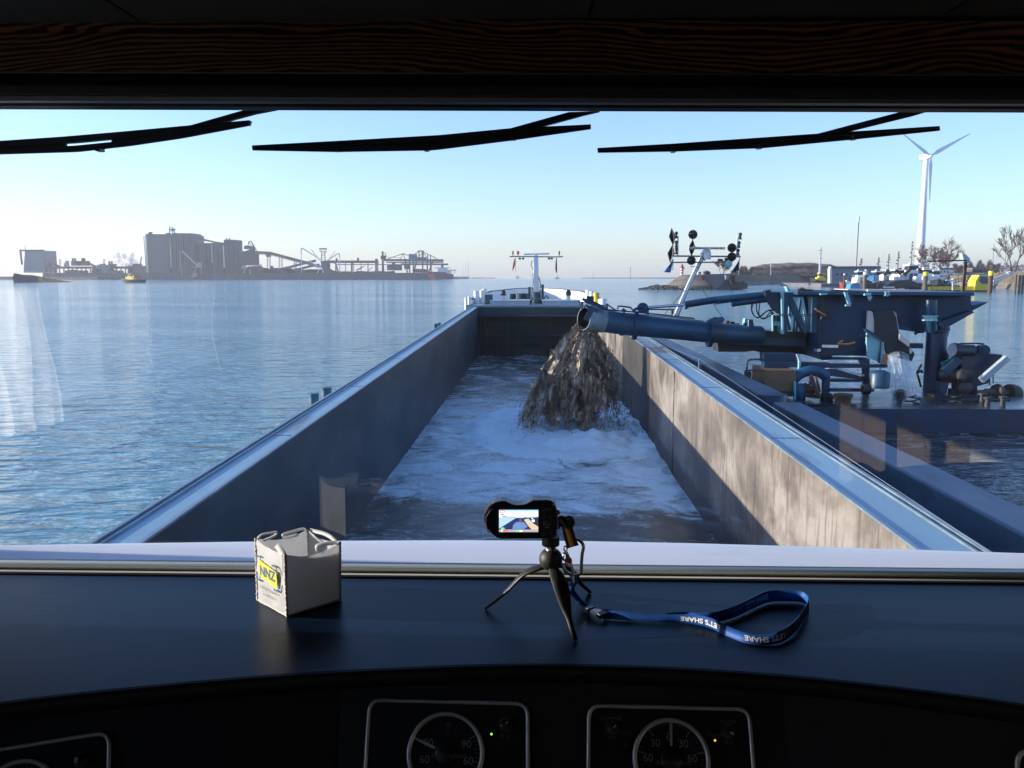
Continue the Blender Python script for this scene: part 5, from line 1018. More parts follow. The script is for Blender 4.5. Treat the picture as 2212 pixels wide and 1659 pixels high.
for i in range(900):
    a = rr_.uniform(-pi*1.02,.1); d = rr_.uniform(70,100); left = 1.35 if cos(a) < -.3 else 1.0
    p = V(cx+d*sc*cos(a)*(1+.35*(cos(a)<-.5)*rr_.random()), YJ+17+d*sc*sin(a)*.62, max(0,(95-d)*.05)+rr_.uniform(-.1,.2)); s = rr_.uniform(.3,.8); m.lathe([(s*.4,-s*.6),(s,-s*.1),(s*.8,s*.5),(s*.2,s*.8)],p,(rr_.uniform(-.5,.5),rr_.uniform(-.5,.5),1),5)
m.build('rock_skirt', M['rock'], jt)
m = MB(); m.hexa([P(1545,627,YJ+2),P(1580,626,YJ+4),P(1580,626,YJ+40),P(1545,627,YJ+40),P(1520,592.5,YJ+8),P(1580,591,YJ+8),P(1580,591,YJ+60),P(1520,592.5,YJ+60)]); m.build('quay_wall', M['silo2'], jt)
t = thing('harbour_light', 'red and white banded harbour light on the dam head', 'beacon', (P(1473,592,YJ+20).x,YJ+20,5.7)); bx = P(1473,592,YJ+20).x
za, zb2 = P(1473,594,YJ+20).z, P(1473,577,YJ+20).z
for k in range(6):
    m = MB(); m.lathe([(.62,za+(zb2-za)*k/6),(.62,za+(zb2-za)*(k+1)/6)],(bx,YJ+20,0),n=12); m.build('band', M['red' if k%2==1 else 'white_far'], t)
m = MB(); m.lathe([(.9,zb2),(.9,zb2+.2),(.5,zb2+.3),(.5,zb2+.9),(.1,zb2+1.2)],(bx,YJ+20,0),n=12); m.build('lantern', M['red'], t)
m = MB(); m.ppoly([C6(647,612),C6(660,612),C6(660,625),C6(647,625)],YJ+19,.6); m.build('side_lamp', M['blackfar'], t)
t = thing('shelter', 'small pavilion with dark pointed roof on the dam', 'pavilion', (P(1528,592,YJ+40).x,YJ+40,5.7)); fp(t, 'roof', 'roofgrey', lambda m: m.ppoly([C6(870,662),C6(912,640),C6(955,662)],YJ+40,5)); fp(t, 'wall', 'silo2', lambda m: m.ppoly([C6(885,662),C6(945,662),C6(945,692),C6(885,692)],YJ+41,4))
t = thing('parked_van', 'small white van parked on the dam beside the pavilion', 'van', (P(1511,592,YJ+34).x,YJ+34,5.7)); fp(t, 'body', 'white_far', lambda m: m.ppoly([C6(805,690),C6(808,665),C6(815,655),C6(842,655),C6(845,690)],YJ+34,2)); fp(t, 'windscreen', 'glass_dark', lambda m: m.ppoly([C6(812,662),C6(842,660),C6(842,670),C6(810,672)],YJ+33.9,.05))
# land strip: shore points (px, waterline) and dyke crest
cols = [(1560,620,592,330),(1600,619,593.5,360),(1640,616.5,594.5,420),(1700,614.5,594.5,440),(1790,613.5,594.5,460),(1870,614,594.5,470),(1960,616,594.5,470),(2050,618,593,450),(2120,623,590,400),(2212,629,588,380),(2330,634,586,370),(2600,640,586,360)]
rows = []
for px, wl, cr, Y in cols:
    g = G(px,wl,-.3); d = (g.xy-V(0,0).xy).normalized() if False else V(g.x,g.y,0).normalized()
    c = P(px,cr,g.y+18); q = P(px,(wl+cr)/2+3,g.y+7); rows.append([g,q,c,V(c.x+d.x*14,c.y+14,c.z),V(c.x+d.x*60,c.y+60,c.z-.3),V(c.x+d.x*900,c.y+1000,c.z-.5)])
m = MB()
for k, mt in ((0,'sand'),(1,'grass'),(2,'grass'),(3,'grass'),(4,'grass')):
    m.k = 0 if k == 0 else 1
    for a, b in zip(rows, rows[1:]): m.add([a[k],b[k],b[k+1],a[k+1]], [(0,1,2,3)])
tag(m.build('shore', [M['sand'], M['grass']]), None, None, kind='structure')
rows = []
for i in range(70):
    px = 1585+i*5.0
    cr = [(1585,595),(1600,590),(1625,578),(1645,571.5),(1665,569.5),(1690,569),(1705,567),(1722,568.5),(1745,567),(1765,569),(1790,571),(1830,580),(1880,588),(1935,592)]
    for a, b in zip(cr, cr[1:]):
        if a[0] <= px <= b[0]: y = a[1]+(b[1]-a[1])*(px-a[0])/(b[0]-a[0])
    if px > 1935: y = 592
    row = []
    for k in range(12):
        t = k/11; Y = 615+90*t; yy = 596+(y-596)*(t**.8); p = P(px,yy,Y); p.z += (1.8*noise.fractal(V(px*.06,t*5,0),1,2,4)*(sin(t*pi)**.6+.15)) ; row.append(p)
    row.append(row[-1]+V(0,120,-14)); rows.append(row)
m = MB(); m.loft(rows); tag(m.build('dune_hill', M['dune'], smooth=180), None, None, kind='structure')
def scrub_mass(name, label, spans, n, seed, mat='scrub'):
    rr = random.Random(seed); m = MB()
    for i in range(n):
        x0, x1, y0, y1, Y0, Y1 = rr.choice(spans); px = rr.uniform(x0,x1); Y = rr.uniform(Y0,Y1); k = rr.random()**.7
        top = y1+(y0-y1)*(.55+.45*noise.noise(V(px*.09,seed,0))); py = y1+(top-y1)*k; p = P(px,py,Y); s = rr.uniform(.6,1.7)*Y/450
        for j in range(4):
            d = V(rr.uniform(-.8,.8),rr.uniform(-.5,.5),rr.uniform(.2,1)).normalized()*s; q = d.orthogonal().normalized()*s*.09; m.add([p-q,p+q,p+d], [(0,1,2)])
    tag(m.build(name, M[mat]), label, None, kind='stuff')
scrub_mass('scrub', 'leafless brown scrub on the dune slope and dyke', [(1600,1790,585,596,606,616),(1700,1790,574,582,630,670),(1620,1700,574,586,630,670),(1580,1625,576,595,596,606)], 1500, 2)
scrub_mass('far_wood', 'reddish bare thicket along the right skyline', [(2060,2110,561,592,520,560),(2095,2160,554,592,520,560),(2150,2330,558,592,500,540),(1985,2060,575,592,500,540)], 5200, 3, 'twig')
def bare_tree(label, px, py, hpx, wpx, Y, seed, mat='twig', nst=3, group=None):
    rr = random.Random(seed); b = P(px,py,Y); H = hpx/F*Y; Wd = wpx/F*Y/2
    t = thing('bare_tree', label, 'tree', b, group); tr = MB(); tw = MB()
    def grow(p, d, L, r, lev):
        q = p; pts = [p]; rs = [r]
        for k in range(3):
            d = (d+V(rr.uniform(-.22,.22),rr.uniform(-.22,.22),rr.uniform(-.02,.16))).normalized(); q = q+d*L/3; pts.append(q); rs.append(r*(1-.16*(k+1)))
        (tr if lev < 3 else tw).tube(pts, rs, 5 if lev < 2 else 3, False)
        if lev >= 5: return
        for k in range(3 if lev < 3 else 4):
            s = pts[-1] if k == 0 else pts[rr.randint(1,3)]; a = rr.uniform(0,2*pi); sp = rr.uniform(.35,.85) if k else .18
            nd = (d+V(cos(a)*Wd/H*2.4,sin(a)*Wd/H*2.4,.05)*sp*1.25).normalized(); grow(s, nd, L*rr.uniform(.62,.82), max(.10,r*.55), lev+1)
    for i in range(nst):
        a = rr.uniform(0,2*pi); grow(b+V(cos(a)*Wd*.12,sin(a)*.5,0), V(cos(a)*.25*Wd/H*2,sin(a)*.2,1).normalized(), H*.34, H*.018, 0)
    tr.build('trunk', M['bark'], t); tw.build('crown', M[mat], t)
bare_tree('broad bare tree standing in front of the big wind turbine tower', 2018, 596, 78, 90, 470, 11)
bare_tree('bare tree leaning right beside the broad one', 2040, 596, 62, 60, 475, 12, nst=2)
bare_tree('tall bare tree at the right edge of the picture', 2186, 594, 104, 62, 420, 13, nst=2)
bare_tree('dense reddish bare tree cut off by the right edge', 2216, 594, 84, 60, 430, 14)
bare_tree('small bare tree on the dam behind the signal mast', 1560, 594, 34, 44, 400, 15)
bare_tree('low bare bush tree left of the dune', 1610, 594, 22, 36, 430, 16)
t = thing('lattice_mast', 'slim radio mast with aerials on the dyke by the yellow workboat', 'mast', (P(1772,594,470).x,470,5)); fp(t, 'mast', 'white_far', lambda m: (m.pline([(1771,590),(1772,566)],470,1.0), m.pline([(1772,566),(1773,533)],470,.55))); fp(t, 'aerial', 'steel_far', lambda m: (m.pline([(1769,541),(1776,541)],470,.4), m.pline([(1770,548),(1775,548)],470,.4), m.pline([(1771,558),(1775,558)],470,.4)))
t = thing('lattice_mast', 'very tall thin guyed mast with white cap behind the warehouse', 'mast', (P(1850,594,600).x,600,5)); fp(t, 'mast', 'steel_far', lambda m: m.pline([(1849,594),(1855,480)],600,.45)); fp(t, 'cap', 'white_far', lambda m: m.pline([(1855,480),(1855.5,467)],600,.9))
t = thing('lamp_post', 'thin pale lamp post on the dyke before the dune', 'lamp post', (P(1665,594,455).x,455,6)); fp(t, 'post', 'white_far', lambda m: (m.pline([(1665,594),(1665,572)],455,.3), m.pline([(1664,572),(1666,571.5)],455,.4)))
# warehouse
t = thing('warehouse', 'long blue grey warehouse with low pitched roof behind the moored tugs', 'warehouse', (P(1850,606,430).x,430,4)); YW = 420
fp(t, 'wall', 'pale_clad', lambda m: m.ppoly([(1797,580),(1901,578),(1901,612),(1797,612)],YW,4)); fp(t, 'roof', 'silo', lambda m: m.ppoly([(1796,575.5),(1902,574.5),(1904,580),(1797,580.5)],YW-.5,5)); fp(t, 'gable', 'white_far', lambda m: m.ppoly([(1792.5,581),(1795,576),(1797.2,580.5),(1797.2,612),(1792.5,612)],YW-.4,3))
for x0,x1 in ((1806,1812),(1817,1823),(1826,1831)): fp(t, 'window', 'glass_dark', lambda m: m.ppoly([(x0,591),(x1,591),(x1,594),(x0,594)],YW-.15,.1))
# marina quay and craft
m = MB(); a = P(1785,612,405); b = P(2060,614,400); m.box(a.x,b.x,412,480,-1,1.7); tag(m.build('marina_quay', M['conc']), None, None, kind='structure')
YM2 = 330
Kw = dict(Y=YM2+15, hh=2.0)
craft('workboat', 'yellow workboat with dark hull moored left of the marina', 'workboat', 1775, 616, 15, 6, radians(185), 'blackfar', 'yellow', 'yellow', mast=4, hh=3.0, sup=1.0, tyre=False)
craft('pilot_boat', 'grey inflatable boat with red trim moored before the warehouse', 'boat', 1802, 618, 8, 3, radians(170), 'blackfar', 'silo2', 'silo2', mast=2, hh=1.5, sup=.35, tyre=False)
craft('rescue_boat', 'bright red rescue boat moored left of the blue float', 'boat', 1832, 620.5, 8.5, 3.2, radians(175), 'red', 'red', 'red', mast=1.6, hh=1.7, sup=.3, tyre=False)
craft('rescue_boat', 'smaller red boat partly hidden by the grey capped pile', 'boat', 1862, 621.5, 7, 3, radians(180), 'red', 'red', 'white', mast=1.5, hh=1.4, sup=.3, tyre=False)
craft('tugboat', 'white tug with double signal masts nearest the warehouse', 'tug', 1856, 616, 22, 7.5, radians(-95), 'blackfar', 'white', 'white', Y=352, mast=5.0, hh=2.4, sup=1.2, group='white harbour tugs in the marina')
craft('tugboat', 'white tug moored between warehouse and blue container', 'tug', 1893, 616, 22, 7.5, radians(-90), 'blackfar', 'white', 'white', Y=356, mast=5.5, hh=2.4, sup=1.2, group='white harbour tugs in the marina')
craft('tugboat', 'white tug left of the navy funnel vessel', 'tug', 1935, 618, 24, 8, radians(-95), 'blackfar', 'white', 'white', Y=345, mast=7, hh=2.6, sup=1.3, group='white harbour tugs in the marina')
craft('tugboat', 'white tug with open wheelhouse frame below the wind turbine', 'tug', 1992, 618, 24, 8, radians(-85), 'blackfar', 'white', 'white', Y=345, mast=8, hh=2.6, sup=1.35, group='white harbour tugs in the marina')
craft('tugboat', 'tall navy and red tug standing behind the white tugs', 'tug', 1963, 616, 28, 9, radians(-90), 'blueship', 'blueship', 'white', Y=372, mast=10, funnel='red', hh=3.2, sup=1.7)
craft('patrol_boat', 'pale blue patrol boat right of the yellow topped pile', 'boat', 2022, 619, 16, 5, radians(-75), 'blue', 'white', 'blue', mast=3.5, hh=3.0, sup=.7, tyre=False)
craft('tugboat', 'red hulled harbour tug half hidden behind the white tank boxes', 'tug', 1915, 617, 20, 7, radians(-92), 'red', 'white', 'white', Y=365, mast=7, hh=2.4, sup=1.25)
craft('motor_launch', 'small white launch with dark hull moored left of the white tugs', 'boat', 1842, 618, 9, 3.4, radians(178), 'blueship', 'white', 'white', mast=3, hh=1.8, sup=.55, tyre=False)
craft('tugboat', 'black and white tug farthest right in the marina beside the pale blue boat', 'tug', 2012, 617, 20, 7, radians(-80), 'blackfar', 'white', 'white', Y=368, mast=8, hh=2.4, sup=1.3)
craft('motor_launch', 'low grey launch lying before the yellow railing', 'boat', 2050, 623, 8, 3, radians(176), 'silo2', 'pale_clad', 'white', mast=2, hh=1.5, sup=.4, tyre=False)
t = thing('blue_container', 'bright blue skip container on the dredger pontoon raft', 'container', (P(1888,606,300).x,300,1.5)); fp(t, 'body', 'blue', lambda m: m.hexa([P(1877,607,300),P(1888.5,607,299),P(1899,607,303),P(1888,607,305),P(1877,594,300),P(1888.5,594,299),P(1899,594,303),P(1888,594,305)])); fp(t, 'frame', 'blueship', lambda m: (m.pline([(1877,594),(1888.5,594),(1899,594)],299.5,.25), m.pline([(1888.5,594),(1888.5,607)],298.9,.25)))
t = thing('blue_float', 'low pale blue float hut beside the red boats', 'float', (P(1848,622,290).x,290,0)); fp(t, 'body', 'blue', lambda m: m.ppoly([(1836,624),(1838,615),(1842,613),(1855,613),(1858,617),(1858,624)],290,4)); fp(t, 'cover', 'pale_clad', lambda m: m.ppoly([(1839,616),(1842,612.5),(1855,612.5),(1858,616)],289.7,4.2))
for x0,y0,x1,y1,lab in ((1908,594,1922,606,'smaller white tank box on the work raft'),(1943,593,1962,612,'larger white tank box on the work raft')):
    t = thing('tank_box', lab, 'tank', (P(x0,y1,305).x,305,1.2), 'white tank boxes on the work raft'); fp(t, 'shell', 'white_far', lambda m: (m.prect(x0,y0,x1,y1,305,5), m.ppoly([(x0+2,y0),((x0+x1)/2-1,y0-3),((x0+x1)/2+2,y0)],305.5,4)), bevel=.3); fp(t, 'rung', 'blackfar', lambda m: [m.prect(x1-6,y0+3+k*4,x1-4,y0+5+k*4,304.9,.2) for k in range(3)])
m = MB(); t = thing('work_raft', 'dark low work raft heaped with hoses and tyres', 'raft', (P(1930,618,295).x,295,0))
fp(t, 'deck', 'blackfar', lambda m: (m.prect(1868,612,2000,622,296,12), m.ppoly([(1912,617),(1925,610),(1945,605),(1965,605),(1985,612),(1988,620),(1912,620)],294,8)))
fp(t, 'tyre', 'rubber', lambda m: [m.lathe([(.35,-.3),(.75,-.25),(.75,.25),(.35,.3)],P(x,y,292),(.3,-1,0),14) for x,y in ((1898.5,618),(1903,620))])
fp(t, 'beam', 'cream', lambda m: m.pline([(1907,621),(1931,620.5)],292,1.0,.5))
fp(t, 'exhaust', 'rust', lambda m: (m.pline([(1910,594),(1916,588),(1918,582)],300,.9), m.pline([(1953,594),(1960,588),(1966,580)],300,1.), m.pline([(1936,583),(1946,592)],300,.8), m.pline([(1984,580),(1995,589)],300,.8)))
def pile(label, px, y0, y1, wpx, Y, mat, cap, ycap, group='mooring piles in the marina'):
    b = P(px,y1,Y); t = thing('mooring_pile', label, 'pile', b, group); r = wpx/F*Y/2; z1 = P(px,y0,Y).z; zc = P(px,ycap,Y).z
    m = MB(); m.lathe([(r,-1),(r,zc)],(b.x,Y,0),n=16); m.build('shaft', M[mat], t, smooth=40)
    if cap:
        m = MB(); m.lathe([(r*1.12,zc),(r*1.12,z1-.1),(r*.9,z1)],(b.x,Y,0),n=16); m.build('cap', M[cap], t, smooth=40)
pile('tall grey pile with bright yellow cap by the pale blue boat', 1997, 587, 634, 9.5, 250, 'wood_pile', 'yellow2', 596)
pile('tall dark pile with bright yellow band by the yellow buoy float', 2138, 585, 630, 9, 260, 'rust', 'yellow2', 595)
pile('grey pile with white cap left of the blue container', 1867, 588, 630, 7.5, 270, 'wood_pile', 'white_far', 594)
pile('brown pile with round white lamp before the warehouse', 1823, 591, 622, 4.5, 310, 'rust', 'white_far', 594)
pile('brown pile without cap between the white tugs', 1859, 598, 620, 4.5, 320, 'wood_pile', None, 598)
pile('grey pile without cap in front of the white tank boxes', 1937, 588, 612, 5.5, 320, 'wood_pile', None, 588)
for x,w,lab in ((2192,5,'leftmost'),(2201,5,'middle'),(2208,5,'rightmost')): pile('bare timber pile at the right edge, the %s of three'%lab, x, 594, 634, w, 255, 'wood_pile', None, 594, 'timber piles at the right edge')
t = thing('buoy_float', 'large yellow faceted buoy float on a black pontoon', 'float', (P(2120,628,285).x,285,0))
fp(t, 'body', 'yellow', lambda m: m.ppoly([(2105,628),(2108,607),(2116,594),(2131,595),(2137,602),(2138,620),(2133,628)],285,5)); fp(t, 'shaded_end', 'silo', lambda m: m.ppoly([(2117,597),(2131,597),(2136,604),(2136,612),(2122,613),(2115,608)],284.8,.15))  # grey end paints the float's angled face in shade
fp(t, 'pontoon', 'blackfar', lambda m: m.prect(2003,627,2143,633,285,6)); fp(t, 'railing', 'yellow', lambda m: ([m.pline([(2008+i*4,627),(2008+i*4,619.5)],285.5,.35) for i in range(25)], m.pline([(1990,620),(2108,619)],285.5,.2), m.pline([(1990,624),(2108,624)],285.5,.15)))
t = thing('lamp_post', 'short white lamp post with round lamp beside the yellow railing', 'lamp post', (P(2058,627,284).x,284,1)); fp(t, 'post', 'white_far', lambda m: m.pline([(2058,627),(2058,606)],284,.35)); fp(t, 'lamp', 'white_far', lambda m: m.lathe([(.05,-.5),(.5,0),(.05,.5)],P(2058,604,284),n=12)); fp(t, 'sign_arm', 'white_far', lambda m: m.pline([(2043,605.5),(2055,605.5)],284,.3))
t = thing('gangway', 'white lattice gangway bridge sloping down the right bank', 'gangway', (P(2160,600,330).x,330,3))
fp(t, 'truss', 'white_far', lambda m: (m.pline([C7(1860,740),C7(2050,660),C7(2212,655)],330,.35), m.pline([C7(1865,800),C7(2050,705),C7(2240,690)],330,.35), [m.pline([C7(1865+i*28,795-i*14),C7(1885+i*28,728-i*11 if i<6 else 662)],330,.3) for i in range(8)], [m.pline([C7(1885+i*28,728-i*11 if i<6 else 662),C7(1893+i*28,783-i*13)],330,.3) for i in range(8)], m.pline([C7(2040,655),C7(2050,680)],330,1.2)))
t = thing('gangway', 'grey handrailed gangway crossing the stone bank', 'gangway', (P(2090,600,340).x,340,3))
fp(t, 'truss', 'pale_clad', lambda m: (m.pline([C7(1370,760),C7(1850,660)],340,.35), m.pline([C7(1330,800),C7(1850,690)],340,.35), m.pline([C7(1370,690),C7(1860,680)],345,.4), [m.pline([C7(1380+i*35,752-i*8),C7(1384+i*35,788-i*8)],340,.25) for i in range(13)], [m.pline([C7(1370+i*40,690),C7(1372+i*40,668)],345,.2) for i in range(12)], m.pline([C7(1370,668),C7(1850,665)],345,.25)))
for x0,y0,x1,y1,mt,rt,lab in ((2028,579,2060,592,'white_far','roofgrey','white low house with red brown roof on the right dyke'),(2100,579,2131,592,'brick','roofgrey','dark hut on the right dyke beside the thicket')):
    t = thing('house', lab, 'house', (P((x0+x1)/2,592,430).x,430,6)); fp(t, 'wall', mt, lambda m: m.prect(x0,y0+3,x1,y1+3,430,8)); fp(t, 'roof', rt, lambda m: m.ppoly([(x0-1,y0+3.5),(x0+2,y0-.5),(x1-2,y0-.5),(x1+1,y0+3.5)],429.7,9)); fp(t, 'window', 'glass_dark', lambda m: [m.prect(x0+4+k*7,y0+6,x0+7+k*7,y0+10,429.9,.1) for k in range(3)])
t = thing('flag_pole', 'thin aerial pole on the right bank behind the dark pile', 'pole', (P(2145,590,380).x,380,5)); fp(t, 'pole', 'steel_far', lambda m: m.pline([(2144,590),(2147,526)],380,.12))
t = thing('moored_pontoon', 'dark moored pontoon with posts at the dam wall', 'pontoon', (P(1600,626,YJ+5).x,YJ+5,0)); fp(t, 'hull', 'blackfar', lambda m: (m.ppoly([C6(1180,760),C6(1355,780),C6(1355,845),C6(1180,840)],YJ+4,6), m.ppoly([C6(1250,775),C6(1310,755),C6(1350,790),C6(1260,800)],YJ+3,4))); fp(t, 'post', 'rust', lambda m: [m.pline([C6(x,690),C6(x+5,780)],YJ+4,1.2) for x in (1180,1195)]); fp(t, 'cabin', 'pale_clad', lambda m: m.ppoly([C6(1115,690),C6(1145,690),C6(1145,740),C6(1118,740)],YJ+3,2))

# ------------------------------------------------------------------ air
hz = MB(); hz.box(-LIM-50, LIM+50, -450, LIM+50, -4, 112)
hzm = bpy.data.materials.new('hazy winter air'); hzm.use_nodes = True; hn = hzm.node_tree.nodes; hn.remove(hn['Principled BSDF'])
pv = hn.new('ShaderNodeVolumePrincipled'); pv.inputs['Color'].default_value = (.97,.97,.985,1); pv.inputs['Density'].default_value = .00014; pv.inputs['Anisotropy'].default_value = .25
hzm.node_tree.links.new(pv.outputs[0], hn['Material Output'].inputs['Volume'])
tag(hz.build('haze', hzm), None, None, kind='stuff')

# ------------------------------------------------------------------ wheelhouse: ceiling, beam, window, walls
GY = 1.58
wh = thing('wheelhouse', 'dark wheelhouse around the front window with wooden beam and wipers', 'wheelhouse', (0, 0, CZ-1.7))
def wp(name, mat, f, **k):
    m = MB(); f(m); return m.build(name, M[mat] if isinstance(mat, str) else mat, wh, **k)
def sweep(m, prof, slope=.0032, xa=-1000, xb=3300):
    rows = [[P(x, y+slope*(x-1106), Y) for x in (xa, xb)] for y, Y in prof]; m.loft(rows)
ZC = P(1106,42,1.34).z
XW = 1.75
wp('ceiling', 'ceiling', lambda m: (m.box(-XW,XW,-1.7,1.36,ZC,ZC+.05)))
def seams(m):
    for x0,x1 in ((-.62,-.62),(.08,.08),(.62,.62)): m.bar((x0,1.33,ZC-.0005),(x1,-1.6,ZC-.0005),.004,.002)
wp('ceiling_seam', 'panel_black', seams)
wp('ceiling_seam', 'panel_black', lambda m: m.bar((-XW,1.10,ZC-.0005),(XW,1.12,ZC-.0005),.004,.002))
wp('beam_moulding', 'beam', lambda m: sweep(m, [(40,1.345),(43,1.338),(62,1.338),(68,1.345),(73,1.352)]))
wp('beam', 'beam', lambda m: sweep(m, [(70,1.356),(74,1.352),(156,1.352),(158.5,1.356),(158.5,1.42)]))
wp('beam_trim', 'alu', lambda m: sweep(m, [(157,1.351),(158.6,1.3495),(160.3,1.351),(160.3,1.42)]))
wp('shadow_gap', 'black', lambda m: sweep(m, [(150,1.50),(186,1.50)]))
wp('head_frame', 'alu', lambda m: (sweep(m, [(182.5,1.50),(183,1.478),(187,1.474),(188.5,1.476),(190,1.473),(206,1.470),(209,1.476),(211,1.474),(221,1.482),(224,1.492),(226,1.505)]),))
wp('head_seal', 'rubber', lambda m: sweep(m, [(224,1.505),(232,1.515),(239.5,1.54),(240,1.60),(200,1.62)]))
wp('side_pillar', 'alu', lambda m: m.box(-XW-.05,-XW+.0,1.60,1.66,CZ-.7,CZ+.5)); wp('side_pillar', 'alu', lambda m: m.box(XW-.03,XW+.06,1.45,1.66,CZ-.7,CZ+.5))
m = MB(); m.add([P(-760,1230,GY)+V(0,0,-.03),P(3160,1248,GY)+V(0,0,-.03),P(3160,230,GY)+V(0,0,.03),P(-760,223,GY)+V(0,0,.03)], [(0,1,2,3)]); m.build('window_pane', M['pane'], wh)
Z0 = CZ-.56                                        # desk top
SL = .0098
yd = 1251.0; Yd = G(1106,yd,Z0).y
wp('sill_profile', 'alu_light', lambda m: sweep(m, [(1239.5,Yd+.032),(1237.5,Yd+.028),(1234,Yd+.024),(1229,Yd+.024),(1225,Yd+.030),(1222,Yd+.042),(1220.5,Yd+.075)], SL), smooth=60)
wp('sill_strip', 'chromey', lambda m: sweep(m, [(1245.6,Yd+.006),(1239.4,Yd+.031)], SL)) if False else None
M['strip'] = pm('bright white strip', (.88,.89,.90), .3, 0, .02, (1,40,40))
wp('sill_strip', 'strip', lambda m: sweep(m, [(1245.2,Yd+.0062),(1240.0,Yd+.030)], SL))
wp('sill_base', 'console', lambda m: sweep(m, [(1253,Yd-.002),(1249,Yd-.002),(1245.4,Yd+.004),(1245.1,Yd+.0064)], SL))
wp('sill_seal', 'rubber', lambda m: sweep(m, [(1221,Yd+.07),(1217.5,GY+.01),(1217.2,GY+.03)], SL))
lx = [-1000,-420,-200,0,250,500,750,1000,1250,1500,1750,2000,2212,2400,2640,3300]
lo_ = [1192,1184,1181,1178.5,1174,1170.5,1168,1167,1168.5,1173.5,1180.5,1188,1195,1202,1211,1232]
rows = []
for x, yo in zip(lx, lo_):
    yi = 1218.5+.0118*(x-1106)+(0 if x > 0 else 0); a = P(x,yi+1.5,GY+.02); b = G(x,yo,a.z+.006); d = (b-a)
    rows.append([V(a.x,a.y,a.z-.05),a,a+d*.35+V(0,0,.002),a+d*.8+V(0,0,.003),a+d*.94+V(0,0,.002),b,b+V(d.x*.03,d.y*.03,-.006),b+V(d.x*.05,d.y*.05,-.025),V(b.x,b.y+.01,b.z-.5)])
wp('outer_ledge', 'sill_white', lambda m: m.loft(rows), smooth=50)
def H1(x, y): return (x*.5, y*.5)
def H2(x, y): return (1106+x*.5, y*.5)
YW_ = 1.665
def wiper(label, blade, arm, clips, slit=None):
    m = MB(); k = len(blade)//2; up, dn = blade[:k], blade[k:]
    def ev(l, t):
        xs_ = [p[0] for p in l]; x = xs_[0]+(xs_[-1]-xs_[0])*t
        for a, b in zip(l, l[1:]):
            if a[0]-1e-6 <= x <= b[0]+1e-6: return (x, a[1]+(b[1]-a[1])*(x-a[0])/(b[0]-a[0]))
        return l[-1]
    n = 40; pts = [(ev(up,i/n), ev(dn,i/n)) for i in range(n+1)]
    def strip(f0, f1, Y, D):
        for (a, b), (c, d) in zip(pts, pts[1:]):
            q = [(a[0]+(b[0]-a[0])*f0, a[1]+(b[1]-a[1])*f0),(c[0]+(d[0]-c[0])*f0, c[1]+(d[1]-c[1])*f0),(c[0]+(d[0]-c[0])*f1, c[1]+(d[1]-c[1])*f1),(a[0]+(b[0]-a[0])*f1, a[1]+(b[1]-a[1])*f1)]
            if slit and slit[0] < q[0][0] < slit[1] and f0 > .3 and f1 < .75: continue
            m.ppoly(q, Y, D)
    strip(0,.42,YW_+.012,.014); strip(.42,.66,YW_+.018,.008); w = m.build('wiper', M['rubber'], wh, label=label)
    m = MB(); strip(.62,1.0,YW_,.008); m.build('rubber_blade', M['rubber'], w)
    m = MB(); m.ppoly(arm, YW_+.03, .014); m.build('wiper_arm', M['black'], w)
    m = MB()
    for x, y in clips: m.ppoly([(x-5,y-5),(x+5,y-5.5),(x+5.5,y+3),(x-4.5,y+3.5)], YW_-.004, .02)
    each(m, 'clip', M['plastic'], w)
wiper('left wiper with a slot of sky showing through', [H1(-60,612),H1(270,590),H1(550,566),H1(820,541),H1(1078,519), H1(-60,667),H1(330,655),H1(550,630),H1(775,597),H1(1080,540)],
      [H1(815,543),H1(1050,476),H1(1190,472),H1(1095,490),H1(950,530)], [H1(420,645),H1(760,585)], (135,240))
wiper('middle wiper', [H1(1088,628),H1(1500,606),H1(1900,583),H2(0,553),H2(341,537), H1(1090,648),H1(1450,655),H1(1870,648),H2(0,605),H2(341,556)],
      [H2(-15,556),H2(245,484),H2(380,480),H2(315,495),H2(90,556)], [H1(1450,645),H1(1840,643),H2(5,595)])
wiper('right wiper', [H2(370,639),H2(700,620),H2(1015,598),H2(1320,577),H2(1848,544), H2(372,658),H2(700,653),H2(1090,638),H2(1490,600),H2(1850,563)],
      [H2(1310,580),H2(1670,485),H2(1800,480),H2(1740,498),H2(1440,572)], [H2(700,648),H2(1075,633),H2(1485,594)])
ZFL = CZ-1.7
wp('floor', 'carpet', lambda m: m.box(-XW,XW,-1.7,1.3,ZFL-.05,ZFL))
wp('side_wall', 'ceiling', lambda m: (m.box(-XW-.06,-XW,-1.7,1.60,ZFL,CZ-.47), m.box(-XW-.06,-XW,-1.7,1.60,CZ+.34,ZC+.05), m.box(-XW-.06,-XW,-1.7,-1.45,CZ-.47,CZ+.34), m.box(-XW-.06,-XW,-.36,-.22,CZ-.47,CZ+.34), m.box(-XW-.06,-XW,1.0,1.29,CZ-.47,CZ+.34), m.box(-XW-.06,-XW,-1.45,-.36,CZ-.03,CZ+.34), m.box(-XW-.06,-XW,-.22,1.0,CZ+.0,CZ+.34)))  # last boxes added: pillar keeps sun off the console, headers cut mirrored sky
wp('side_wall', 'tanwood', lambda m: m.box(XW,XW+.06,-1.7,1.5,ZFL,ZC+.05))
wp('rear_wall', 'tanwood', lambda m: m.box(-XW-.06,XW+.06,-1.76,-1.7,ZFL,ZC+.05))
wp('front_wall', 'console', lambda m: (m.box(-XW,XW,1.50,1.56,ZFL,Z0-.03), m.box(-XW-.06,XW+.06,1.44,1.62,P(1106,150,1.5).z-.01,ZC+.25), m.box(-XW,XW,1.36,1.45,ZC+.0,ZC+.05)))
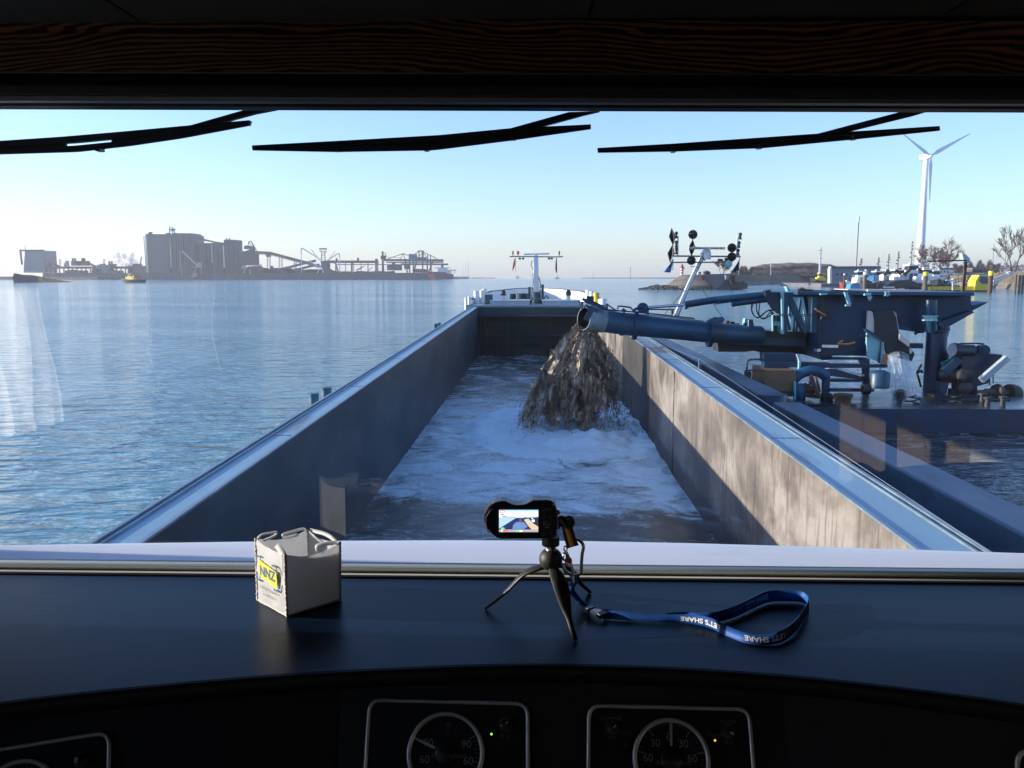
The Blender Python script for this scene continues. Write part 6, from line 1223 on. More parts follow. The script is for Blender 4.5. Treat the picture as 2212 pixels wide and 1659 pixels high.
# curtain and chair, seen only as reflections in the pane
m = MB(); rows = []
for i in range(41):
    y = .48+.32*i/40; dx = .035*sin(i*1.15)+.01*sin(i*.37); rows.append([(-XW+.09+dx*(1+.2*k), y+.02*sin(k*.9+i*.2), CZ+.02-.50*k/6) for k in range(7)])
m.loft(rows); tag(m.build('curtain', M['curtain'], smooth=180), 'white pleated curtain half drawn over the left side window', 'curtain')
for yy, zt_, zb3, lab in ((-.41,-.06,-.57,'white cable hanging in soft bends at the left side window'),(-1.14,.09,-.62,'white cable hanging nearly straight by the rear left window')):
    m = MB(); m.tube(spline([V(-XW+.06+.012*sin(k*1.3), yy+.030*sin(k*.9+yy)*(1 if yy>-1 else .6), CZ+zt_+(zb3-zt_)*k/7) for k in range(8)],5),.0045,6); tag(m.build('cable', M['curtain'], smooth=60), lab, 'cable')
m = MB(); m.box(XW-.012,XW-.001,-.13,.10,CZ-.98,CZ-.64); m.build('reflection_board', pm('white laminate', (.90,.90,.88), .5, 0, .03, 3), wh)  # added unseen board; its white mirrors as a bright patch in the pane
ch = thing('helm_chair', 'black padded helm chair reflected dimly in the window', 'chair', (1.12,.05,ZFL))
m = MB(); m.lathe([(.26,0),(.26,.03),(.06,.06),(.05,.45),(.09,.5)],(1.12,.05,ZFL),n=20); m.build('pedestal', M['plastic'], ch, smooth=40)
m = MB(); m.obox((1.12,.08,ZFL+.55),(.52,.52,.14)); m.build('seat', M['leather'], ch, bevel=.05)
m = MB(); m.prism([V(.86,-.20,ZFL+.58),V(1.38,-.20,ZFL+.58),V(1.38,-.24,ZFL+.98),V(1.33,-.25,ZFL+1.13),V(1.22,-.26,ZFL+1.2),V(1.02,-.26,ZFL+1.2),V(.91,-.25,ZFL+1.13),V(.86,-.24,ZFL+.98)],(0,-.11,0)); m.build('backrest', M['leather'], ch, bevel=.03)
for s in (-1,1):
    m = MB(); m.obox((1.12+s*.31,.05,ZFL+.80),(.08,.44,.05)); m.obox((1.12+s*.30,-.12,ZFL+.67),(.04,.06,.25)); m.build('armrest', M['leather'], ch, bevel=.015)
ch.location = (1.22,-.52,ZFL)

# ------------------------------------------------------------------ control desk with instruments
dk = thing('control_desk', 'wide black stained desk under the window with instrument panels along its curved front', 'desk', (0,1.2,Z0-1.1))
fe = [(-420,1622),(-200,1562),(0,1520),(300,1486),(600,1460),(850,1446),(1106,1437),(1400,1442),(1700,1461),(2000,1494),(2212,1524),(2420,1562),(2640,1615)]
fpt = spline([V(-1.74,.62,Z0),V(-1.15,.70,Z0)]+[G(x,y,Z0) for x,y in fe]+[V(1.15,.70,Z0),V(1.74,.62,Z0)],5); bpt = [G(x,yd+2+SL*(x-1106),Z0) for x in (3230,-890)]
m = MB(); m.prism(list(reversed(fpt))+list(reversed(bpt)),(0,0,-.024)); m.build('desktop', M['desk'], dk)
m = MB(); rows = [[p+V(0,dy,dz) for dy,dz in ((.004,.0006),(-.002,-.001),(-.0055,-.006),(-.0055,-.020),(-.002,-.026),(.03,-.028))] for p in fpt]; m.loft(rows); m.build('desk_edge', M['plastic'], dk, smooth=60)
class Facet:
    def __init__(s, p, yaw, tilt=30):
        s.p = V(*p); y = radians(yaw); t = radians(tilt); s.n = V(sin(y)*cos(t),-cos(y)*cos(t),sin(t)); s.ex = V(cos(y),sin(y),0); s.ey = s.n.cross(s.ex)
    def at(s, px, py, off=0):
        r = V(*ray(px,py)); o = V(0,0,CZ); k = (s.p-o).dot(s.n)/r.dot(s.n); return o+r*k+s.n*off
    def fm(s, px, py, off=0): return frame_mtx(s.at(px,py,off), s.ex, s.ey)
yc = G(1106,1437,Z0).y+.012
xa_ = G(720,1452,Z0).x; xb_ = G(1699,1460,Z0).x
FC = Facet((0,yc,Z0-.026),0); FL = Facet((xa_,yc,Z0-.026),15); FR = Facet((xb_,yc,Z0-.026),-18)
M['face'] = M['console']
def face(Fc, a, b):
    m = MB(); d = -Fc.ey*.55; m.prism([a,b,b+d,a+d],-Fc.n*.02); m.build('console_face', M['console'], dk)
pa, pb = V(xa_,yc,Z0-.026), V(xb_,yc,Z0-.026)
face(FC,pa,pb); face(FL,pa-FL.ex*1.2,pa-FL.ex*.001); face(FR,pb+FR.ex*.001,pb+FR.ex*1.2)
m = MB(); m.bar(pa+FC.n*.001,pa-FC.ey*.5+FC.n*.001,.002,.002); m.bar(pb+FC.n*.001,pb-FC.ey*.5+FC.n*.001,.002,.002); each(m, 'panel_joint', M['panel_black'], dk)
def K1(x, y): return (783+x*.1709, 1479.7+y*.1709)
def K2(x, y): return (1263.7+x*.17334, 1490.5+y*.17334)
def instrument(Fc, corners, gc, gr, label):
    c = [Fc.at(x,y) for x,y in corners]; pan = MB()
    def rr(pts, r, k=6):
        out = []; n = len(pts)
        for i in range(n):
            p = pts[i]; a = (pts[i-1]-p).normalized(); b = (pts[(i+1)%n]-p).normalized()
            for j in range(k+1):
                t = j/k; out.append(p+a*r*(1-t)**2+b*r*t*t)
        return out
    o = rr(c, .018); pan.prism([q+Fc.n*.001 for q in o], Fc.n*.003); ip = pan.build('instrument_panel', M['panel_black'], dk, label=label)
    m = MB(); ring = o+[o[0],o[1]]; m.tube([q+Fc.n*.004 for q in ring],.0030,8,False); m.build('bezel', M['bezel'], ip, smooth=60)
    C = Fc.at(*gc,.0045); Rr = (Fc.at(gc[0]+gr,gc[1],.0045)-C).length
    m = MB(); m.tube([C+(Fc.ex*cos(a)+Fc.ey*sin(a))*Rr+Fc.n*.002 for a in [2*pi*i/72 for i in range(74)]],.0034,8,False); m.build('gauge_ring', M['bezel'], ip, smooth=60)
    m = MB(); m.lathe([(Rr*.28,0),(Rr*.28,.004),(Rr*.25,.005)],C,Fc.n,28); m.build('gauge_hub', M['plastic'], ip, smooth=40)
    return ip, C, Rr
def radial(Fc, C, Rr, angs, r0, r1, w, mat, ip, nm='scale'):
    if len(angs) > 1 and min(angs) < 90 < max(angs) and not any(84 < a < 96 for a in angs):
        radial(Fc, C, Rr, [a for a in angs if a < 90], r0, r1, w, mat, ip, nm); angs = [a for a in angs if a > 90]
    m = MB()
    for a in angs:
        d = Fc.ex*cos(radians(a))+Fc.ey*sin(radians(a)); m.bar(C+d*Rr*r0+Fc.n*.0006,C+d*Rr*r1+Fc.n*.0006,w,.0006,Fc.n)
    m.build(nm, M[mat], ip)
def knob(Fc, px, py, r, ang, ip):
    c = Fc.at(px,py,.004); k = (Fc.at(px+r,py,.004)-c).length; m = MB(); m.lathe([(k,0),(k*.9,.010),(k*.3,.012)],c,Fc.n,20); q = m.build('knob', M['plastic'], ip, smooth=40)
    m = MB(); m.tube([c+(Fc.ex*cos(a)+Fc.ey*sin(a))*k*1.08+Fc.n*.0012 for a in [2*pi*i/32 for i in range(34)]],.0007,5,False); m.build('knob_ring', M['ink_dim'], q)
    d = Fc.ex*cos(radians(ang))+Fc.ey*sin(radians(ang)); m = MB(); m.bar(c+d*k*.15+Fc.n*.0128,c+d*k*.75+Fc.n*.0125,.0022,.001,Fc.n); m.build('knob_mark', M['bezel'], q)
def led(Fc, px, py, mat, ip):
    m = MB(); m.lathe([(.0016,0),(.0014,.001),(.0003,.0016)],Fc.at(px,py,.0042),Fc.n,10); m.build('pilot_lamp', M[mat], ip)
ip, C, Rr = instrument(FC, [(800,1512),(1140,1520),(1141,1860),(778,1860)], (963.5,1627), 79, 'panel with rudder style gauge reading between 90 and 60')
for s,x,y in (('90',838,735),('90',1316,752),('60',790,942),('60',1340,962)): text(s,.0148,M['ink'],FC.fm(*K1(x,y),.0052),'numerals',ip)
radial(FC,C,Rr,[30,22,15,8,1,-6,-14,-21,150,-9-180,-17-180,-2-180],.80,.93,.0009,'ink_dim',ip); radial(FC,C,Rr,[30,-14],.74,.93,.0014,'ink',ip)
radial(FC,C,Rr,[157],.33,.94,.0036,'bezel',ip,'needle')
m = MB(); q = [FC.at(*K1(x,y),.005) for x,y in ((1070,520),(1065,495),(1090,478),(1115,495),(1110,520),(1085,630))]; m.tube(q+[q[0]],.0004,4); m.tube([FC.at(*K1(1090+13*cos(a),505+13*sin(a)),.005) for a in [i*pi/6 for i in range(13)]],.0004,4); m.build('ship_symbol', M['ink_dim'], ip)
m = MB(); m.prism([FC.at(*K1(x,y),.0098) for x,y in ((938,880),(965,880),(960,906),(936,906))],FC.n*.0004); m.build('maker_emblem', M['ink_dim'], ip)
text('Radio Holland',.0085,M['ink_dim'],FC.fm(*K1(1097,893),.0099),'maker_lettering',ip)
knob(FC,*K1(1806,500),12,48,ip); led(FC,*K1(1632,621),'led_g',ip)
m = MB()
for x in (1760,1835): m.tube([FC.at(*K1(x+22*cos(a),640+24*sin(a)),.005) for a in [i*pi/8 for i in range(17)]],.0004,4)
m.bar(FC.at(*K1(1760,620),.005),FC.at(*K1(1760,660),.005),.0008,.0005); m.build('switch_symbol', M['ink_dim'], ip)
ip, C, Rr = instrument(FC, [(1272,1524),(1616,1532),(1642,1860),(1268,1860)], (1449,1640), 79, 'panel with rate gauge, needle just right of 0')
for s,x,y in (('0',1040,588),('30',870,663),('30',1218,672),('60',780,845),('60',1328,855)): text(s,.0148,M['ink'],FC.fm(*K2(x,y),.0052),'numerals',ip)
radial(FC,C,Rr,[90+i*2.6 for i in range(-13,14)],.86,.95,.0006,'ink_dim',ip); radial(FC,C,Rr,[90+i*10 for i in (-10,-9,-8,-7,-6,-5,5,6,7,8,9,10)],.80,.93,.0007,'ink_dim',ip); radial(FC,C,Rr,[90,52,128,12,168],.72,.93,.0013,'ink',ip)
radial(FC,C,Rr,[87],.34,.96,.0032,'bezel',ip,'needle')
m = MB(); m.prism([FC.at(*K2(x,y),.0098) for x,y in ((943,888),(970,888),(965,915),(940,915))],FC.n*.0004); m.build('maker_emblem', M['ink_dim'], ip)
text('Radio Holland',.0085,M['ink_dim'],FC.fm(*K2(1097,905),.0099),'maker_lettering',ip)
knob(FC,*K2(332,472),12,35,ip); knob(FC,*K2(1775,515),12,-38,ip); led(FC,*K2(1613,628),'led_y',ip)
for s,x,y in (('DAMPING',330,360),('GYRO',505,532),('ON/DIM',1772,400),('POWER',1608,562)): text(s,.0068,M['ink_dim'],FC.fm(*K2(x,y),.0046),'lettering',ip)
m = MB()
for k in range(3): m.bar(FC.at(*K2(288,580+14*k),.005),FC.at(*K2(388,580+14*k),.005),.0008,.0005)
for x,y in ((505,682),(1750,648),(1818,652)): m.tube([FC.at(*K2(x+20*cos(a),y+20*sin(a)),.005) for a in [i*pi/8 for i in range(17)]],.0004,4)
m.build('switch_symbol', M['ink_dim'], ip)
ip, C, Rr = instrument(FL, [(-160,1645),(238,1581),(232,1860),(-160,1860)], (42,1722), 78, 'left panel cut off by the picture corner')
radial(FL,C,Rr,[60,70,80,90,100,110,120],.80,.93,.0009,'ink_dim',ip); knob(FL,178,1641,13,145,ip)
ip, C, Rr = instrument(FR, [(2197,1618),(2500,1680),(2500,1860),(2190,1860)], (2390,1760), 78, 'right panel cut off by the picture corner')

# ------------------------------------------------------------------ white woven bag
B0, BL, BR = G(620,1333,Z0), G(557,1297.5,Z0), G(735,1298.5,Z0); BB = BL+BR-B0
bg_ = thing('storage_bag', 'small open white woven bag with yellow logo standing on the desk', 'bag', tuple((B0+BB)/2))
Hh = {'0': .109, 'L': .114, 'R': .108, 'B': .114}
def corner(p, h, lean): c = (BL+BR)/2; return p+(p-V(c.x,c.y,p.z))*lean+V(0,0,h)
T0, TL, TR, TB = corner(B0,.109,.00), corner(BL,.113,-.01), corner(BR,.107,.03), corner(BB,.108,-.04)
def wall(a, b, ta, tb, sag, bul, seed, thick=.0012):
    out = []; nrm = (b-a).cross(V(0,0,1)).normalized()
    for side in (0, 1):
        rows = []
        for j in range(13):
            v = j/12; row = []
            for i in range(13):
                u = i/12; bot = a.lerp(b,u); top = ta.lerp(tb,u)-V(0,0,sag*sin(pi*u)**.8); p = bot.lerp(top,v)
                p = p+nrm*(bul*sin(pi*u)*sin(pi*min(1,v*.9+.05)) + .0026*noise.noise(V(u*3,v*3,seed))+.0011*noise.noise(V(u*8,v*8,seed)) - side*thick); row.append(p)
            rows.append(row)
        out.append(rows)
    return out
m = MB()
for k,(a,b,ta,tb,s,bu) in enumerate(((BL,B0,TL,T0,.006,.002),(B0,BR,T0,TR,.013,-.001),(BR,BB,TR,TB,.008,.001),(BB,BL,TB,TL,.010,.001))):
    r0, r1 = wall(a,b,ta,tb,s,bu,k*3.3); m.loft(r0); m.loft(r1); m.loft([r0[-1],r1[-1]])
m.prism([B0+V(0,0,.001),BR+V(0,0,.001),BB+V(0,0,.001),BL+V(0,0,.001)],(0,0,.001)); bd = m.build('bag_body', M['bag'], bg_, smooth=60)
m = MB()
for a, b in ((B0,T0),(BL,TL),(BR,TR),(BB,TB)):
    n = 44; pts = []
    for i in range(n+1): pts.append(a.lerp(b,i/n)+V(.0006*sin(i*2.1),.0006*cos(i*1.7),0))
    m.tube(pts,[.0021+.0007*(i%2) for i in range(n+1)],6)
for a, b in ((B0,BL),(B0,BR)): m.tube([a.lerp(b,i/30)+V(0,0,.002+.0004*(i%2)) for i in range(31)],[.0015+.0006*(i%2) for i in range(31)],6)
each(m, 'seam', M['bagtrim'], bg_, smooth=60)
def loop(pts, wdt, wvec, name='handle_loop'):
    c = spline(pts,6); m = MB(); w = Vector(wvec).normalized()*wdt/2; m.loft([[p-w,p+w] for p in c]); o = m.build(name, M['bag'], bg_, smooth=60); s = o.modifiers.new('thick','SOLIDIFY'); s.thickness = .0007
eL = (B0-BL).normalized(); eR = (BR-B0).normalized(); up = V(0,0,1)
loop([T0-up*.03-eL*.004+eR*.001, T0-up*.004-eL*.002, T0+up*.001-eL*.012, T0+up*.003-eL*.032+eR*.006, T0+up*.002-eL*.044+eR*.010, T0-up*.006-eL*.026+eR*.010],.010,up*.6+eR*.7)
loop([TL-up*.006, TL+up*.003+eR*.010, TL+up*.003+eR*.028, TL+up*.002+eR*.040, TL-up*.004+eR*.034, TL-up*.008+eR*.014],.005,up*.5-eL*.8)
loop([TB-up*.008, TB+up*.002-eR*.006, TB+up*.002-eR*.028, TB+up*.000-eR*.048, TB-up*.006-eR*.046, TB-up*.006-eR*.020],.006,up*.7-eL*.6)
loop([TR-up*.02, TR-up*.002-eR*.004, TR+up*.001-eR*.022-eL*.004, TR-up*.002-eR*.038-eL*.010, TR-up*.010-eR*.040-eL*.010],.008,up*.7-eL*.7)
loop([TR-eL*.01-up*.004, TR-eL*.03+up*.002, TR-eL*.055+up*.003, TB+eL*.006],.007,up*.8+eR*.5)
LW = (B0-BL).length; nF = eL.cross(up).normalized()
if nF.y > 0: nF = -nF
LC = BL.lerp(B0,.475)+up*.062+nF*.0045
lm = frame_mtx(LC,eL,up)
def lpoly(pts, off): return [lm @ V(x*LW,y*.109,off) for x,y in pts]
m = MB(); m.prism(lpoly([(-.31,.17),(.30,.10),(.33,-.16),(-.27,-.10)],0),nF*.0003); m.build('logo_patch', M['yellow2'], bg_)
m = MB()
for pts in ([(-.22,.22),(-.36,.22),(-.36,.10)],[(.16,.18),(.30,.18),(.36,.08)],[(-.36,-.05),(-.36,-.17),(-.24,-.17)],[(.20,-.20),(.37,-.20),(.37,-.08)]):
    q = lpoly(pts,.0003)
    for a, b in zip(q, q[1:]): m.bar(a,b,.0028,.0004,nF)
M['logo_blue'] = pm('logo blue ink', (.02,.10,.22), .6, 0, .05, 20)
m.build('logo_bracket', M['logo_blue'], bg_)
text('NNZ',.0235,M['logo_blue'],frame_mtx(LC+nF*.0006,eL,up),'logo_lettering',bg_,.0009)
text('the packaging network',.0066,M['ink_dim'],frame_mtx(LC-up*.0285+nF*.0005,eL,up),'lettering',bg_)
text('www.nnz.com',.0066,M['ink_dim'],frame_mtx(LC-up*.0395+nF*.0005,eL,up),'lettering',bg_)

# ------------------------------------------------------------------ compact camera on a mini tripod
def KC(x, y): return (1015+x*.2083, 1058.5+y*.2083)
YC = 1.30
cm = thing('compact_camera', 'black rugged compact camera with lit rear screen on the small tripod', 'camera', tuple(P(1127,1160,YC)))
ol = [(146,300),(152,245),(180,190),(215,155),(260,130),(320,116),(372,118),(405,135),(440,152),(490,160),(545,157),(590,143),(625,122),(655,108),(800,105),(845,114),(872,135),(888,170),(905,225),(915,290),(912,370),(903,430),(893,480),(875,495),(740,506),(330,510),(275,497),(225,455),(180,395),(154,345)]
m = MB(); m.ppoly([KC(*p) for p in ol], YC, .028); bd = m.build('body', M['plastic'], cm, bevel=.0035)
m = MB(); m.ppoly([KC(*p) for p in ((268,188),(318,188),(318,205),(300,205),(300,440),(318,440),(318,458),(268,458))], YC-.0006, .002); m.ppoly([KC(*p) for p in ((738,175),(890,175),(902,470),(738,492))],YC-.0004,.002); each(m, 'rear_trim', M['softblack'], cm)
for i in range(7):
    m = MB(); m.pline([KC(205,285+i*18),KC(250,285+i*18)],YC-.0004,.0012,.002); m.build('grip_rib', M['softblack'], cm) if i in (0,) else None
m = MB(); [m.pline([KC(205,285+i*18),KC(250,285+i*18)],YC-.0004,.0012,.002) for i in range(7)]; m.ptube([KC(190,430),KC(170,350),KC(170,280),KC(210,215),KC(235,200)],YC-.0006,.0012,6); m.build('grip', M['softblack'], cm)
# lit screen with the live picture
def em(n, c): return emit('screen '+n, c, .75)
scr = MB(); SY = YC-.0016
def sp_(pts, Y): scr.ppoly([KC(*p) for p in pts], Y, .0002)
mats = []
def layer(name, c, polys, d):
    scr.k = len(mats); mats.append(em(name, c)); [sp_(p, SY-d) for p in polys]
sx0, sx1, sy0, sy1 = 303, 709, 207, 436
n = 6
skyc = [(.30,.50,.80),(.42,.60,.84),(.56,.70,.86),(.72,.78,.82),(.84,.76,.68),(.85,.66,.52)]
for i in range(n): layer('sky%d'%i, skyc[i], [[(sx0,207+12.5*i),(sx1,207+12.5*i),(sx1,207+12.5*(i+1)),(sx0,207+12.5*(i+1))]], 0)
layer('water', (.30,.42,.55), [[(sx0,282),(sx1,282),(sx1,410),(sx0,410)]], 0)
layer('skyline', (.22,.25,.32), [[(335,268),(380,268),(380,282),(335,282)],[(380,274),(480,275),(480,282),(380,282)],[(560,276),(709,274),(709,284),(560,284)]], .0002)
layer('hold', (.015,.03,.09), [[(478,290),(560,290),(640,410),(330,410)],[(303,400),(478,290),(500,290),(345,410),(303,410)]], .0003)
layer('slurry', (.10,.18,.38), [[(485,330),(560,335),(600,380),(560,405),(440,405),(450,360)]], .0004)
layer('wall', (.58,.36,.22), [[(562,312),(580,306),(709,385),(709,410),(640,410),(600,365)]], .0004)
layer('dredger', (.02,.03,.05), [[(600,290),(709,284),(709,380),(660,350),(630,320)],[(560,285),(600,288),(600,300),(560,300)]], .0005)
layer('glare', (.9,.92,.9), [[(640,310),(668,305),(672,330),(645,332)],[(640,290),(652,288),(652,300),(640,300)]], .0006)
layer('jet', (.10,.08,.07), [[(516,300),(530,300),(545,335),(505,335)],[(518,286),(526,286),(526,300),(518,300)]], .0006)
layer('bar', (.30,.28,.32), [[(sx0,410),(sx1,410),(sx1,436),(sx0,436)]], 0)
layer('red', (.75,.10,.12), [[(316,209),(360,209),(360,240),(316,240)],[(340,416),(400,416),(400,432),(340,432)]], .0006)
layer('green', (.12,.75,.12), [[(318,396),(330,390),(352,390),(362,396),(352,412),(330,412)],[(480,414),(512,414),(512,434),(480,434)]], .0007)
layer('whiteicon', (.9,.9,.9), [[(325,217),(350,217),(350,232),(325,232)],[(518,416),(544,416),(544,432),(518,432)],[(322,416),(338,416),(336,432),(324,432)]], .0008)
layer('battery', (.10,.10,.10), [[(320,248),(352,248),(352,259),(320,259)]], .0007)
so_ = scr.build('screen', mats, cm)
text('OK',.0022,M['black'],frame_mtx(P(*KC(496,424),SY-.0011),(1,0,0),(0,0,1)),'screen_lettering',cm)
def disc(mb, x, y, r, Y, d=.002, n=20):
    c = P(*KC(x,y),Y); k = (P(*KC(x+r,y),Y)-c).length; mb.lathe([(k,0),(k,d*.7),(k*.85,d)],c,(0,-1,0),n)
M['button'] = pm('dark grey buttons', (.035,.035,.037), .35, 0, .1, 60)
for x,y,r in ((766,272,19),(832,272,19),(768,440,19),(834,440,19)):
    m = MB(); disc(m,x,y,r,YC-.0004); m.build('button', M['button'], cm, smooth=40)
m = MB(); m.ppoly([KC(*p) for p in ((752,210),(762,195),(838,195),(848,208),(838,224),(762,224))],YC-.002,.002); m.build('zoom_button', M['button'], cm)
m = MB(); disc(m,800,358,44,YC-.0004); dp_ = m.build('four_way_pad', M['button'], cm, smooth=40); m = MB(); disc(m,800,358,20,YC-.0022,.0012); m.build('ok_button', M['plastic'], dp_, smooth=40)
for s,x,y,sz in (('OK',800,358,.0026),('MODE',800,386,.0020),('MENU',770,473,.0022),('W',766,209,.0024),('T',834,209,.0024)): text(s,sz,M['print_white'] if s in('MODE','OK') else M['ink'],frame_mtx(P(*KC(x,y),YC-.0040 if s=='OK' else YC-.0030 if s!='MENU' else YC-.0008),(1,0,0),(0,0,1)),'button_lettering',cm)
for s,x,y in (('*',770,358),('o',832,358),('o',800,328)): text(s,.0026,M['print_white'],frame_mtx(P(*KC(x,y),YC-.0030),(1,0,0),(0,0,1)),'button_lettering',cm)
m = MB(); [disc(m,x,y,8,YC-.0003,.0012,10) for x,y in ((867,156),(868,489),(204,202),(202,433))]; each(m, 'screw', M['steel'], cm)
m = MB(); m.ppoly([KC(*p) for p in ((905,200),(935,212),(942,250),(912,262))],YC+.008,.008); m.ppoly([KC(*p) for p in ((905,395),(940,375),(942,400),(908,412))],YC+.008,.008); m.build('strap_lug', M['steel'], cm, bevel=.0008)
tp = thing('mini_tripod', 'black mini tripod with ball head and three curved legs', 'tripod', tuple(G(1190,1330,Z0)))
q = P(*KC(838,528),YC+.014); k = 96*.2083/F*YC
m = MB(); m.lathe([(k*.9,-.0075),(k,-.006),(k,.005),(k*.94,.0078)],q,n=28); m.build('camera_plate', M['softblack'], tp, smooth=40)
bc = P(*KC(840,716),YC+.014); br = 128*.2083/F*YC
m = MB(); m.lathe([(br*sin(pi*i/18),-br*cos(pi*i/18)) for i in range(0,16)],bc,n=32); m.build('ball_housing', M['softblack'], tp, smooth=60)
m = MB(); m.lathe([(br*.48,br*.80),(br*.46,br*.95),(br*.30,br*1.08),(br*.16,br*1.12),(br*.16,q.z-bc.z)],bc,n=24); m.build('ball_neck', M['steel'], tp, smooth=50)
feet = [G(1049,1316.5,Z0), G(1243,1386,Z0), G(1274,1281,Z0)]
for f in feet:
    d = V(f.x-bc.x,f.y-bc.y,0); dn = d.normalized(); s = bc-V(0,0,br*.62)+dn*br*.45; k2 = s.lerp(f,.30)+V(0,0,.010)+dn*.004
    side = dn.cross(up); pts = spline([s,k2,s.lerp(f,.65)+V(0,0,.005),f+V(0,0,.0022)],7); m = MB(); rows = []
    for i, p in enumerate(pts):
        t = i/(len(pts)-1); wd = .0078+.0070*sin(pi*min(1,t*1.35))-.0036*t; th = .0052-.0026*t
        tan = (pts[min(i+1,len(pts)-1)]-pts[max(i-1,0)]).normalized(); nr = side.cross(tan).normalized()
        rows.append([p+side*wd*cos(a)+nr*th*sin(a) for a in [2*pi*j/12 for j in range(12)]])
    m.loft(rows,True); m.add(rows[0],[tuple(range(12))]); m.add(rows[-1],[tuple(range(12))]); m.build('leg', M['softblack'], tp, smooth=60)

# wrist strap, carabiner, keys
def ribbon(pts, wpts, Y, mat, name, parent, th=.0012):
    m = MB(); a = spline([P(*p,Y) if len(p)==2 else P(p[0],p[1],p[2]) for p in pts],6); b = spline([P(*p,Y) if len(p)==2 else P(p[0],p[1],p[2]) for p in wpts],6)
    m.loft([[x,y] for x,y in zip(a,b)]); o = m.build(name, mat, parent, smooth=60); s = o.modifiers.new('thick','SOLIDIFY'); s.thickness = th; return o
ws = thing('wrist_strap', 'black and orange webbing strap looped on the camera side', 'strap', tuple(P(*KC(1000,400),YC)))
ribbon([KC(*p) for p in ((915,290),(925,268),(965,268),(1010,290),(1035,330))],[KC(*p) for p in ((915,385),(930,375),(965,385),(985,400),(1000,410))],YC+.010,M['softblack'],'webbing',ws)
ribbon([KC(*p) for p in ((955,385),(965,440),(985,530),(1010,605))],[KC(*p) for p in ((1060,380),(1080,430),(1100,500),(1130,570))],YC+.004,M['softblack'],'webbing',ws)
ribbon([KC(*p) for p in ((985,390),(1000,450),(1018,520),(1035,592))],[KC(*p) for p in ((1025,388),(1045,440),(1065,510),(1085,580))],YC+.0022,M['strap_orange'],'orange_stripe',ws)
ribbon([KC(*p) for p in ((928,305),(950,303),(985,325),(1000,335))],[KC(*p) for p in ((928,345),(950,352),(975,350),(990,350))],YC+.008,M['strap_orange'],'orange_stripe',ws)
m = MB(); m.tube([P(*KC(1025+38*cos(a),335+45*sin(a)),YC+.004+.004*sin(a*2)) for a in [i*pi/7 for i in range(15)]],.0045,8); m.build('knot', M['softblack'], ws, smooth=60)
cb = thing('carabiner', 'grey metal carabiner hanging from the strap end', 'carabiner', tuple(P(*KC(1080,720),YC)))
m = MB(); m.tube(spline([P(*KC(*p),YC+.006) for p in ((1000,765),(975,790),(990,840),(1050,880),(1110,885),(1152,850),(1158,740),(1165,660),(1178,590),(1160,545),(1120,515),(1095,520))],5),.0028,10); m.build('hook', M['steel'], cb, smooth=60)
m = MB(); m.tube([P(*KC(1000,640),YC+.006),P(*KC(1040,730),YC+.006),P(*KC(1075,850),YC+.005)],.0022,8); m.lathe([(.003,-.003),(.0034,0),(.003,.003)],P(*KC(1072,838),YC+.005),(.2,0,-1),10); m.tube([P(*KC(1068,860),YC+.004),P(*KC(1085,960),YC+.004)],[.0018,.0012],8); m.build('gate', M['steel'], cb, smooth=60)
m = MB(); m.tube([P(*KC(992+16*cos(a),608+26*sin(a)),YC+.004) for a in [i*pi/6 for i in range(13)]],.0014,6); m.tube([P(*KC(985+20*cos(a),690+40*sin(a)),YC+.003+.003*cos(a)) for a in [i*pi/6 for i in range(13)]],.0018,6); m.tube([P(*KC(1008+16*cos(a),740+36*sin(a)),YC+.004-.002*cos(a)) for a in [i*pi/6 for i in range(13)]],.0016,6); m.build('split_ring', M['steel'], cb, smooth=60)
m = MB(); m.lathe([(.002,-.002),(.0055,-.001),(.0055,.001),(.002,.002)],P(*KC(1026,730),YC+.002),(0,-1,0),12); m.build('red_tag', M['red'], cb)

# lanyard lying on the desk
ly = thing('lanyard', 'blue printed lanyard ribbon lying in a loop on the desk', 'lanyard', tuple(G(1500,1345,Z0)))
def lean(p, h, dx, dy): return p+V(dx,dy,h)
def band(name, ks, parent, th=.0010):
    ks = [(G(a,b,Z0+.0008)+V(0,0,z0), V(dx,dy,h)) for a,b,z0,dx,dy,h in ks]; A = spline([k[0] for k in ks],8); B = spline([k[0]+k[1] for k in ks],8)
    m = MB(); m.loft([[a,a.lerp(b,.5),b] for a,b in zip(A,B)]); o = m.build(name, M['strap_blue'], parent, smooth=70); s = o.modifiers.new('thick','SOLIDIFY'); s.thickness = th; return A, B
b1 = band('ribbon', [(1302,1335,.001,.002,.012,.010),(1350,1341,.001,.001,.010,.011),(1420,1345,.001,.0,.008,.010),(1480,1347,.001,0,.006,.012),(1530,1357,.001,0,.004,.016),(1570,1374,.0,.004,.010,.012),(1610,1389,.0,.001,.012,.012),(1650,1394,.0,0,.012,.012),(1690,1388,.001,0,.010,.014),(1720,1365,.001,.001,.004,.018),(1740,1335,.001,.001,.002,.019)], ly)
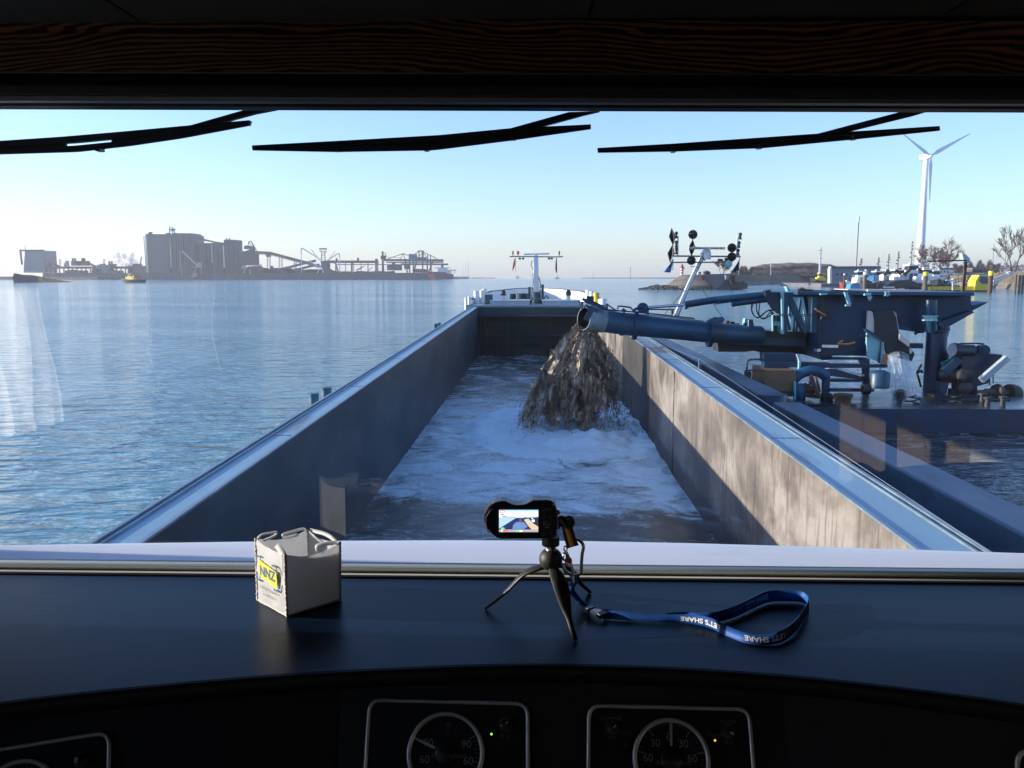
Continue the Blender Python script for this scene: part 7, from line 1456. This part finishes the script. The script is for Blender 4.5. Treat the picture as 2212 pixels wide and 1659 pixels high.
b2 = band('ribbon', [(1740,1335,.001,.001,.002,.019),(1748,1318,.001,-.001,.002,.020),(1735,1303,.001,-.002,.0,.020),(1700,1300,.001,-.002,0,.020),(1660,1302,.001,-.002,.001,.020),(1625,1316,.001,0,.002,.019),(1585,1335,.001,0,.003,.018),(1545,1345,.001,0,.004,.016),(1510,1345,.001,0,.004,.014),(1470,1340,.001,0,.007,.010),(1410,1341,.001,0,.008,.007),(1350,1338,.001,0,.009,.006),(1302,1340,.001,0,.01,.006)], ly)
def on_band(bd_, t0, body, size, flip, off=.0012):
    A, B = bd_; n = len(A); L = [0]
    for a, b in zip(A, A[1:]): L.append(L[-1]+(b-a).length)
    tot = L[-1]
    def at(sx, w):
        sx = max(0, min(tot-1e-5, sx))
        for i in range(n-1):
            if L[i+1] >= sx: f = (sx-L[i])/max(1e-9,L[i+1]-L[i]); a = A[i].lerp(A[i+1],f); b = B[i].lerp(B[i+1],f); return a.lerp(b,w), (A[i+1]-A[i]), (b-a)
    def fn(co):
        u, v = co.x, co.y
        if flip: u, v = -u, -v
        p, tg, up_ = at(t0*tot+u, .5+v/.019); nn = tg.cross(up_).normalized()
        if nn.dot(p-V(0,0,CZ)) > 0: nn = -nn
        return p+nn*off
    return text(body,size,M['print_white'],None,'print',ly,.0003,fn)
on_band(b1,.385,"LET'S SHARE",.0125,True); on_band(b1,.66,"LET'S SHARE",.0125,True)
M['print_white2'] = M['print_white']
def on_band_back(bd_, t0, body, size): return on_band((list(reversed(bd_[0])),list(reversed(bd_[1]))), 1-t0, body, size, False)
on_band_back(b2,.36,"LET'S SHARE",.0125)
m = MB(); a = G(1272,1318,Z0+.010); b = G(1312,1330,Z0+.008); m.bar(G(1280,1319,Z0+.010),G(1296,1325,Z0+.009),.016,.006); m.build('buckle', M['deckpale'], ly, bevel=.001)
m = MB(); m.bar(G(1270,1314,Z0+.010),G(1279,1318,Z0+.010),.018,.008); m.bar(G(1297,1326,Z0+.009),G(1305,1331,Z0+.008),.018,.008); m.build('buckle_end', M['plastic'], ly, bevel=.001)
m = MB(); pts = [P(*KC(*p),YC+.012) for p in ((1105,890),(1080,960),(1055,1040))]+[G(1262,1308,Z0+.006),G(1272,1314,Z0+.008)]; c = spline(pts,5); m.loft([[p-V(.0055,0,0),p+V(.0055,0,0)] for p in c]); o = m.build('clip_tape', M['strap_blue'], ly, smooth=60); s = o.modifiers.new('thick','SOLIDIFY'); s.thickness = .001
